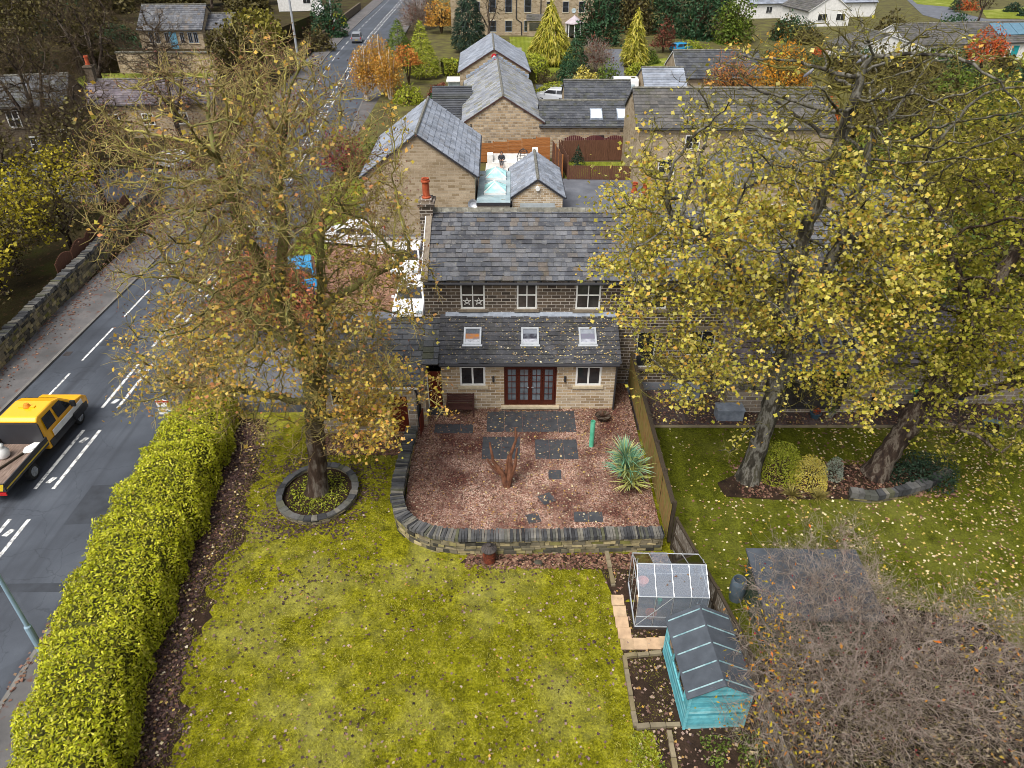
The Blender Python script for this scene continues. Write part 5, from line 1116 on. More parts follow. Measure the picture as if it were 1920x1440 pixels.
for x, y, s in ((-30.6, 46.5, .8), (-33.5, 57, 1.0), (-36, 61, 1.1), (-29.5, 33, .75), (-34, 26.5, 1), (-39, 52, 1.2), (-31.9, 40.5, .8), (-38, 34, 1.2)):
    c = copy_tree(wd2); c.location = (x, y, -.6); c.rotation_euler.z = x * 5; c.scale = (s, s, s)
for x, y, s, lb in ((-37.5, 64, .8, 'bare dark tree by the lane end of the roadside wall'), (-52, 61, 1.05, 'bare dark tree at the picture edge before the village house'), (-34.5, 76, .75, 'bare dark tree in front of the long low roadside cottage'), (-40.5, 88, .95, 'bare dark tree rising behind the long low roadside cottage'), (-49, 90, 1.1, 'bare dark tree below the mossy village wall')):
    c = copy_tree(bt); c['label'] = lb; c.location = (x, y, -.6); c.rotation_euler.z = x * 5; c.scale = (s, s, s)
# road side of the plot
bush('cherry_tree', 'small pink orange cherry tree behind the mossy sycamore', 'tree', (-13.7, 36.0, -.5), (3.6, 3.4, 3.8), 5200, .17, 'round', 'leaf_pink', bare=1.4, twigs=500, core=.2)
bush('crimson_shrub', 'crimson leafed small tree on the verge by the long gabled house', 'tree', (-14.6, 62, 0), (2.6, 2.4, 3.4), 900, .2, 'round', 'leaf_crimson', bare=1.2, twigs=260, core=.2)
bush('round_shrub', 'round lime green shrub on the verge behind the mossy sycamore', 'bush', (-13.3, 53, 0), (2.3, 2.3, 2.6), 1800, .22, 'oval', 'leaf_lime')
bush('dark_laurel', 'dark green laurel on the verge near the crimson tree', 'bush', (-12.2, 66, 0), (2.2, 2, 3.0), 1500, .25, 'oval', 'leaf_mid')
for lb, x, y, h in (('tallest white stemmed birch with golden leaves at the road edge', -17.2, 99, 7.2), ('slender white birch with thin orange leaves closest to the carriageway', -18.4, 95, 6.4), ('golden birch leaning to the lime shrubs', -15.2, 94, 6.2)):
    rg = np.random.default_rng(int(h * 100)); t = thing('birch_tree', lb, 'tree', (x, y, -.4), 0, 'birches at the road edge'); m = MB()
    for i in range(4):
        a = i * 1.7; m.tube([(.1 * cos(a), .1 * sin(a), 0), (.5 * cos(a), .4 * sin(a), h * .5), (.9 * cos(a), .6 * sin(a), h * (.85 + .05 * i))], [.11, .08, .03], 6)
    m.build('trunk', M['birch_bark'], t); P = samp((0, 0, h * .55), (1.9, 1.7, h * .45), 2600, .6, rg); leaf_cloud('crown', P, .28, 'oval', M['leaf_birchgold'], t, up=.4, rng=rg)
    p0 = samp((0, 0, h * .6), (1.2, 1.2, h * .36), 260, .7, rg); V, F, _, _ = twig_arrays(p0, unit(p0 - np.array([0, 0, h * .4])) + np.array([0, 0, .4]), rg.uniform(.5, 1.2, 260), np.full(260, .014), rg); np_mesh('sprays', V, F, M['twig_red'], t)
bush('orange_shrub', 'orange leafed shrub in front of the road conifers', 'tree', (-14.0, 103, 0), (2.6, 2.2, 2.6), 1000, .3, 'oval', 'leaf_orange', bare=2.6, twigs=150)
bush('lime_shrub', 'lime yellow shrub beneath the birches', 'bush', (-12.6, 92, 0), (2.6, 2.2, 2.4), 900, .35, 'oval', 'leaf_lime')
bush('lime_shrub', 'pale lime shrub next to the lean-to with ribbed tiles', 'bush', (-8.7, 80, 0), (1.8, 1.8, 2.2), 800, .3, 'oval', 'leaf_lime')
bush('red_shrub', 'wine red shrub behind the round blue green bush', 'bush', (-9.4, 96, 0), (1.7, 1.5, 2.0), 700, .3, 'oval', 'leaf_redbrown')
bush('round_bush', 'round blue green bush by the white glazed porch', 'bush', (-8.8, 91.5, 0), (1.7, 1.6, 2.0), 800, .3, 'oval', 'leaf_green')
hedge('garden_hedge', 'bright yellow hedge behind the farthest gabled cottage', [(-10, 110), (-4.5, 112)], 2.2, 2.0, 1100, .4, 'leaf_lime', 0)
hedge('garden_hedge', 'mid green hedge beside the far lawn and farthest cottage', [(2.2, 104), (4.2, 111), (2.8, 116)], 2.2, 2.1, 1300, .4, 'leaf_lime', 0)
# gardens round the lane
bush('bare_tree', 'purple brown bare tree by the lane above the silver car', 'tree', (12.2, 112, 0), (3.2, 3, 4.4), 500, .3, 'oval', 'leaf_redbrown', bare=1.6, twigs=900, core=.15, stem='branch_purple')
bush('variegated_shrub', 'cream variegated shrub behind the silver car', 'bush', (9.8, 101.5, 0), (2.3, 2, 2.8), 1000, .35, 'oval', 'leaf_var')
bush('laurel_shrub', 'glossy mid green shrub at the corner of the lane', 'bush', (12.6, 101.5, 0), (2.4, 2, 3.0), 1200, .35, 'oval', 'leaf_mid')
bush('dark_shrub', 'dark clipped shrub on the lawn below the golden conifer', 'bush', (7.2, 106, 0), (1.6, 1.6, 2.2), 700, .3, 'oval', 'leaf_green')
bush('twiggy_shrub', 'leafless tan shrub on the lawn behind the silver car', 'bush', (4.6, 104, 0), (2.4, 2, 1.9), 250, .3, 'oval', 'leaf_wood', twigs=500, core=.2)
bush('low_shrubs', 'low yellow green planting along the parking edge', 'bush', (5.6, 98.5, 0), (3.8, 1.3, 1.3), 900, .3, 'oval', 'leaf_lime')
ev = 'evergreens behind the lane'
for i, (lb, u, v, rr, h, lm) in enumerate([('dark evergreen beside the tall terrace and the lane head', 1118, 82, 5, 11, 'leaf_green'), ('grey brown twiggy tree above the slim golden conifer', 1190, 62, 4.5, 11, 'leaf_wood'), ('broad dark evergreen above the blue car', 1255, 62, 5.5, 12, 'leaf_green'), ('densest dark green evergreen behind the blue car', 1310, 72, 5.5, 12, 'leaf_green'), ('olive toned round conifer near the white bungalow', 1372, 80, 4.6, 9, 'leaf_mid'), ('tall dark evergreen at the far end of the lane', 1160, 50, 4.5, 10, 'leaf_pine')]):
    p = G(u, v); bush('evergreen_tree', lb, 'tree', (p[0], p[1], -.1), (rr, rr * .9, h), 2800, .62, 'oval', lm, ev, lump=.55, twigs=100)
bush('red_maple', 'red brown maple between golden conifer and blue car', 'tree', G(1243, 98)[:2] + (0,), (2.4, 2.2, 4.2), 900, .38, 'oval', 'leaf_redbrown', bare=1, twigs=200)
bush('yellow_shrub', 'yellow green shrub below the blue car', 'bush', G(1298, 97)[:2] + (0,), (3.6, 1.8, 2.0), 1100, .38, 'oval', 'leaf_lime')
bush('garden_shrub', 'mid green garden shrub above the small tiled garage', 'bush', G(1215, 118)[:2] + (0,), (2.6, 2, 2.2), 800, .38, 'oval', 'leaf_mid')
bush('twiggy_shrub', 'twiggy brown shrub below the slim golden conifer', 'bush', G(1190, 118)[:2] + (0,), (2.4, 2, 2.8), 300, .3, 'oval', 'leaf_wood', twigs=500, core=.2)
bush('lime_shrub', 'lime shrub by the lane close to the small tiled garage', 'bush', G(1192, 138)[:2] + (0,), (2.0, 1.8, 1.8), 700, .35, 'oval', 'leaf_lime')
bush('climbing_shrub', 'dark green climber on the corner of the low wing', 'bush', (10.7, 68.2, 0), (1.0, .8, 2.6), 700, .22, 'oval', 'leaf_mid')
bush('orange_birch', 'rusty orange birch in front of the dark tiled house', 'tree', (25.3, 88, 0), (4.0, 3.2, 5.6), 3600, .34, 'blade', 'leaf_orange', bare=1.2, twigs=500, core=.2)
bush('amber_birch', 'amber yellow birch behind the bare sycamore top', 'tree', (31.6, 88.0, 0), (4.2, 3.2, 6.4), 3600, .36, 'oval', 'leaf_amber', bare=1.2, twigs=400, core=.2)
bush('scarlet_tree', 'round scarlet and orange tree beside the white bungalow', 'tree', G(1838, 132)[:2] + (0,), (4.0, 3.6, 4.0), 1800, .42, 'oval', 'leaf_scarlet', bare=1.6, twigs=200)
bush('red_shrub', 'small red shrub under the gabled bungalow', 'bush', G(1535, 112)[:2] + (0,), (2.6, 2, 2.2), 700, .4, 'oval', 'leaf_scarlet')
bush('round_evergreen', 'round dark evergreen in front of the white bungalow', 'bush', G(1620, 128)[:2] + (0,), (3.6, 3, 3.2), 1300, .4, 'oval', 'leaf_green')
bush('mossy_shrub', 'wide olive shrub below the white bungalow windows', 'bush', G(1755, 132)[:2] + (0,), (5.4, 3, 3.4), 1500, .45, 'oval', 'leaf_mid')
bush('brown_shrub', 'wide brown leafless hedge below the bungalows', 'bush', G(1690, 140)[:2] + (0,), (6, 2.4, 2.6), 600, .4, 'oval', 'leaf_wood', twigs=700)
bush('round_willow', 'large rounded olive willow beyond the scarlet tree', 'bush', G(1910, 150)[:2] + (0,), (5.2, 4, 4.4), 1800, .5, 'blade', 'leaf_lime')
bush('verge_bush', 'round dark bush on the corner lawn of the cul-de-sac', 'bush', G(1898, 22)[:2] + (0,), (2.8, 2.4, 2.2), 600, .5, 'oval', 'leaf_pine')
bush('verge_bush', 'low dark bush at the end of the corner lawn', 'bush', G(1925, 30)[:2] + (0,), (2.8, 2.2, 1.8), 600, .5, 'oval', 'leaf_pine')
conifer('small_fir', 'dark little fir on the bungalow lawn', 'conifer', G(1790, 22)[:2] + (0,), 4.2, 1.8, 500, 'leaf_pine', .7, .1, .9)
woodland(66, 300, 'leaf_wood', 'bare_tree', 'bare pale trunked tree on the bend of the cul-de-sac', 9, None, 'branch_brown', 3.2, G(1832, 46)[:2] + (0,), n=300, tw=2)
bush('brown_bush', 'brown autumn bush on the bungalow lawn', 'bush', G(1812, 18)[:2] + (0,), (3.4, 2.6, 3.2), 800, .45, 'oval', 'leaf_scarlet')
hedge('garden_hedge', 'dark hedge along the far bungalow garden boundary', [G(1430, 118)[:2], G(1490, 122)[:2], G(1560, 132)[:2]], 2, 1.8, 900, .4, 'leaf_pine', 0)
gp = None
bg_g = 'shrubs in the gardens behind the yellow sycamores'
for i, (lb, x, y, rr, h, lm) in enumerate([('olive shrub mass behind the broad sycamore crown', 31, 62, 5, 4.6, 'leaf_mid'), ('brown twiggy garden tree past the long house', 38, 74, 5, 6, 'leaf_wood'), ('dark garden evergreen past the long house', 44, 66, 5, 6.5, 'leaf_green'), ('golden garden tree past the long house', 37, 55, 4.4, 5.4, 'leaf_yellowwood'), ('dark leafy tree over the neighbour terrace end', 27, 38, 5, 7, 'leaf_mid'), ('tall olive garden tree at the picture edge', 31, 44, 5.4, 8.5, 'leaf_wood'), ('red leafed shrub past the long house gable', 33, 80, 3.4, 3, 'leaf_scarlet'), ('brown hedge tree below the amber birch', 45, 88, 5, 4.5, 'leaf_wood'), ('green hedge tree below the scarlet tree', 56, 92, 6, 4.2, 'leaf_mid')]):
    bush('garden_tree', lb, 'tree', (x, y, -.1), (rr, rr * .8, h), 2200, .42, 'oval', lm, bg_g, lump=.55, twigs=250)
# road corner planting at the top
bush('roadside_evergreen', 'dark evergreen behind the garden wall at the top of the road', 'tree', G(618, 62)[:2] + (-.4,), (4.6, 4, 7.5), 1800, .6, 'oval', 'leaf_green', twigs=100)
bush('roadside_shrub', 'twiggy dark shrub on the road corner', 'bush', G(598, 88)[:2] + (-.4,), (3.6, 3, 4.2), 1000, .5, 'oval', 'leaf_wood', twigs=300)
bush('yellow_shrub', 'yellow shrub over the garden wall by the road', 'bush', G(636, 42)[:2] + (-.4,), (2.2, 2, 2.6), 600, .45, 'oval', 'leaf_lime')
bush('bare_tree', 'bare purple trees overhanging the top of the road', 'tree', G(785, 55)[:2] + (0,), (5, 4, 6.5), 500, .4, 'oval', 'leaf_redbrown', bare=1.5, twigs=900, core=.15, stem='branch_purple')
bush('orange_tree', 'russet tree between the bare roadside tree and dark pine', 'tree', G(828, 62)[:2] + (0,), (4, 3.4, 5), 1300, .5, 'oval', 'leaf_birchgold', bare=1.5, twigs=300)
woodland(67, 0, None, 'bare_tree', 'leafless fruit tree against the tall terrace', 9, None, 'branch_brown', 3.6, (-4.2, 139, 0), n=300, tw=3)
for i, (lb, u, v) in enumerate([('tall dark tree at the back of the tall terrace', 1105, 30), ('dark tree on the skyline above the lane', 1220, 20), ('dark skyline tree beside the hill bungalow', 1340, 22)]):
    p = G(u, v); bush('hill_tree', lb, 'tree', (p[0], p[1], 0), (7, 6, 13), 2400, .8, 'oval', 'leaf_green', 'dark trees on the hill', lump=.5, twigs=100)

rs_ = np.random.default_rng(9); KN = [bush('hedgerow_bush', 'brown twiggy hedgerow bush in the gardens under the white bungalows', 'bush', (40, 60, -.1), (4, 3.4, 3.6), 900, .4, 'quad', 'leaf_wood', 'brown hedgerow bushes', twigs=600, core=.2), bush('hedgerow_bush', 'dark green hedgerow bush in the gardens under the white bungalows', 'bush', (44, 72, -.1), (3.8, 3.2, 3.6), 1300, .4, 'oval', 'leaf_green', 'green hedgerow bushes', twigs=150)]
for i in range(90):
    x = rs_.uniform(27, 84); y = rs_.uniform(48, 150)
    if abs(x) > y * .86 + 6 or (y > 84 and x < 37) or (y > 104 and x < 46) or (x < 32 and y < 72) or (y > 108 and 50 < x < 90 and y < 136) or x > y * .6 + 14: continue
    c = copy_tree(KN[i % 3 == 1]); c.location = (x, y, -.1); q = rs_.uniform(.7, 1.2); c.scale = (q, q, q * rs_.uniform(.8, 1.2)); c.rotation_euler.z = i
# ------------------------------------------------------------------ garden walls and fences
def drystone(name, label, path, h, z, t, course=.13, closed=False, cope=True, mats=('drystone', 'coping'), cope_w=(.07, .13), cope_h=.14, cat='wall', seed=3, bed=None):
    rg = random.Random(seed); P = np.array(path, float); c = P.mean(0) if closed else P[len(P) // 2]
    root = thing(name, label, cat, (c[0], c[1], z)); off = (c[0], c[1], z)
    if closed: P = np.vstack([P, P[:1]])
    s = np.concatenate([[0], np.cumsum(np.linalg.norm(np.diff(P, axis=0), axis=1))]); T = s[-1]
    def fr(q):
        q = min(max(q, 0), T); x, y = np.interp(q, s, P[:, 0]), np.interp(q, s, P[:, 1]); a, b = max(q - .15, 0), min(q + .15, T)
        d = np.array([np.interp(b, s, P[:, 0]) - np.interp(a, s, P[:, 0]), np.interp(b, s, P[:, 1]) - np.interp(a, s, P[:, 1])]); d /= np.linalg.norm(d) + 1e-9
        return np.array([x, y]), d, np.array([-d[1], d[0]])
    core = MB(); n = max(6, int(T / .4))
    for i in range(n):
        a, da, na = fr(T * i / n); b, db, nb = fr(T * (i + 1) / n); k = t / 2 - .05
        core.hexa([(*(a - na * k), z - .3), (*(b - nb * k), z - .3), (*(b + nb * k), z - .3), (*(a + na * k), z - .3)], [(*(a - na * k), z + h - .02), (*(b - nb * k), z + h - .02), (*(b + nb * k), z + h - .02), (*(a + na * k), z + h - .02)])
    core.build('wall_core', M['dark_core'], root, off)
    m = MB(); zz = z - .06
    while zz < z + h - .03:
        ch = min(course * rg.uniform(.7, 1.35), z + h - zz)
        for side in (-1, 1):
            q = -rg.uniform(0, .3)
            while q < T:
                L = rg.uniform(.14, .5); q0, q1 = max(q, 0) + .008, min(q + L, T) - .008; q += L
                if q1 - q0 < .04: continue
                a, da, na = fr(q0); b, db, nb = fr(q1); o0 = t / 2 + rg.uniform(-.025, .03); i0 = t / 2 - .12; g = .012
                F_ = lambda p, nn, o, zc: (*(p + nn * side * o), zc)
                lo = [F_(a, na, i0, zz + g / 2), F_(b, nb, i0, zz + g / 2), F_(b, nb, o0, zz + g), F_(a, na, o0 - .006, zz + g)]; hi = [F_(a, na, i0, zz + ch - g / 2), F_(b, nb, i0, zz + ch - g / 2), F_(b, nb, o0 - rg.uniform(0, .02), zz + ch - g), F_(a, na, o0 - rg.uniform(0, .02), zz + ch - g)]
                if side > 0: lo, hi = lo[::-1], hi[::-1]
                m.hexa(lo, hi)
        zz += ch
    m.build('stonework', M[mats[0]], root, off)
    if cope:
        m = MB(); q = 0
        while q < T - .03:
            L = rg.uniform(*cope_w); a, da, na = fr(q + .005); b, db, nb = fr(min(q + L - .008, T)); q += L; k = t / 2 + .05 + rg.uniform(-.02, .02); ht = cope_h * rg.uniform(.75, 1.25); tl = rg.uniform(-.03, .03)
            z0 = z + h
            m.hexa([(*(a - na * k), z0), (*(b - nb * k), z0), (*(b + nb * k), z0), (*(a + na * k), z0)], [(*(a - na * k * .96), z0 + ht + tl), (*(b - nb * k * .96), z0 + ht + tl), (*(b + nb * k * .96), z0 + ht - tl), (*(a + na * k * .96), z0 + ht - tl)])
        m.build('coping', M[mats[1]], root, off)
    return root
drystone('retaining_wall', 'curved dry stone retaining wall with upright coping round the gravel patio', [(-4.42, 25.2), (-4.5, 23.4), (-4.55, 21.8), (-4.5, 20.7), (-4.2, 19.75), (-3.65, 19.15), (-2.9, 18.78), (-2, 18.62), (-.5, 18.62), (2, 18.68), (5.55, 18.8)], .72, -.35, .42)
ring = [(-7.87 + 1.5 * cos(a), 21.62 + 1.62 * sin(a)) for a in np.linspace(0, 2 * pi, 40, endpoint=False)]
drystone('tree_ring', 'round low stone ring of flat slabs about the mossy sycamore', ring, .26, -.35, .18, .09, True, cope_w=(.16, .42), cope_h=.06, cat='stone ring', seed=5)
drystone('roadside_wall', 'long grey dry stone wall along the far pavement', [(-26.6, 24), (-27.0, 31.75), (-28.1, 43.8), (-29.3, 55), (-30.5, 61)], 1.2, -.6, .45, .2, seed=8, cope_w=(.14, .26), cope_h=.2)
m = MB(); rt = thing('village_wall', 'tall mossy stone wall holding up the grassy bank below the cottage with the blue door', 'wall', (-53, 112.6, -.4))
m.hexa([(-57.5, 112.3, -.5), (-43.5, 112.5, -.5), (-43.5, 113.1, -.5), (-57.5, 112.9, -.5)], [(-57.5, 112.4, 2.5), (-43.5, 112.6, 2.5), (-43.5, 113.1, 2.5), (-57.5, 112.9, 2.5)]); m.build('wall', M['stone_rubble'], rt, (-53, 112.6, -.4))
MB().box(-50.5, 112.75, 2.5, 14.2, .75, .18).build('coping', M['ridge'], rt, (-53, 112.6, -.4))
m = MB(); gw = thing('garden_wall', 'dark stone garden wall beside the pavement at the top of the road', 'wall', (-36, 150, -.5))
for a in range(128, 200, 6): m.hexa([(rc(a) - 8.6, a, -.6), (rc(a) - 8.2, a, -.6), (rc(a + 5.98) - 8.2, a + 5.98, -.6), (rc(a + 5.98) - 8.6, a + 5.98, -.6)], [(rc(a) - 8.6, a, .9), (rc(a) - 8.2, a, .9), (rc(a + 5.98) - 8.2, a + 5.98, .9), (rc(a + 5.98) - 8.6, a + 5.98, .9)])
m.build('wall', M['stone_dark'], gw, (-36, 150, -.5))
wf = thing('wavy_fence', 'brown wooden fence with scalloped tops behind the roadside stone wall', 'fence', (-28.6, 44, -.6))
for i in range(6):
    y0 = 41 + i * 2.2; x0 = np.interp(y0, [31, 44, 55], [-27.7, -28.7, -29.9]); x1 = np.interp(y0 + 2.1, [31, 44, 55], [-27.7, -28.7, -29.9]); m = MB()
    for j in range(10):
        t = (j + .5) / 10; m.box(x0 + (x1 - x0) * t, y0 + 2.1 * t, -.6, .05, .2, 1.75 + .3 * sin(pi * t))
    m.build('panel', M['fence_brown'], wf, (-28.6, 44, -.6))
# boundary fence between the two gardens: solid boards beside the patio, weathered panels lower down
of = (5.85, 23, 0); bf = thing('boundary_fence', 'green stained board fence between gravel patio and neighbour lawn', 'fence', of)
for i in range(6):
    y0 = 18.95 + i * 1.77; m = MB()
    for j in range(12): m.box(5.76 + random.uniform(-.006, .006), y0 + .08 + j * .137, -.02, .025, .13, 1.72 + random.uniform(-.01, .01))
    m.build('panel', M['fence_wood'], bf, of)
    m = MB()
    for z in (.25, .95, 1.55): m.box(5.83, y0 + .88, z, .08, 1.68, .07)
    m.box(5.8, y0 + .88, 1.705, .16, 1.77, .045); m.build('rail', M['fence_dark'], bf, of)
    MB().box(5.86, y0, -.2, .12, .11, 2.0).build('post', M['fence_dark'], bf, of)
of = (6.3, 13, -.35); lf_ = thing('lower_fence', 'sagging weathered panel fence running down past greenhouse and sheds', 'fence', of)
FP = [(5.95, 18.7), (6.3, 17.1), (6.65, 15.5), (6.95, 13.9), (7.15, 12.3), (7.25, 10.7), (7.3, 9.1), (7.3, 7.5)]
for i, (a, b) in enumerate(zip(FP[:-1], FP[1:])):
    a, b = np.array(a), np.array(b); d = b - a; L = np.linalg.norm(d); d /= L; n_ = np.array([d[1], -d[0]]); ang = math.atan2(d[1], d[0]); m = MB()
    for j in range(13):
        p = a + d * (L * (j + .5) / 13); m.box(p[0], p[1], -.3, L / 13 - .012, .022, 1.45 + random.uniform(-.03, .02), ang)
    m.build('panel', M['fence_pale'], lf_, of); c = (a + b) / 2
    m = MB()
    for z in (-.05, .5): m.box(c[0] + n_[0] * .05, c[1] + n_[1] * .05, z, L - .12, .06, .07, ang)
    m.box(c[0], c[1], 1.15, L, .1, .06, ang); m.build('rail', M['fence_dark'], lf_, of)
    MB().box(a[0], a[1], -.5, .11, .11, 1.75, ang).build('post', M['fence_dark'], lf_, of)
# yard fences behind
of = (.3, 66.8, 0); yf = thing('stepped_fence', 'stained orange slatted fence stepping up behind the white seat', 'fence', of)
for i in range(5):
    x0 = -3.0 + i * 1.32; h = 1.75 + .13 * i; m = MB()
    for j in range(11): m.box(x0 + .63, 66.8 + .012 * (j % 2), .03 + h * j / 11, 1.2, .03, h / 11 - .012)
    m.build('panel', M['fence_orange'], yf, of); MB().box(x0 - .03, 66.82, 0, .1, .1, h + .08).build('post', M['fence_orange'], yf, of)
of = (4.0, 64, 0); y2 = thing('side_fence', 'pale edged brown fence along the side of the white patio', 'fence', of)
for i in range(3):
    y0 = 61.9 + i * 1.7; m = MB()
    for j in range(10): m.box(4.35 - (y0 - 61.9 + j * .17) * .12, y0 + .08 + j * .17, 0, .03, .15, 2.0)
    m.build('panel', M['fence_brown'], y2, of); MB().box(4.37 - (y0 - 61.9) * .12, y0, 0, .1, .1, 2.1).build('post', M['fence_orange'], y2, of)
of = (5, 65, 0); y3 = thing('lawn_fence', 'dark brown board fence round the little back lawn with the fir', 'fence', of)
for nm, a, b, h in (('back', (4.6, 67.2), (11.2, 67.6), 1.9), ('side', (4.85, 62), (4.4, 67.1), 1.9), ('front', (4.9, 61.8), (10.5, 61.6), 1.2)):
    a, b = np.array(a), np.array(b); L = np.linalg.norm(b - a); d = (b - a) / L; ang = math.atan2(d[1], d[0]); k = max(2, int(L / 1.8))
    for i in range(k):
        m = MB()
        for j in range(11):
            p = a + d * L * (i + (j + .5) / 11.3) / k; m.box(p[0], p[1], 0, L / k / 11.4 - .012, .03, h, ang)
        m.build('panel', M['fence_brown'], y3, of)
    for i in range(k + 1): p = a + d * L * i / k; MB().box(p[0], p[1], 0, .1, .1, h + .08, ang).build('post', M['fence_brown'], y3, of)
of = (7.5, 67.9, 0); y4 = thing('scalloped_fence', 'dark red scalloped fence before the low wing', 'fence', of)
for i in range(3):
    m = MB()
    for j in range(10): t = (j + .5) / 10; m.box(4.9 + i * 1.9 + 1.85 * t, 67.95, 0, .16, .03, 1.9 + .28 * sin(pi * t))
    m.build('panel', m_plain('dark red fence paint', C('#5a2a2c'), .7), y4, of)
ww = thing('white_wall', 'long low white rendered wall in the yard with the white vans', 'wall', (-8, 45.6, 0))
MB().box(-8, 45.6, 0, 5.6, .3, 1.0).build('wall', M['render_white'], ww, (-8, 45.6, 0)); MB().box(-8, 45.6, 1.0, 5.7, .4, .08).build('coping', M['concrete'], ww, (-8, 45.6, 0))

# ------------------------------------------------------------------ patio things
SL = [(-1.15, 25.4, 2.9, 27.0, 5, 2), (-3.5, 25.3, -1.75, 26.0, 3, 1), (-1.3, 23.5, .35, 25.05, 2, 2), (1.0, 23.5, 2.85, 24.85, 3, 2), (1.5, 22.2, 2.05, 22.8, 1, 1), (2.38, 19.75, 3.5, 20.3, 2, 1)]
LB = ['long dark wet slab terrace before the french doors', 'dark slab strip by the bench end of the patio', 'block of four dark slabs behind the cut stump', 'block of six dark slabs in the middle of the gravel', 'single small square slab in the gravel', 'pair of dark slabs against the retaining wall']
for (x0, y0, x1, y1, nx, ny), lb in zip(SL, LB):
    m = MB()
    for i in range(nx):
        for j in range(ny):
            a, b = (x1 - x0) / nx, (y1 - y0) / ny; m.box(x0 + a * (i + .5), y0 + b * (j + .5), -.03, a - .015, b - .015, .045 + random.uniform(0, .008))
    tag(m.build('paving_slab', M['slab'], None), lb, 'paving')
for x, y, s, rz, lb in ((1.38, 21.05, .55, .5, 'tilted diamond slab alone in the gravel'), (.82, 19.95, .5, .3, 'slab half covered by leaves near the wall joint')):
    tag(MB().box(x, y, -.03, s, s, .05, rz).build('paving_slab', M['slab'], None), lb, 'paving')
bn = thing('garden_bench', 'dark slatted wooden bench against the extension wall', 'bench', (-2.38, 26.78, 0)); 
for s in (-.6, .6):
    MB().box(s, -.22, 0, .06, .06, .62).build('leg', M['bench_wood'], bn); MB().box(s, .22, 0, .06, .06, .45).hexa([(s - .03, .19, .45), (s + .03, .19, .45), (s + .03, .25, .45), (s - .03, .25, .45)], [(s - .03, .28, .95), (s + .03, .28, .95), (s + .03, .33, .95), (s - .03, .33, .95)]).build('leg', M['bench_wood'], bn)
    MB().box(s, .0, .62, .07, .52, .035).build('armrest', M['bench_wood'], bn)
m = MB()
for j in range(5): m.box(0, -.2 + j * .1, .42, 1.25, .075, .03)
m.build('seat', M['bench_wood'], bn); m = MB()
for j in range(5): m.box(0, .235 + j * .02, .5 + j * .09, 1.25, .025, .07)
m.build('backrest', M['bench_wood'], bn)
tgd = thing('tree_guard', 'pale teal plastic tree guard standing upright in the gravel', 'tree guard', (3.46, 24.4, 0))
MB().lathe([(.1, 0), (.105, 1.35), (.09, 1.35), (.09, .4)], 14).build('tube', m_noise('teal plastic', [(.3, '#3f9a7a'), (.7, '#6fc0a0')], 2, rough=.45, bump=.1), tgd)
MB().box(.06, .08, -.1, .035, .035, 1.3).build('stake', M['fence_wood'], tgd)
st = thing('cut_shrub', 'cut back reddish brown shrub of bare upright stems in the gravel', 'shrub', (-.2, 21.75, 0)); st.scale = (1.1, 1.1, 1.22); m = MB()
for pts, r in (([(0, 0, -.1), (-.15, .05, .5), (-.5, .1, 1.05), (-.62, .25, 1.7)], [.13, .1, .06, .035]), ([(0, 0, -.1), (.12, .05, .6), (.12, .2, 1.2), (.32, .3, 1.75), (.3, .4, 2.2)], [.12, .1, .07, .045, .03]), ([(.1, .03, .3), (.3, .1, .9), (.36, .2, 1.5)], [.08, .06, .03]), ([(-.2, .05, .5), (-.55, .0, .9), (-.72, .0, 1.2)], [.06, .045, .03]), ([(-.05, .1, .2), (.0, .25, .8), (.05, .3, 1.15)], [.07, .05, .03]), ([(.3, .3, 1.7), (.42, .3, 2.0)], [.03, .02])): m.tube(pts, r, 8)
m.build('stems', m_noise('red brown bark', [(.3, '#452c20'), (.55, '#6e4834'), (.8, '#8a6650')], 5, bump=.7, bscale=20), st)
def straps(root, name, c, n, L, wd, mat, droop=1.1, upw=.5, rng=RNG):
    V = []; F = []; S_ = 6; o = 0
    for i in range(n):
        a = rng.uniform(0, 2 * pi); el = rng.uniform(.05, 1.0) ** .7 * 1.45; l = L * rng.uniform(.75, 1.1); d = np.array([cos(a) * cos(el), sin(a) * cos(el), sin(el)]); p = np.array(c, float); sd = np.array([-sin(a), cos(a), 0])
        for k in range(S_ + 1):
            t = k / S_; w_ = wd * (1 - t ** 2.2) * (.55 + .9 * t if t < .4 else .9); V += [p - sd * w_ + [0, 0, .008], p - [0, 0, w_ * .3], p + sd * w_ + [0, 0, .008]]
            p = p + d * l / S_; d = d - np.array([0, 0, droop / S_ * (.3 + t)]); d /= np.linalg.norm(d)
        for k in range(S_): F += [(o + k * 3 + j, o + k * 3 + j + 1, o + k * 3 + j + 4, o + k * 3 + j + 3) for j in (0, 1)]
        o += (S_ + 1) * 3
    return np_mesh(name, np.array(V), np.array(F), mat, root)
M['yucca'] = lf('yucca blade', ['#5d8c6e', '#7fae90', '#4a7558', '#a0c4a4', '#a5ae62', '#c4c482'], .1, nvar=.15)
M['yucca_low'] = lf('yucca older blade', ['#9ea24e', '#bdb864', '#82904a', '#cdc684', '#6f8a58'], .1, nvar=.15)
yc = thing('yucca_plant', 'big spiky yucca with blue green and yellow strap leaves beside the fence', 'plant', (4.65, 21.7, 0))
m = MB()
for x, y, h in ((0, 0, 1.0), (-.15, .25, 1.3), (.2, .2, .7), (.05, -.25, .4)): m.tube([(x * .3, y * .3, -.1), (x, y, h)], [.1, .07], 8)
m.build('stem', M['bark_dark'], yc)
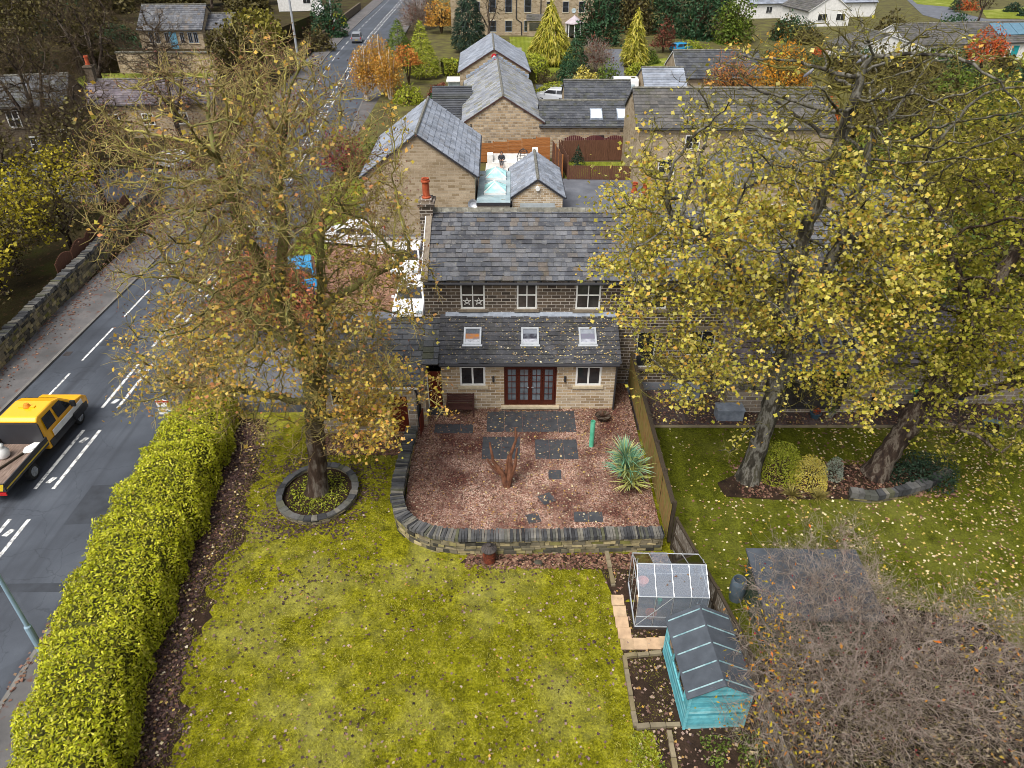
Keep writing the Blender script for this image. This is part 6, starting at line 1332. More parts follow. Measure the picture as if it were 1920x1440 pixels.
for x, y, h, n, mt in ((0, 0, 1.0, 110, 'yucca'), (-.15, .3, 1.3, 110, 'yucca'), (.25, .2, .75, 90, 'yucca'), (.05, -.3, .45, 90, 'yucca_low'), (.15, -.1, .6, 70, 'yucca_low'), (-.25, .0, .8, 80, 'yucca')): straps(yc, 'leaves', (x, y, h), n, .98, .034, M[mt], 1.0)
pb = thing('bowl_planter', 'low round bowl planter of dead stems at the extension corner', 'planter', (4.15, 26.3, 0))
MB().lathe([(.18, 0), (.34, .3), (.36, .3), (.3, .22), (.1, .2)], 16).build('bowl', M['bark_dark'], pb); straps(pb, 'dead_stems', (0, 0, .2), 60, .5, .009, M['litter_brown'], .5)
ib = thing('garden_incinerator', 'rusty incinerator bin with dark lid in front of the retaining wall', 'incinerator', (-.83, 18.1, -.35))
MB().lathe([(.2, 0), (.22, .05), (.225, .3), (.235, .31), (.235, .34), (.225, .35), (.24, .62), (.23, .62), (.2, .1)], 18).build('body', M['rust'], ib)
m = MB().lathe([(.28, .63), (.285, .66), (.12, .78), (.08, .79), (.08, .86), (.06, .86)], 20)
for i in range(14): a = i * 2 * pi / 14; m.tube([(.27 * cos(a), .27 * sin(a), .675), (.12 * cos(a), .12 * sin(a), .79)], .012, 4)
m.build('lid', M['steel_dark'], ib)
tag(MB().sphere((.95, 18.0, -.33), (.17, .13, .12), 9, 6).build('rock', M['drystone'], None), 'pale round rock at the foot of the retaining wall', 'rock')

# ------------------------------------------------------------------ greenhouse, sheds, beds
gx, gy = 5.19, 16.05; gh = thing('greenhouse', 'small aluminium framed glass greenhouse beside the fence', 'greenhouse', (gx, gy, -.35), R(-1.5))
gw_, gd, ge, gr_ = 2.24, 1.85, 1.6, 2.1; X0, X1, Y0, Y1 = -gw_ / 2, gw_ / 2, -gd / 2, gd / 2
m = MB(); m.box(0, 0, 0, gw_ + .06, gd + .06, .12); m.build('base', M['steel_dark'], gh)
m = MB(); b = lambda p, q, r=.013: m.tube([p, q], r, 5)
for i in range(5):
    x = X0 + gw_ * i / 4
    for y in (Y0, Y1): b((x, y, .12), (x, y, ge)); b((x, y, ge), (x, 0, gr_), .016)
for y in (Y0, Y1): b((X0, y, ge), (X1, y, ge), .02); b((X0, y, .14), (X1, y, .14), .025); b((X0, y, .62), (X1, y, .62), .012)
b((X0, 0, gr_), (X1, 0, gr_), .024)
for x in (X0, X1):
    b((x, Y0, .14), (x, Y1, .14), .025); b((x, Y0, ge), (x, Y1, ge)); b((x, -.32, .14), (x, -.32, ge + .4)); b((x, .32, .14), (x, .32, ge + .4)); b((x, Y0, ge), (x, 0, gr_), .018); b((x, Y1, ge), (x, 0, gr_), .018)
b((X0, Y0, .14), (X0 + gw_ * .5, Y0, ge)); b((X0, Y1, .14), (X0, -.1, ge)); b((X0, -.02, gr_), (X0, -.05, gr_ + .28), .014)
m.build('frame', M['alu'], gh)
kg = NT('thin greenhouse glass', .04, .6); gl = kg.n('BsdfGlossy'); gl.inputs['Roughness'].default_value = .06; trn = kg.n('BsdfTransparent'); trn.inputs['Color'].default_value = (.93, .95, .96, 1); df = kg.n('BsdfDiffuse'); df.inputs['Color'].default_value = (.6, .69, .84, 1)  # blue diffuse colour adds a painted sky reflection to the panes
ms1 = kg.n('MixShader'); ms1.inputs[0].default_value = .2; kg.l(trn.outputs[0], ms1.inputs[1]); kg.l(df.outputs[0], ms1.inputs[2]); fr_ = kg.n('Fresnel'); fr_.inputs[0].default_value = 1.6; ms2 = kg.n('MixShader'); kg.l(fr_.outputs[0], ms2.inputs[0]); kg.l(ms1.outputs[0], ms2.inputs[1]); kg.l(gl.outputs[0], ms2.inputs[2]); kg.l(ms2.outputs[0], kg.out.inputs['Surface'])
for y in (Y0, Y1):
    for i in range(4):
        a, c_ = X0 + gw_ * i / 4 + .02, X0 + gw_ * (i + 1) / 4 - .02
        MB().quad((a, y, .16), (c_, y, .16), (c_, y, ge - .02), (a, y, ge - .02)).build('pane', kg.m, gh)
        if not (y > 0 and i == 1):
            p0, p1 = vec(0, y * .985, ge + .012), vec(0, y * .02, gr_ + .004); MB().quad(vec(a, 0, 0) + p0, vec(c_, 0, 0) + p0, vec(c_, 0, 0) + p1, vec(a, 0, 0) + p1).build('pane', kg.m, gh)
for x in (X0, X1): MB().poly([(x, Y0 + .02, .16), (x, Y1 - .02, .16), (x, Y1 - .02, ge), (x, 0, gr_ - .03), (x, Y0 + .02, ge)]).build('pane', kg.m, gh)
vt = MB(); vt.quad((X0 + gw_ / 4, .03, gr_ + .02), (X0 + gw_ / 2, .03, gr_ + .02), (X0 + gw_ / 2, .8, gr_ - .3), (X0 + gw_ / 4, .8, gr_ - .3)); vt.build('roof_vent', kg.m, gh)
GHM = gh.rotation_euler.z
def ghp(x, y, z): return (gx + x * cos(GHM) - y * sin(GHM), gy + x * sin(GHM) + y * cos(GHM), z)
def pot(label, loc, r, h, mat, plant=None, group=None):
    t = thing('plant_pot', label, 'plant pot', loc, 0, group); MB().lathe([(r * .7, 0), (r, h * .85), (r * 1.1, h * .85), (r * 1.1, h), (r * .9, h), (r * .8, h * .7), (.01, h * .7)], 14, cap=False).build('pot', mat, t)
    if plant: leaf_cloud('leaves', samp((0, 0, h * 1.25), (r * 1.1, r * 1.1, h * .6), 90, .6), .09, 'oval', M[plant], t, up=.7)
    return t
pot('orange terracotta pot on the greenhouse floor', ghp(-.55, -.55, -.22), .17, .25, M['terracotta']); pot('pink plastic pot on the greenhouse shelf', ghp(-.75, .35, .36), .17, .22, m_plain('pink pot', C('#b5786a'))); pot('small green jug on the greenhouse bench', ghp(-.3, -.45, .35), .07, .2, m_plain('green plastic', (.02, .25, .15)))
sg = thing('potting_bench', 'grey slatted staging inside the greenhouse', 'bench', ghp(0, .3, -.23), GHM); m = MB()
for j in range(6): m.box(0, -.3 + j * .14, .55, 2.3, .11, .03)
m.build('bench_top', M['fence_dark'], sg)
for x in (-1.05, 1.05):
    for y in (-.28, .38): MB().box(x, y, 0, .05, .05, .55).build('leg', M['fence_dark'], sg)
tag(leaf_cloud('fallen_leaves', np.array([ghp(x, y, 1.25 + .5 * (1 + y / .925) + .03) for x, y in [(-.2, -.6), (.1, -.35), (.35, -.5), (.5, -.3), (.6, -.7), (-.1, -.5), (.9, -.4)]]), .1, 'maple', M['litter_brown'], None, up=3), kind='stuff')
# turquoise shed
sh = thing('turquoise_shed', 'turquoise painted wooden shed with felt roof and pale battens', 'shed', (5.78, 13.0, -.35), R(2.6)); SW, SD, SE, SR = 1.75, 2.55, 1.62, 2.12
m = MB(); m.poly([(-SW / 2, -SD / 2, 0), (SW / 2, -SD / 2, 0), (SW / 2, -SD / 2, SE), (0, -SD / 2, SR), (-SW / 2, -SD / 2, SE)]); m.poly([(SW / 2, SD / 2, 0), (-SW / 2, SD / 2, 0), (-SW / 2, SD / 2, SE), (0, SD / 2, SR), (SW / 2, SD / 2, SE)])
m.quad((SW / 2, -SD / 2, 0), (SW / 2, SD / 2, 0), (SW / 2, SD / 2, SE), (SW / 2, -SD / 2, SE)); m.quad((-SW / 2, SD / 2, 0), (-SW / 2, -SD / 2, 0), (-SW / 2, -SD / 2, SE), (-SW / 2, SD / 2, SE)); m.build('wall', M['teal_wood'], sh)
m = MB()      # overlapping boards
for j in range(15):
    z = .02 + j * .107
    if z > SE - .1: break
    for s in (-1, 1):
        if s < 0 and .95 < z + .05 < 1.45: 
            for y0, y1 in ((-SD / 2, -.95), (.95, SD / 2)): m.box(-SW / 2 - .01, (y0 + y1) / 2, z, .02, y1 - y0, .1)
        else: m.box(s * (SW / 2 + .01), 0, z, .02, SD, .1)
    m.box(0, -SD / 2 - .01, z, SW, .02, .1); m.box(0, SD / 2 + .01, z, SW, .02, .1)
j = 0
while SE - .05 + j * .107 < SR - .12:
    z = SE - .06 + j * .107; w_ = SW * (SR - z - .1) / (SR - SE + .06); m.box(0, -SD / 2 - .01, z, w_, .02, .1); j += 1
m.build('cladding', M['teal_board'], sh)
m = MB()
for s in (-1, 1):
    for t in (-1, 1): m.box(s * (SW / 2 - .01), t * (SD / 2 + .012), 0, .07, .05, SE - .02)
m.build('corner_trim', M['teal_wood'], sh)
wd_ = MB().box(-SW / 2 - .012, 0, .96, .03, 1.86, .48).build('window', M['glass_room'], sh); m = MB()
for y in (-.93, -.31, .31, .93): m.box(-SW / 2 - .035, y, .94, .03, .05, .52)
m.box(-SW / 2 - .04, 0, .91, .05, 1.96, .04); m.build('frame', M['teal_wood'], wd_)
r = MB(); ov = .12; hs_ = (SR - SE) / (SW / 2); rs = []
for s in (-1, 1):
    e = vec(s * (SW / 2 + ov), 0, SE - ov * hs_ + .03); p = vec(0, 0, SR + .03); n_ = vec(s * hs_, 0, 1); n_ /= np.linalg.norm(n_)
    A = [e + vec(0, -SD / 2 - .1, 0), p + vec(0, -SD / 2 - .1, 0), p + vec(0, SD / 2 + .1, 0), e + vec(0, SD / 2 + .1, 0)]
    if s > 0: A = A[::-1]
    r.hexa(A, [q + vec(0, 0, .03) for q in A]); rs.append((s, e + vec(0, 0, .033), p + vec(0, 0, .033)))
ro = r.build('roof', M['felt'], sh)
for i in range(5):
    for s, e, p in rs:
        y = -SD / 2 + .08 + i * (SD - .16) / 4; m = MB(); a, b_ = e + (p - e) * .06 + vec(0, y, 0), e + (p - e) * .96 + vec(0, y, 0); q = [a, b_, b_ + vec(0, .035, 0), a + vec(0, .035, 0)]
        if s > 0: q = q[::-1]
        m.hexa(q, [k_ + vec(0, 0, .022) for k_ in q]); m.build('batten', M['felt_batten'], ro)
# dark green pent shed beyond the fence
gs = thing('green_shed', 'dark green shed with black felt pent roof under the bare shrub', 'shed', (9.2, 15.2, -.1), R(-1))
m = MB(); m.hexa([(-1.3, -1.0, 0), (2.1, -1.0, 0), (2.1, 1.4, 0), (-1.3, 1.4, 0)], [(-1.3, -1.0, 1.5), (2.1, -1.0, 1.5), (2.1, 1.4, 1.75), (-1.3, 1.4, 1.75)]); m.build('wall', M['green_wood'], gs)
MB().hexa([(-1.42, -1.1, 1.48), (2.22, -1.1, 1.48), (2.22, 1.55, 1.76), (-1.42, 1.55, 1.76)], [(-1.42, -1.1, 1.55), (2.22, -1.1, 1.55), (2.22, 1.55, 1.83), (-1.42, 1.55, 1.83)]).build('roof', M['felt'], gs)
wbt = thing('water_butt', 'grey blue water butt at the green shed corner', 'water butt', (7.62, 16.2, -.1)); MB().lathe([(.22, 0), (.27, .4), (.26, .8), (.22, .95), (.2, .95), (.2, .5)], 16).build('barrel', m_plain('grey blue plastic', (.09, .12, .15)), wbt)
# beds and edging in our lawn
def edging(name, label, pts, wd=.14, h=.12, z=-.35, mat='border_stone', L=(.3, .5), cat='edging'):
    m = MB()
    for a, b in zip(pts[:-1], pts[1:]):
        a, b = np.array(a), np.array(b); T = np.linalg.norm(b - a); d = (b - a) / T; q = 0
        while q < T - .04:
            l = min(random.uniform(*L), T - q); c = a + d * (q + l / 2); m.box(c[0], c[1], z - .08, l - .02, wd * random.uniform(.85, 1.1), h + .08 + random.uniform(-.02, .02), math.atan2(d[1], d[0]) + random.uniform(-.05, .05)); q += l
    return tag(m.build(name, M[mat], None), label, cat)
P_ = lambda u, v: G(u, v, -.33)[:2]
def soil(name, pts, z=-.33): return struct(name, MB().prism(pts, z - .3, z), m_soil)
soil('soil_bed', [(3.55, 16.25), (6.3, 16.9), (6.0, 18.45), (-1.6, 18.35), (-1.9, 18.0), (3.2, 17.7)])
soil('soil_bed', [(3.5, 16.24), (6.6, 16.24), (7.2, 13), (7.35, 10), (7.35, 7), (4.1, 7), (4.1, 11.6), (3.55, 11.65), (3.55, 14.1)])
edging('stone_edging', 'row of edging stones between lawn and the bed above the greenhouse', [P_(1137, 1035), P_(1150, 1100)])
edging('stone_edging', 'row of edging stones round the vegetable bed next to the turquoise shed', [P_(1240, 1226), P_(1170, 1232), P_(1192, 1365), P_(1275, 1360)])
edging('stone_edging', 'pale row of edging stones running down from the vegetable bed', [P_(1254, 1372), P_(1266, 1445)])
m = MB(); pv = thing('paving_path', 'square buff paving stones round the greenhouse corner', 'paving', G(1175, 1190, -.34))
o_ = pv.location
for i, (u, v) in enumerate([(1158, 1125), (1162, 1146), (1166, 1166), (1171, 1187), (1176, 1207), (1201, 1207), (1226, 1206), (1249, 1204)]):
    x, y, z = G(u, v, -.3); m.box(x - o_[0], y - o_[1], .0, .43, .43, .05 + .004 * (i % 2), R(-2))
m.build('slabs', M['slab_buff'], pv)
# neighbour's bed, shrubs
soil('neighbour_bed', [G(1345, 905, -.07)[:2], G(1400, 880, -.07)[:2], G(1560, 872, -.07)[:2], G(1700, 868, -.07)[:2], G(1765, 890, -.07)[:2], G(1740, 920, -.07)[:2], G(1600, 935, -.07)[:2], G(1450, 936, -.07)[:2], G(1360, 930, -.07)[:2]], -.07)
bed = [G(u, v, -.1)[:2] for u, v in ((1590, 935), (1640, 940), (1690, 930), (1740, 915), (1772, 893))]
drystone('stone_edge', 'curved row of dark edging stones at the foot of the leaning sycamore', bed, .2, -.1, .26, .11, cope_w=(.14, .3), cope_h=.24, cat='stone edging', seed=15)
bush('clipped_shrub', 'larger green round shrub beside the pale sycamore trunk', 'shrub', (11.1, 22.6, -.07), (1.05, .95, 1.75), 4200, .075, 'oval', 'leaf_lime', lump=.2, core=.6)
bush('clipped_shrub', 'bright cream yellow round shrub between green and silver shrubs', 'shrub', (12.15, 22.1, -.07), (.8, .75, 1.45), 3600, .07, 'oval', 'leaf_var', lump=.2, core=.6)
bush('clipped_shrub', 'small silver grey round shrub next to the cream yellow one', 'shrub', (13.3, 22.5, -.07), (.45, .45, 1.05), 1500, .06, 'oval', 'leaf_silver', lump=.2, core=.5)
bush('dark_shrub', 'low dark evergreen shrub in the stone edged bed under the sycamore', 'shrub', (16.9, 22.4, -.07), (1.6, 1.1, 1.3), 2600, .12, 'oval', 'leaf_pine', lump=.35, core=.4)
for x, y, lb in ((11.2, 21.3, 'tan grass tuft below the green round shrub'), (12.2, 21.2, 'tan grass tuft below the cream yellow shrub')):
    t = thing('grass_tuft', lb, 'plant', (x, y, -.1)); straps(t, 'blades', (0, 0, .02), 130, .55, .012, lf('tan grass %.1f' % x, ['#8a7f42', '#a89a52', '#6f6a34', '#b9ad6a'], .1), 1.2)
# weeds and ring planting
tag(leaf_cloud('ground_cover', np.concatenate([samp((-7.87, 21.62, -.22), (1.3, 1.4, .12), 2800, .5)]), .1, 'oval', M['leaf_lime'], None, up=1.2), kind='stuff')
wp = scatter([(4.0, 8.5), (7.2, 8.5), (7.2, 11.6), (4.0, 11.4)], 900, -.28); wp = wp[vnoise(wp, 3, 4) > .5]; tag(leaf_cloud('weeds', np.repeat(wp, 6, 0) + RNG.normal(size=(len(wp) * 6, 3)) * [.07, .07, .04], .09, 'oval', M['leaf_mid'], None, up=.9), kind='stuff')
wp = scatter([(3.2, 8.5), (4.1, 8.5), (4.1, 11.6), (3.4, 11.6)], 500, -.3); tag(leaf_cloud('weeds', np.repeat(wp, 5, 0) + RNG.normal(size=(len(wp) * 5, 3)) * [.07, .07, .03], .08, 'oval', M['leaf_lime'], None, up=.9), kind='stuff')
# terrace odds and ends next door
pot('blue pot of red flowers on the neighbour terrace', (14.0, 26.6, -.06), .24, .3, m_plain('blue glazed pot', (.05, .1, .14)), 'leaf_scarlet'); pot('small grey pot on the neighbour terrace next to the red flowers', (14.75, 26.7, -.06), .2, .28, M['concrete'], 'leaf_mid')
for x, y, lb in ((8.35, 28.3, 'grey planter box under the neighbour window'), (10.0, 27.4 - .8, 'grey wooden box by the stone corner of the neighbour extension')):
    t = thing('storage_box', lb, 'box', (x, y, -.06)); MB().box(0, 0, 0, 1.2, .6, .55).build('body', M['lead'], t); MB().box(0, 0, .553, 1.26, .66, .06).build('lid', M['lead'], t)
tag(MB().box(19.0, 27.2, -.06, .5, .5, .9, .2, .8, .8).box(19.0, 27.2, .84, .55, .55, .08, .2).build('garden_bin', m_plain('emerald plastic', (.01, .3, .16)), None), 'emerald green plastic bin by the neighbour annex wall', 'bin')
wb = thing('wheelbarrow', 'grey green wheelbarrow with earth standing on the neighbour lawn', 'wheelbarrow', (21.2, 25.1, -.1), R(-115))
m = MB(); B_ = [(-.35, -.28, .38), (.4, -.2, .38), (.4, .2, .38), (-.35, .28, .38)]; T_ = [(-.55, -.38, .68), (.68, -.34, .68), (.68, .34, .68), (-.55, .38, .68)]; 
for i in range(4): m.quad(B_[i], B_[(i + 1) % 4], T_[(i + 1) % 4], T_[i])
m.poly(B_); m.tube([*T_, T_[0]], .018, 6); m.build('tray', m_plain('grey green metal', C('#5d7470'), .5), wb)
MB().poly([(-.45, -.3, .55), (.5, -.25, .55), (.5, .25, .55), (-.45, .3, .55)]).build('earth', m_soil, wb)
for s in (-1, 1): MB().tube([(.75, .06 * s, .2), (.3, .2 * s, .35), (-.5, .27 * s, .38), (-1.05, .3 * s, .55)], .02, 6).build('handle', M['steel'], wb); MB().tube([(-.3, .24 * s, .37), (-.38, .24 * s, 0)], .018, 6).build('leg', M['steel'], wb)
m = MB(); m.tube([(.72, -.05, .2), (.72, .05, .2)], [.2, .2], 16); m.build('wheel', M['tyre'], wb)
tag(MB().sphere((16.6, 24.4, -.06), (.2, .12, .08), 9, 6).build('dark_stone', M['black'], None), 'small black object lying on the neighbour lawn', 'stone')

# ------------------------------------------------------------------ fallen leaves and grass
def litter(poly, n, z, size, mat, dens=None, shape='maple', name='fallen_leaves'):
    P = scatter(poly, n, z)
    if dens is not None: P = P[RNG.uniform(0, 1, len(P)) < dens(P)]
    P[:, 2] += RNG.uniform(0, .03, len(P)); return tag(leaf_cloud(name, P, size, shape, M[mat], None, up=4.5), kind='stuff')
LP = [(-12.4, 6), (5.0, 6), (5.6, 18.2), (-4.8, 18.2), (-4.9, 25.6), (-12.8, 26.5)]
litter(LP, 2600, -.328, .09, 'litter_mix')
litter(LP, 11500, -.328, .095, 'litter_dark', lambda P: np.clip((vnoise(P[:, :2], .9, 2) - .25) * 1.2, .08, 1) * np.where(P[:, 1] > 17, 1.0, .5))
litter([(-12.6, 7), (-9.7, 7), (-9.9, 12), (-11, 17), (-10.6, 21), (-11.2, 26.5), (-13, 26.5)], 19000, -.33, .1, 'litter_dark', lambda P: np.clip(1.25 - (P[:, 0] - np.interp(P[:, 1], [7, 10.5, 14, 18, 26], [-11.2, -10.7, -11.6, -12, -12.3])) / 1.25, 0, 1) * np.clip(vnoise(P[:, :2], 1.3, 4) * 1.6, .2, 1))
litter([(-12.6, 7), (-9.7, 7), (-9.9, 12), (-11, 17), (-10.6, 21), (-11.2, 26.5), (-13, 26.5)], 2600, -.325, .1, 'litter_brown')
litter([(-12.6, 7), (-9.7, 7), (-9.9, 12), (-11, 17), (-10.6, 21), (-11.2, 26.5), (-13, 26.5)], 700, -.3, .1, 'litter_pale')
litter([(-8.5, 24.2), (-4.8, 24.2), (-4.4, 25.7), (-8.6, 25.7)], 2600, -.33, .12, 'litter_brown')
litter([(-10.4, 19), (-5.2, 19), (-5.2, 25), (-10.4, 25)], 5200, -.326, .095, 'litter_dark', lambda P: np.clip(1.35 - np.abs(np.hypot(P[:, 0] + 7.8, P[:, 1] - 21.5) - 1.9) / 1.1, 0, 1) * np.clip(vnoise(P[:, :2], 1.6, 14) * 2.6 - .8, 0, 1))
litter([(-11.2, 6), (-8.6, 6), (-9.2, 12), (-10, 17), (-9.6, 21), (-10.4, 26), (-12, 26)], 9000, -.326, .095, 'litter_dark', lambda P: np.clip(1 - (P[:, 0] - np.interp(P[:, 1], [7, 10.5, 14, 18, 26], [-9.9, -9.8, -10.6, -10.8, -11.4])) / 1.5, 0, 1) ** 1.5 * np.clip(vnoise(P[:, :2], 1.6, 15) * 2.2 - .5, 0, 1))
litter([(-1.7, 17.7), (5.6, 17.7), (5.8, 18.5), (-1.6, 18.4)], 1500, -.32, .1, 'litter_brown')
def onslab(P):
    r = np.zeros(len(P), bool)
    for x0, y0, x1, y1, _, _ in SL: r |= (P[:, 0] > x0) & (P[:, 0] < x1) & (P[:, 1] > y0) & (P[:, 1] < y1 - .1)
    return r
litter(PATIO, 13000, .012, .09, 'litter_brown', lambda P: np.clip(np.maximum(np.clip((P[:, 1] - 25.2) / .7, 0, 1), np.maximum(np.clip((-2.6 - P[:, 0]) / 1.2, 0, 1), np.clip((P[:, 0] - 3.6) / 1.2, 0, 1))) * .9 + .22, 0, 1) * np.where(onslab(P), .1, 1))
fl0 = None
litter(PATIO, 5200, .016, .075, 'litter_mix', lambda P: np.where(onslab(P), .2, 1))
litter([(-1.3, 19.6), (3.6, 19.6), (3.6, 26.9), (-1.3, 26.9)], 260, .035, .08, 'litter_pale')
litter([(6.1, 8), (26, 8), (28, 25.8), (6.1, 25.8)], 7600, -.085, .1, 'litter_pale', lambda P: np.clip(.25 + (P[:, 0] - 8) / 12 + (vnoise(P[:, :2], .8, 6) - .5), .18, 1))
litter([(6.1, 8), (26, 8), (28, 25.8), (6.1, 25.8)], 3000, -.088, .11, 'litter_brown', lambda P: np.clip(.3 + (P[:, 0] - 8) / 14, .2, 1))
litter([(6.1, 26), (24, 26), (24, 29.3), (6.1, 29.3)], 3200, -.05, .11, 'litter_brown'); litter([(6.1, 26), (24, 26), (24, 29.3), (6.1, 29.3)], 900, -.045, .1, 'litter_pale')
litter([(9.2, 21.2), (18, 21.2), (18, 23.5), (9.2, 23.5)], 1800, -.05, .11, 'litter_brown')
litter([(3.5, 8.5), (7, 8.5), (7, 18.3), (3.6, 18.3)], 900, -.315, .1, 'litter_mix')
litter([(-27, 24), (-24.6, 24), (-24.6, 60), (-29.5, 60)], 5200, -.49, .12, 'litter_brown', lambda P: np.clip((-24.9 - P[:, 0]) / 2.2, .03, 1) ** 1.3)
litter([(-15.6, 8), (-15.2, 8), (-15.2, 34), (-15.6, 34)], 500, -.49, .12, 'litter_brown')
def roof_litter(root_poly, n, f, mat, size=.085):
    P = scatter(root_poly, n, 0); P = P[RNG.uniform(0, 1, len(P)) < np.clip(.25 + (P[:, 0] + 3) / 8, .1, 1)] if mat == 'litter_pale' and root_poly[0][0] < 0 and root_poly[0][0] > -4 else P; P[:, 2] = f(P) ; return tag(leaf_cloud('fallen_leaves', P, size, 'maple', M[mat], None, up=5), kind='stuff')
roof_litter([(-3.2, 27), (4.8, 27), (4.8, 29.3), (-3.2, 29.3)], 900, lambda P: EE + (P[:, 1] - EY) * sp2 / hf2 + .1, 'litter_pale')
roof_litter([(-8.7, 25.7), (-4.2, 25.7), (-4.2, 29.3), (-8.7, 29.3)], 260, lambda P: AE + (P[:, 1] - AY) * sp3 / hf3 + .11, 'litter_mix')
roof_litter([(10, 26.9), (16.7, 26.9), (16.7, 29.3), (10, 29.3)], 500, lambda P: BE + (P[:, 1] - BY) * sp4 / hf4 + .12, 'litter_pale')
M['grass_blade'] = lf('moss and grass blade', ['#4f4e0e', '#757214', '#98952a', '#b0ab52', '#86831a', '#625f10'], .2, nvar=.35, nscale=1.1)
M['grass_dark'] = lf('shaded grass blade', ['#474c10', '#5c6214', '#6f7520', '#7a7c26'], .2, nvar=.35)  # blades of the neighbour lawn, darkened for shade as its base is
Pg = np.concatenate([scatter([(-11.6, 8), (4.6, 8), (5, 18), (-4.9, 18), (-5, 25.4), (-11.6, 25.4)], 120000, -.33)]); Pg = Pg[(vnoise(Pg[:, :2], 1.4, 9) + .35 * vnoise(Pg[:, :2], 5, 10)) > .46]
tag(leaf_cloud('grass', Pg, .1, 'tri', M['grass_blade'], None, up=.6, along=np.array([0, 0, 1.1])), kind='stuff')
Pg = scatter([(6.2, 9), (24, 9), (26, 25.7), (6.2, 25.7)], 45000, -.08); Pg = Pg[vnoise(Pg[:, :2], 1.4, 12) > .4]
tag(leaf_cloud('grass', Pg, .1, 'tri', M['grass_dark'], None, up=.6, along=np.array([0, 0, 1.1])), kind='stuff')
Pg = scatter([(4.8, 62.3), (10.8, 62.3), (10.8, 66.8), (4.8, 66.8)], 5000, .02); tag(leaf_cloud('grass', Pg, .16, 'tri', M['leaf_lime'], None, up=.6, along=np.array([0, 0, 1.1])), kind='stuff')

# ------------------------------------------------------------------ vehicles
def wheel(root, x, y, r, wd, side, rim='steel', z=None):
    z = r if z is None else z; s = MB().tube([(x - wd / 2, y, z), (x - wd / 2 + .03, y, z), (x + wd / 2 - .03, y, z), (x + wd / 2, y, z)], [r * .93, r, r, r * .93], 20).build('wheel', M['tyre'], root, smooth=False)
    m = MB(); e = x + side * (wd / 2 + .004); m.tube([(e - side * .02, y, z), (e, y, z)], [r * .66, r * .62], 14)
    for i in range(5): a = i * 2 * pi / 5; m.tube([(e + side * .006, y, z), (e + side * .006, y + r * .55 * cos(a), z + r * .55 * sin(a))], r * .07, 4)
    m.build('rim', M[rim], s); return s
def loft(prof, wb, wt):
    "closed side profile [(y, z, k)], k 0 at sill width wb, 1 at roof width wt"
    m = MB(); n = len(prof); w_ = lambda k: (wb + (wt - wb) * k) / 2
    L_ = [(-w_(k), y, z) for y, z, k in prof]; R_ = [(w_(k), y, z) for y, z, k in prof]; m.add(L_ + R_, [(i, (i + 1) % n, n + (i + 1) % n, n + i) for i in range(n)] + [tuple(range(n))[::-1], tuple(range(n, 2 * n))]); return m, w_
def paint(name, c, rough=.3): k = NT(name, rough, .5); k.base(c); k.b.inputs['Coat Weight'].default_value = .5; return k.m
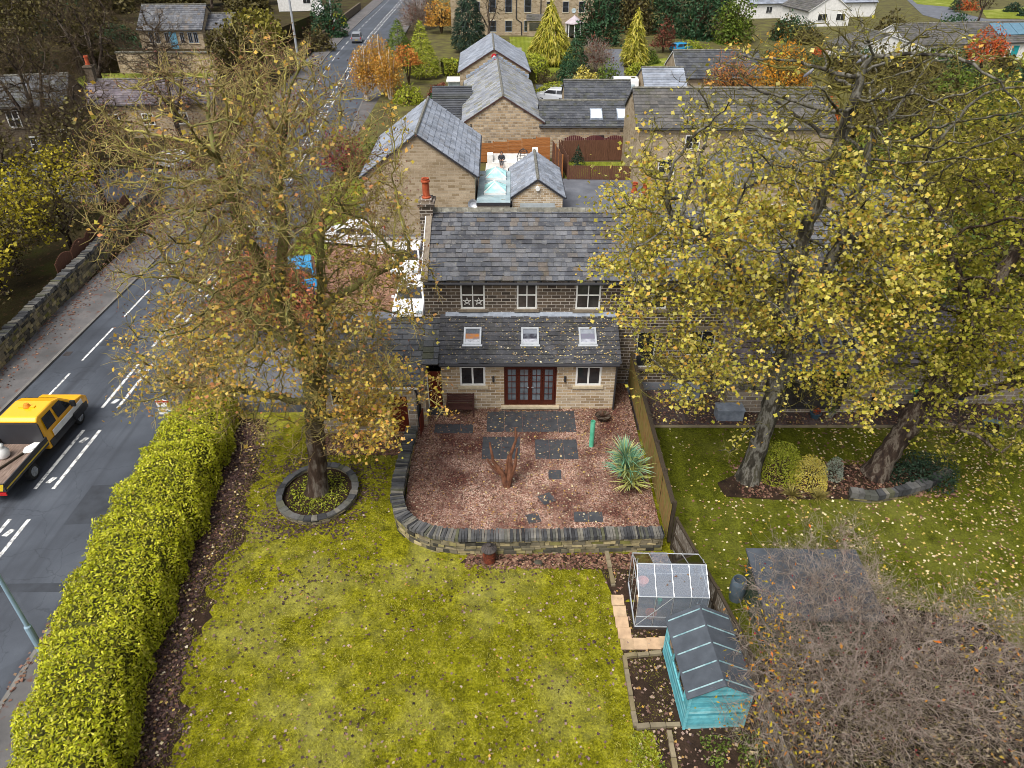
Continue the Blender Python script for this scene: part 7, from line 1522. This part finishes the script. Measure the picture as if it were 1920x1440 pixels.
def car(name, label, loc, rz, pm, L=4.2, Wd=1.76, H=1.48, kind='hatch', group=None, cat='car'):
    root = thing(name, label, cat, loc, rz, group); h = L / 2; g = .2
    if kind == 'hatch': pr = [(-h, .5, 0), (-h, .3, 0), (-h + .2, g, 0), (h - .25, g, 0), (h, .35, 0), (h, .62, 0), (h - .1, .74, .05), (h - .95, .95, .1), (h - 1.75, H - .05, .95), (h - 2.3, H, 1), (-h + .75, H - .02, 1), (-h + .3, H - .12, .95), (-h + .06, .95, .12), (-h - .02, .8, .02)]
    elif kind == 'mpv': pr = [(-h, .5, 0), (-h, .3, 0), (-h + .15, g, 0), (h - .25, g, 0), (h, .35, 0), (h, .75, 0), (h - .2, .9, .05), (h - .8, 1.08, .1), (h - 1.5, H - .06, .92), (h - 2.0, H, 1), (-h + .3, H, 1), (-h + .12, H - .1, .95), (-h + .02, 1.0, .1), (-h - .02, .85, .02)]
    else: pr = [(-h, .5, 0), (-h, .3, 0), (-h + .15, g, 0), (h - .25, g, 0), (h, .35, 0), (h, .8, 0), (h - .15, 1.0, .05), (h - .85, 1.2, .1), (h - 1.6, H - .08, .9), (h - 2.0, H, 1), (-h + .2, H, 1), (-h + .05, H - .1, .95), (-h, 1.1, .2), (-h, .9, .05)]
    m, w_ = loft(pr, Wd, Wd * .8); m.build('body', pm, root, bevel=.05)
    T_, Bz = H - .14, .98 if kind == 'hatch' else 1.06
    kz = lambda z: (z - .95) / (H - .95); xs = lambda z: w_(max(0, min(1, .1 + .85 * kz(z)))) + .012
    f0, f1 = h - 1.05, h - 1.72; b0, b1 = -h + .35, -h + .62
    if kind == 'van': spans = [(f0 - .15, f1, h - 2.6, h - 2.6)]
    else: mid = (f1 + b1) / 2 - .1; spans = [(f0, f1, mid + .05, mid + .05), (mid - .05, mid - .05, b0, b1)]
    for s in (-1, 1):
        for a, c_, d, e in spans:
            q = [(s * xs(Bz), a, Bz), (s * xs(Bz), d, Bz), (s * xs(T_), e, T_), (s * xs(T_), c_, T_)]; MB().poly(q if s < 0 else q[::-1]).build('side_window', M['glass'], root)
    i = 7; (y0, z0, k0), (y1, z1, k1) = pr[i], pr[i + 1]; lp = lambda t: (y0 + (y1 - y0) * t + .012, z0 + (z1 - z0) * t + .012, w_(k0 + (k1 - k0) * t) * .88)
    a, c_ = lp(.1), lp(.92); MB().poly([(a[2], a[0], a[1]), (c_[2], c_[0], c_[1]), (-c_[2], c_[0], c_[1]), (-a[2], a[0], a[1])][::-1]).build('windscreen', M['glass_blue'] if kind == 'van' else M['glass'], root)
    if kind != 'van':
        (y0, z0, k0), (y1, z1, k1) = pr[11], pr[12]; lp = lambda t: (y0 + (y1 - y0) * t - .014, z0 + (z1 - z0) * t, w_(k0 + (k1 - k0) * t) * .86); a, c_ = lp(.08), lp(.85)
        MB().poly([(a[2], a[0], a[1]), (c_[2], c_[0], c_[1]), (-c_[2], c_[0], c_[1]), (-a[2], a[0], a[1])]).build('rear_window', M['glass'], root)
    for s in (-1, 1):
        for y in (h - .85, -h + .8): wheel(root, s * (Wd / 2 - .1), y, .31, .2, s)
        MB().box(s * (Wd / 2 - .1), -h - .01, .78, .16, .06, .26).build('tail_light', M['red_light'], root); MB().box(s * (Wd / 2 - .22), h - .03, .6, .32, .1, .14).build('headlight', M['glass_blue'], root)
        MB().box(s * (Wd / 2 + .07), h - 1.25, .95, .16, .1, .12).build('mirror', pm, root)
    MB().box(0, -h - .02, .55, .5, .02, .11).build('number_plate', M['plate_y'], root); MB().box(0, -h - .012, .32, Wd * .9, .04, .14).build('bumper', M['gutter'], root)
    return root
p_silver = paint('silver paint', (.48, .5, .53, 1)); p_white = paint('white paint', (.78, .78, .78, 1)); p_grey = paint('grey paint', (.16, .17, .19, 1)); p_blue = paint('bright blue paint', (.01, .25, .5, 1)); p_black = paint('black paint', (.015, .017, .02, 1)); p_yel = paint('amber yellow paint', (.85, .42, .005, 1))
car('silver_hatchback', 'silver hatchback parked by the shrubs behind the middle cottage', (5.0, 93.2, .01), R(74), p_silver)
car('grey_car', 'grey people carrier driving up the road', (rc(146) - 1.7, 146, -.6), R(5), p_grey, 4.4, 1.8, 1.75, 'mpv')
car('blue_car', 'bright blue hatchback parked under the evergreens', (28.6, 130.5, 0), R(-62), p_blue)
car('white_car', 'white car parked hard against the house gable', (-5.9, 37.6, 0), R(180), p_white, 3.9); car('white_car', 'white car parked nose out on the block paving by the low wall', (-6.7, 43.0, 0), R(178), p_white, 3.9)
car('white_car', 'white car half seen past the mossy sycamore crown', (-11.2, 47.5, 0), R(80), p_white); car('blue_car', 'blue car half hidden by the pink cherry in the yard', (-13.0, 40.3, 0), R(195), p_blue)
car('black_car', 'black estate car parked by the village house', (-40.9, 67.2, -.6), R(60), p_black, 4.5, 1.8, 1.6, 'mpv'); car('white_van', 'white van by the red tiled house at the top of the road', G(597, 26)[:2] + (-.4,), R(30), p_white, 5, 2, 2.2, 'van', cat='van')
car('pale_car', 'pale car behind the mossy sycamore on the road corner', G(320, 300)[:2] + (-.55,), R(60), p_silver)
cv = thing('camper_van', 'white camper van with roof light parked at the end of the lane', 'camper van', (13.9, 92.8, .01), R(-4)); m = MB().box(0, 0, .35, 3.1, 2.3, 2.35, 0, .97, .94); m.build('body', p_white, cv, bevel=.1)
MB().box(.85, 0, 2.7, .5, .5, .07).build('roof_light', M['glass'], cv); MB().box(.3, -1.14, 1.6, 1.4, .04, .55).build('window', M['glass_blue'], cv); MB().box(-1.4, -1.12, 1.5, .2, .04, .6).build('rear_window', M['glass'], cv)
for s in (-1, 1): wheel(cv, s * 1.1, -1.05, .34, .22, -1)
# the amber dropside truck
TX = -21.15; tr = thing('dropside_truck', 'amber yellow dropside truck driving along the road past the hedge', 'truck', (TX, 24.5, -.594), 0); tr.scale = (.98, .94, .97); HW = .98
m = MB(); pr = [(-.1, .42, 0), (3.3, .42, 0), (3.55, .55, 0), (3.55, .98, .05), (3.25, 1.2, .1), (2.55, 1.33, .15), (1.78, 1.98, .9), (1.35, 2.1, 1), (.1, 2.1, 1), (-.1, 1.95, .95)]
m, w_ = loft(pr, HW * 2, HW * 2 - .3); cab = m.build('cab', p_yel, tr, bevel=.06)
MB().box(0, 1.72, .43, 1.99, 3.3, .34).build('sill', M['gutter'], tr)
for s in (-1, 1):
    kz = lambda z: (z - 1.2) / .9; xs = lambda z: w_(.12 + .85 * kz(z)) + .014
    for a, c_, d, e in ((2.35, 1.72, 1.15, 1.1), (.95, .95, .2, .25)):
        q = [(s * xs(1.3), a, 1.3), (s * xs(1.3), d, 1.3), (s * xs(1.9), e, 1.9), (s * xs(1.9), c_, 1.9)]; MB().poly(q if s < 0 else q[::-1]).build('side_window', M['glass'], tr)
    m = MB().box(s * (HW + .012), 1.75, .8, .03, 2.6, .3); m.build('side_panel', M['white'], tr); MB().box(s * (HW + .014), 1.75, .62, .03, 2.6, .14).build('side_stripe', M['black'], tr)
    MB().box(s * (HW + .15), 2.2, 1.25, .2, .12, .3).build('mirror', M['black'], tr); wheel(tr, s * (HW - .12), 2.55, .36, .24, s); wheel(tr, s * (HW - .1), -1.6, .36, .28, s)
    m = MB(); m.box(s * (HW - .1), 2.55, .5, .42, .95, .36); m.build('wheel_arch', M['black'], tr)
    MB().box(s * (HW - .22), 3.53, .72, .3, .08, .2).build('headlight', M['glass_blue'], tr)
MB().poly([(-.85, 2.56, 1.36), (.85, 2.56, 1.36), (.72, 1.82, 1.98), (-.72, 1.82, 1.98)]).build('windscreen', M['glass'], tr)
MB().box(0, -.13, 1.0, 1.7, .05, .92).build('rear_panel', m_plain('dark rear panel', (.012, .012, .014), .6), tr)
m = MB().lathe([(.16, 2.1), (.16, 2.15), (.1, 2.28), (.02, 2.3)], 14, (0, .85, 0)); m.build('beacon', M['amber'], tr); MB().box(0, .85, 2.1, .7, .16, .05).build('beacon_bar', p_yel, tr)
bdm = MB().box(0, -1.75, .72, 1.98, 3.2, .1); bdm.build('bed_floor', m_noise('worn plywood bed', [(.3, '#5d4c42'), (.7, '#8a786c')], 2, stretch=(6, 1, 1)), tr)
for s in (-1, 1): d_ = MB().box(s * (HW + .02), -1.75, .74, .05, 3.25, .42).build('side_board', M['gutter'], tr); MB().box(s * (HW + .05), -1.75, .86, .012, 3.22, .06).build('yellow_stripe', M['plate_y'], d_)
tb = MB().box(0, -3.38, .74, 1.98, .05, .42).build('tail_board', M['gutter'], tr); m = MB()
for i in range(5): m.quad((-.95 + i * .4, -3.41, .78), (-.75 + i * .4, -3.41, .78), (-.6 + i * .4, -3.41, 1.14), (-.8 + i * .4, -3.41, 1.14))
m.build('chevrons', M['plate_y'], tb); MB().box(0, -.2, .82, 1.9, .06, 1.1).build('headboard', M['gutter'], tr); MB().box(0, -1.5, .5, .7, 3.6, .2).build('chassis', M['black'], tr)
for s in (-1, 1): MB().box(s * .8, -3.4, .55, .28, .05, .14).build('tail_light', M['red_light'], tr)
MB().box(.3, -3.41, .5, .5, .03, .12).build('number_plate', M['plate_y'], tr)
bag = tag(MB().tube([(TX - .35, 23.4, .2), (TX - .36, 23.4, .3), (TX - .33, 23.42, .5), (TX - .35, 23.38, .68), (TX - .3, 23.4, .76), (TX - .28, 23.4, .86)], [.2, .27, .25, .2, .08, .13], 9).build('rubble_bag', M['white'], None, smooth=True), 'white sack standing in the truck bed', 'sack')
m = MB()
for i in range(6): m.box(TX + .5 + .02 * i, 23.85 + .06 * i, .225 + .012 * i, .55, .4, .011, .3 + .15 * i)
tag(m.build('paper_sheets', M['white'], None), 'loose white sheets lying in the truck bed behind the cab', 'sheets'); tag(MB().tube([(TX - .2, 22.2, .26), (TX + .35, 23.6, .26)], .045, 7).build('wooden_pole', M['fence_dark'], None), 'dark pole lying in the truck bed', 'pole')

# ------------------------------------------------------------------ street things
lp_ = thing('street_lamp', 'pale blue street lamp post standing behind the hedge', 'street lamp', (-15.25, 14.45, -.51)); MB().lathe([(.11, 0), (.11, 1.2), (.07, 1.25), (.06, 5.6)], 12).build('post', M['lamp_blue'], lp_); MB().tube([(0, 0, 5.55), (-.3, 0, 5.8), (-1.0, 0, 5.85)], .04, 8).build('arm', M['lamp_blue'], lp_); MB().box(-1.2, 0, 5.78, .6, .22, .12).build('lamp_head', M['steel'], lp_)
sn_ = thing('notice_board', 'small red white and blue notice board peeping over the hedge', 'sign', (-15.35, 25.6, -.5)); MB().box(0, .04, 0, .07, .07, 2.1).build('post', M['white'], sn_)
bd = MB().box(0, 0, 1.35, .6, .03, .75).build('board', M['white'], sn_); MB().box(0, -.02, 2.0, .6, .012, .09).build('red_band', M['red_light'], bd); MB().box(0, -.02, 1.72, .6, .012, .05).box(0, -.02, 1.5, .6, .012, .05).build('blue_band', m_plain('blue print', (.03, .12, .25)), bd)
for x, y, h, lb in ((-33.5, 121, 13, 'tall grey telegraph pole rising beside the road among the brown trees'), (rc(158) - 8, 158, 9.5, 'grey pole on the pavement past the grey car')):
    t = thing('telegraph_pole', lb, 'pole', (x, y, -.5)); MB().lathe([(.2, 0), (.15, h)], 10).build('post', m_noise('pale grey timber', [(.3, '#8a8d92'), (.7, '#aeb2b6')], 2, stretch=(4, 4, .4)), t)
    for z in (h - .4, h - 1.2): MB().box(0, 0, z, 1.8, .1, .12).build('crossarm', M['fence_dark'], t)
ps = thing('bus_stop_sign', 'red and white sign panel by the pole on the far pavement', 'sign', (rc(156) - 7.6, 156.5, -.5)); MB().box(0, 0, 0, .12, .12, 2.9).build('post', M['steel'], ps); MB().box(.1, -.03, 1.4, .9, .1, 1.4).build('panel', M['white'], ps); MB().box(.1, -.09, .6, .9, .06, .75).build('red_panel', M['red_light'], ps)
# the white seat, the sitter and the hanging chair frame
ws = thing('white_bench', 'white rendered garden seat with raised pillars before the stepped fence', 'garden seat', (.0, 65.4, .03)); MB().box(0, 0, 0, 3.6, .9, .5).build('seat', M['render_white'], ws); MB().box(0, .55, 0, 3.6, .25, 1.0).build('backrest', M['render_white'], ws)
for x, h in ((-2.0, 1.15), (2.1, 1.6)): MB().box(x, .1, 0, .5, .9, h).build('pillar', M['render_white'], ws)
ec = thing('egg_chair', 'black wire egg chair beside the seated person', 'chair', (1.0, 64.2, .03)); m = MB()
for i in range(9): a = i * 2 * pi / 9; m.tube([(.12 * cos(a), .12 * sin(a), .4), (.5 * cos(a), .42 * sin(a), .7), (.58 * cos(a), .5 * sin(a), 1.2), (.35 * cos(a), .3 * sin(a), 1.75), (.05 * cos(a), .05 * sin(a), 1.95)], .022, 5)
for z, r in ((.7, .5), (1.2, .58), (1.6, .42)): m.tube([(r * cos(t), r * .86 * sin(t), z) for t in np.linspace(0, 2 * pi, 16)], .018, 4)
m.build('basket', M['black'], ec); MB().lathe([(.5, 0), (.5, .05), (.05, .08), (.05, .4)], 14).build('base', M['black'], ec); MB().sphere((0, 0, .72), (.4, .34, .14), 10, 6).build('cushion', M['steel_dark'], ec)
def skin(name, pts, edges, rad, mat, parent=None, off=(0, 0, 0), sub=2, root=0):
    me = bpy.data.meshes.new(name); me.from_pydata([tuple(np.array(p) - np.array(off)) for p in pts], edges, []); o = bpy.data.objects.new(name, me); COL.objects.link(o); o.parent = parent
    md = o.modifiers.new('skin', 'SKIN'); md.use_smooth_shade = True
    for i, v in enumerate(me.skin_vertices[0].data): v.radius = (rad[i], rad[i]) if np.isscalar(rad[i]) else rad[i]; v.use_root = i == root
    sb = o.modifiers.new('subdivision', 'SUBSURF'); sb.levels = sb.render_levels = sub; me.materials.append(mat); return o
pp = thing('person', 'person in dark hooded coat with long dark hair sitting on the white seat', 'person', (-.95, 65.15, .03))
pts = [(0, 0, .6), (0, .03, .85), (0, .02, 1.08), (0, -.01, 1.18), (0, -.03, 1.28), (0, -.03, 1.38), (-.18, 0, 1.06), (-.27, -.1, .82), (-.08, -.3, .74), (.18, 0, 1.06), (.27, -.1, .82), (.08, -.3, .78), (-.1, -.12, .58), (-.12, -.48, .56), (-.06, -.5, .12), (-.06, -.6, .05), (.1, -.12, .58), (.12, -.48, .56), (.02, -.52, .14), (.02, -.62, .07)]
ed = [(0, 1), (1, 2), (2, 3), (3, 4), (4, 5), (2, 6), (6, 7), (7, 8), (2, 9), (9, 10), (10, 11), (0, 12), (12, 13), (13, 14), (14, 15), (0, 16), (16, 17), (17, 18), (18, 19)]
skin('body', pts, ed, [.16, .15, .14, .06, .1, .085, .065, .055, .04, .065, .055, .04, .085, .065, .045, .04, .085, .065, .045, .04], M['skin'], pp)
skin('coat', [(0, .01, .56), (0, .04, .85), (0, .03, 1.08), (0, .02, 1.17), (-.19, .01, 1.07), (-.29, -.1, .82), (-.13, -.27, .75), (.19, .01, 1.07), (.29, -.1, .82), (.13, -.27, .78)], [(0, 1), (1, 2), (2, 3), (2, 4), (4, 5), (5, 6), (2, 7), (7, 8), (8, 9)], [.22, .2, .18, .1, .09, .08, .065, .09, .08, .065], m_plain('dark padded coat', (.03, .033, .04), .7), pp)
skin('hair', [(0, .02, 1.05), (0, .03, 1.2), (0, .02, 1.36), (0, -.03, 1.44)], [(0, 1), (1, 2), (2, 3)], [.08, .12, .125, .07], m_plain('dark hair', (.03, .02, .015), .6), pp)
skin('leggings', [(0, 0, .56), (-.1, -.14, .57), (-.12, -.48, .57), (-.07, -.5, .3), (.1, -.14, .57), (.12, -.48, .57), (.03, -.52, .3)], [(0, 1), (1, 2), (2, 3), (0, 4), (4, 5), (5, 6)], [.15, .1, .078, .058, .1, .078, .058], m_plain('grey leggings', (.08, .08, .09), .8), pp)
for s, e in ((-.08, -.3), (.08, -.3)):
    for i in range(5):
        a = (i - 2) * .018; MB().tube([(s + a, e, .76), (s + a * 1.5, e - .05, .765), (s + a * 1.5, e - .08 + .012 * abs(i - 2), .745)], [.012, .01, .007], 6).build('finger', M['skin'], pp)
MB().sphere((-.03, -.125, 1.31), .012, 6, 5).sphere((.03, -.125, 1.31), .012, 6, 5).build('eyes', M['black'], pp); MB().sphere((0, -.135, 1.28), (.014, .022, .02), 6, 5).build('nose', M['skin'], pp); MB().box(0, -.12, 1.235, .045, .01, .01).build('mouth', m_plain('lips', (.35, .1, .09)), pp)
sd_ = thing('satellite_dish', 'grey satellite dish on the corner of the coursed gable', 'satellite dish', (-2.75, 48.75, 2.3)); MB().lathe([(.02, 0), (.2, .02), (.36, .09), (.36, .1), (.2, .04)], 16, cap=False).build('dish', M['steel'], sd_).rotation_euler = (R(65), 0, 0); MB().tube([(0, .05, 0), (0, .3, -.1)], .02).build('arm', M['steel'], sd_)
# birds in the yellow sycamore
for u, v, y, lb in ((1517, 138, 22.9, 'grey pigeon perched on the main bare fork of the yellow sycamore'), (1652, 175, 23.4, 'grey pigeon perched lower on an outer bough of the yellow sycamore'), (1617, 112, 23.4, 'grey pigeon perched highest on an outer twig of the yellow sycamore')):
    p = R(CAM_PITCH); a, b = (u - 960) / CAM_F, (720 - v) / CAM_F; t = y / (cos(p) + b * sin(p)); x, z = a * t, CAM_H + (-sin(p) + b * cos(p)) * t
    bd = thing('pigeon', lb, 'bird', (x, y, z)); skin('body', [(-.16, 0, -.1), (-.06, 0, -.02), (.04, 0, .05), (.08, 0, .11), (.1, 0, .145)], [(0, 1), (1, 2), (2, 3), (3, 4)], [.02, .05, .06, .035, .03], m_plain('pigeon grey', (.25, .25, .3), .7), bd, root=1); MB().tube([(.12, 0, .15), (.155, 0, .14)], [.012, .003], 5).build('beak', M['black'], bd)

mh = thing('manhole_cover', 'grey utility cover set in the leaf strewn far pavement', 'manhole cover', (-26.0, 28.6, -.5)); MB().box(0, 0, -.05, 1.1, .7, .056).build('frame', M['concrete'], mh); MB().box(0, 0, .008, .95, .55, .006).build('lid', M['steel_dark'], mh)
dg = thing('drain_grate', 'dark iron drain grate in the gutter of the road', 'drain', (-24.2, 33.2, -.6)); m = MB()
for i in range(7): m.box(0, -.2 + i * .066, .002, .38, .035, .012)
m.build('grate', M['steel_dark'], dg)
def rpatch(pts): 
    tag(MB().poly([(x, y, -.597) for x, y in pts]).build('road_patch', m_noise('newer asphalt', [(.3, '#2c2f34'), (.7, '#3d4148')], 1.5, 6, .7, bump=.3, bscale=90)), kind='structure')
rpatch([(-17.6, 20.2), (-16.2, 20.3), (-16.2, 22.6), (-17.6, 22.5)]); rpatch([(-22.9, 34), (-20.9, 34.1), (-20.9, 34.9), (-22.9, 34.8)]); rpatch([(-24.4, 16.8), (-15.6, 16.9), (-15.6, 17.3), (-24.4, 17.2)])
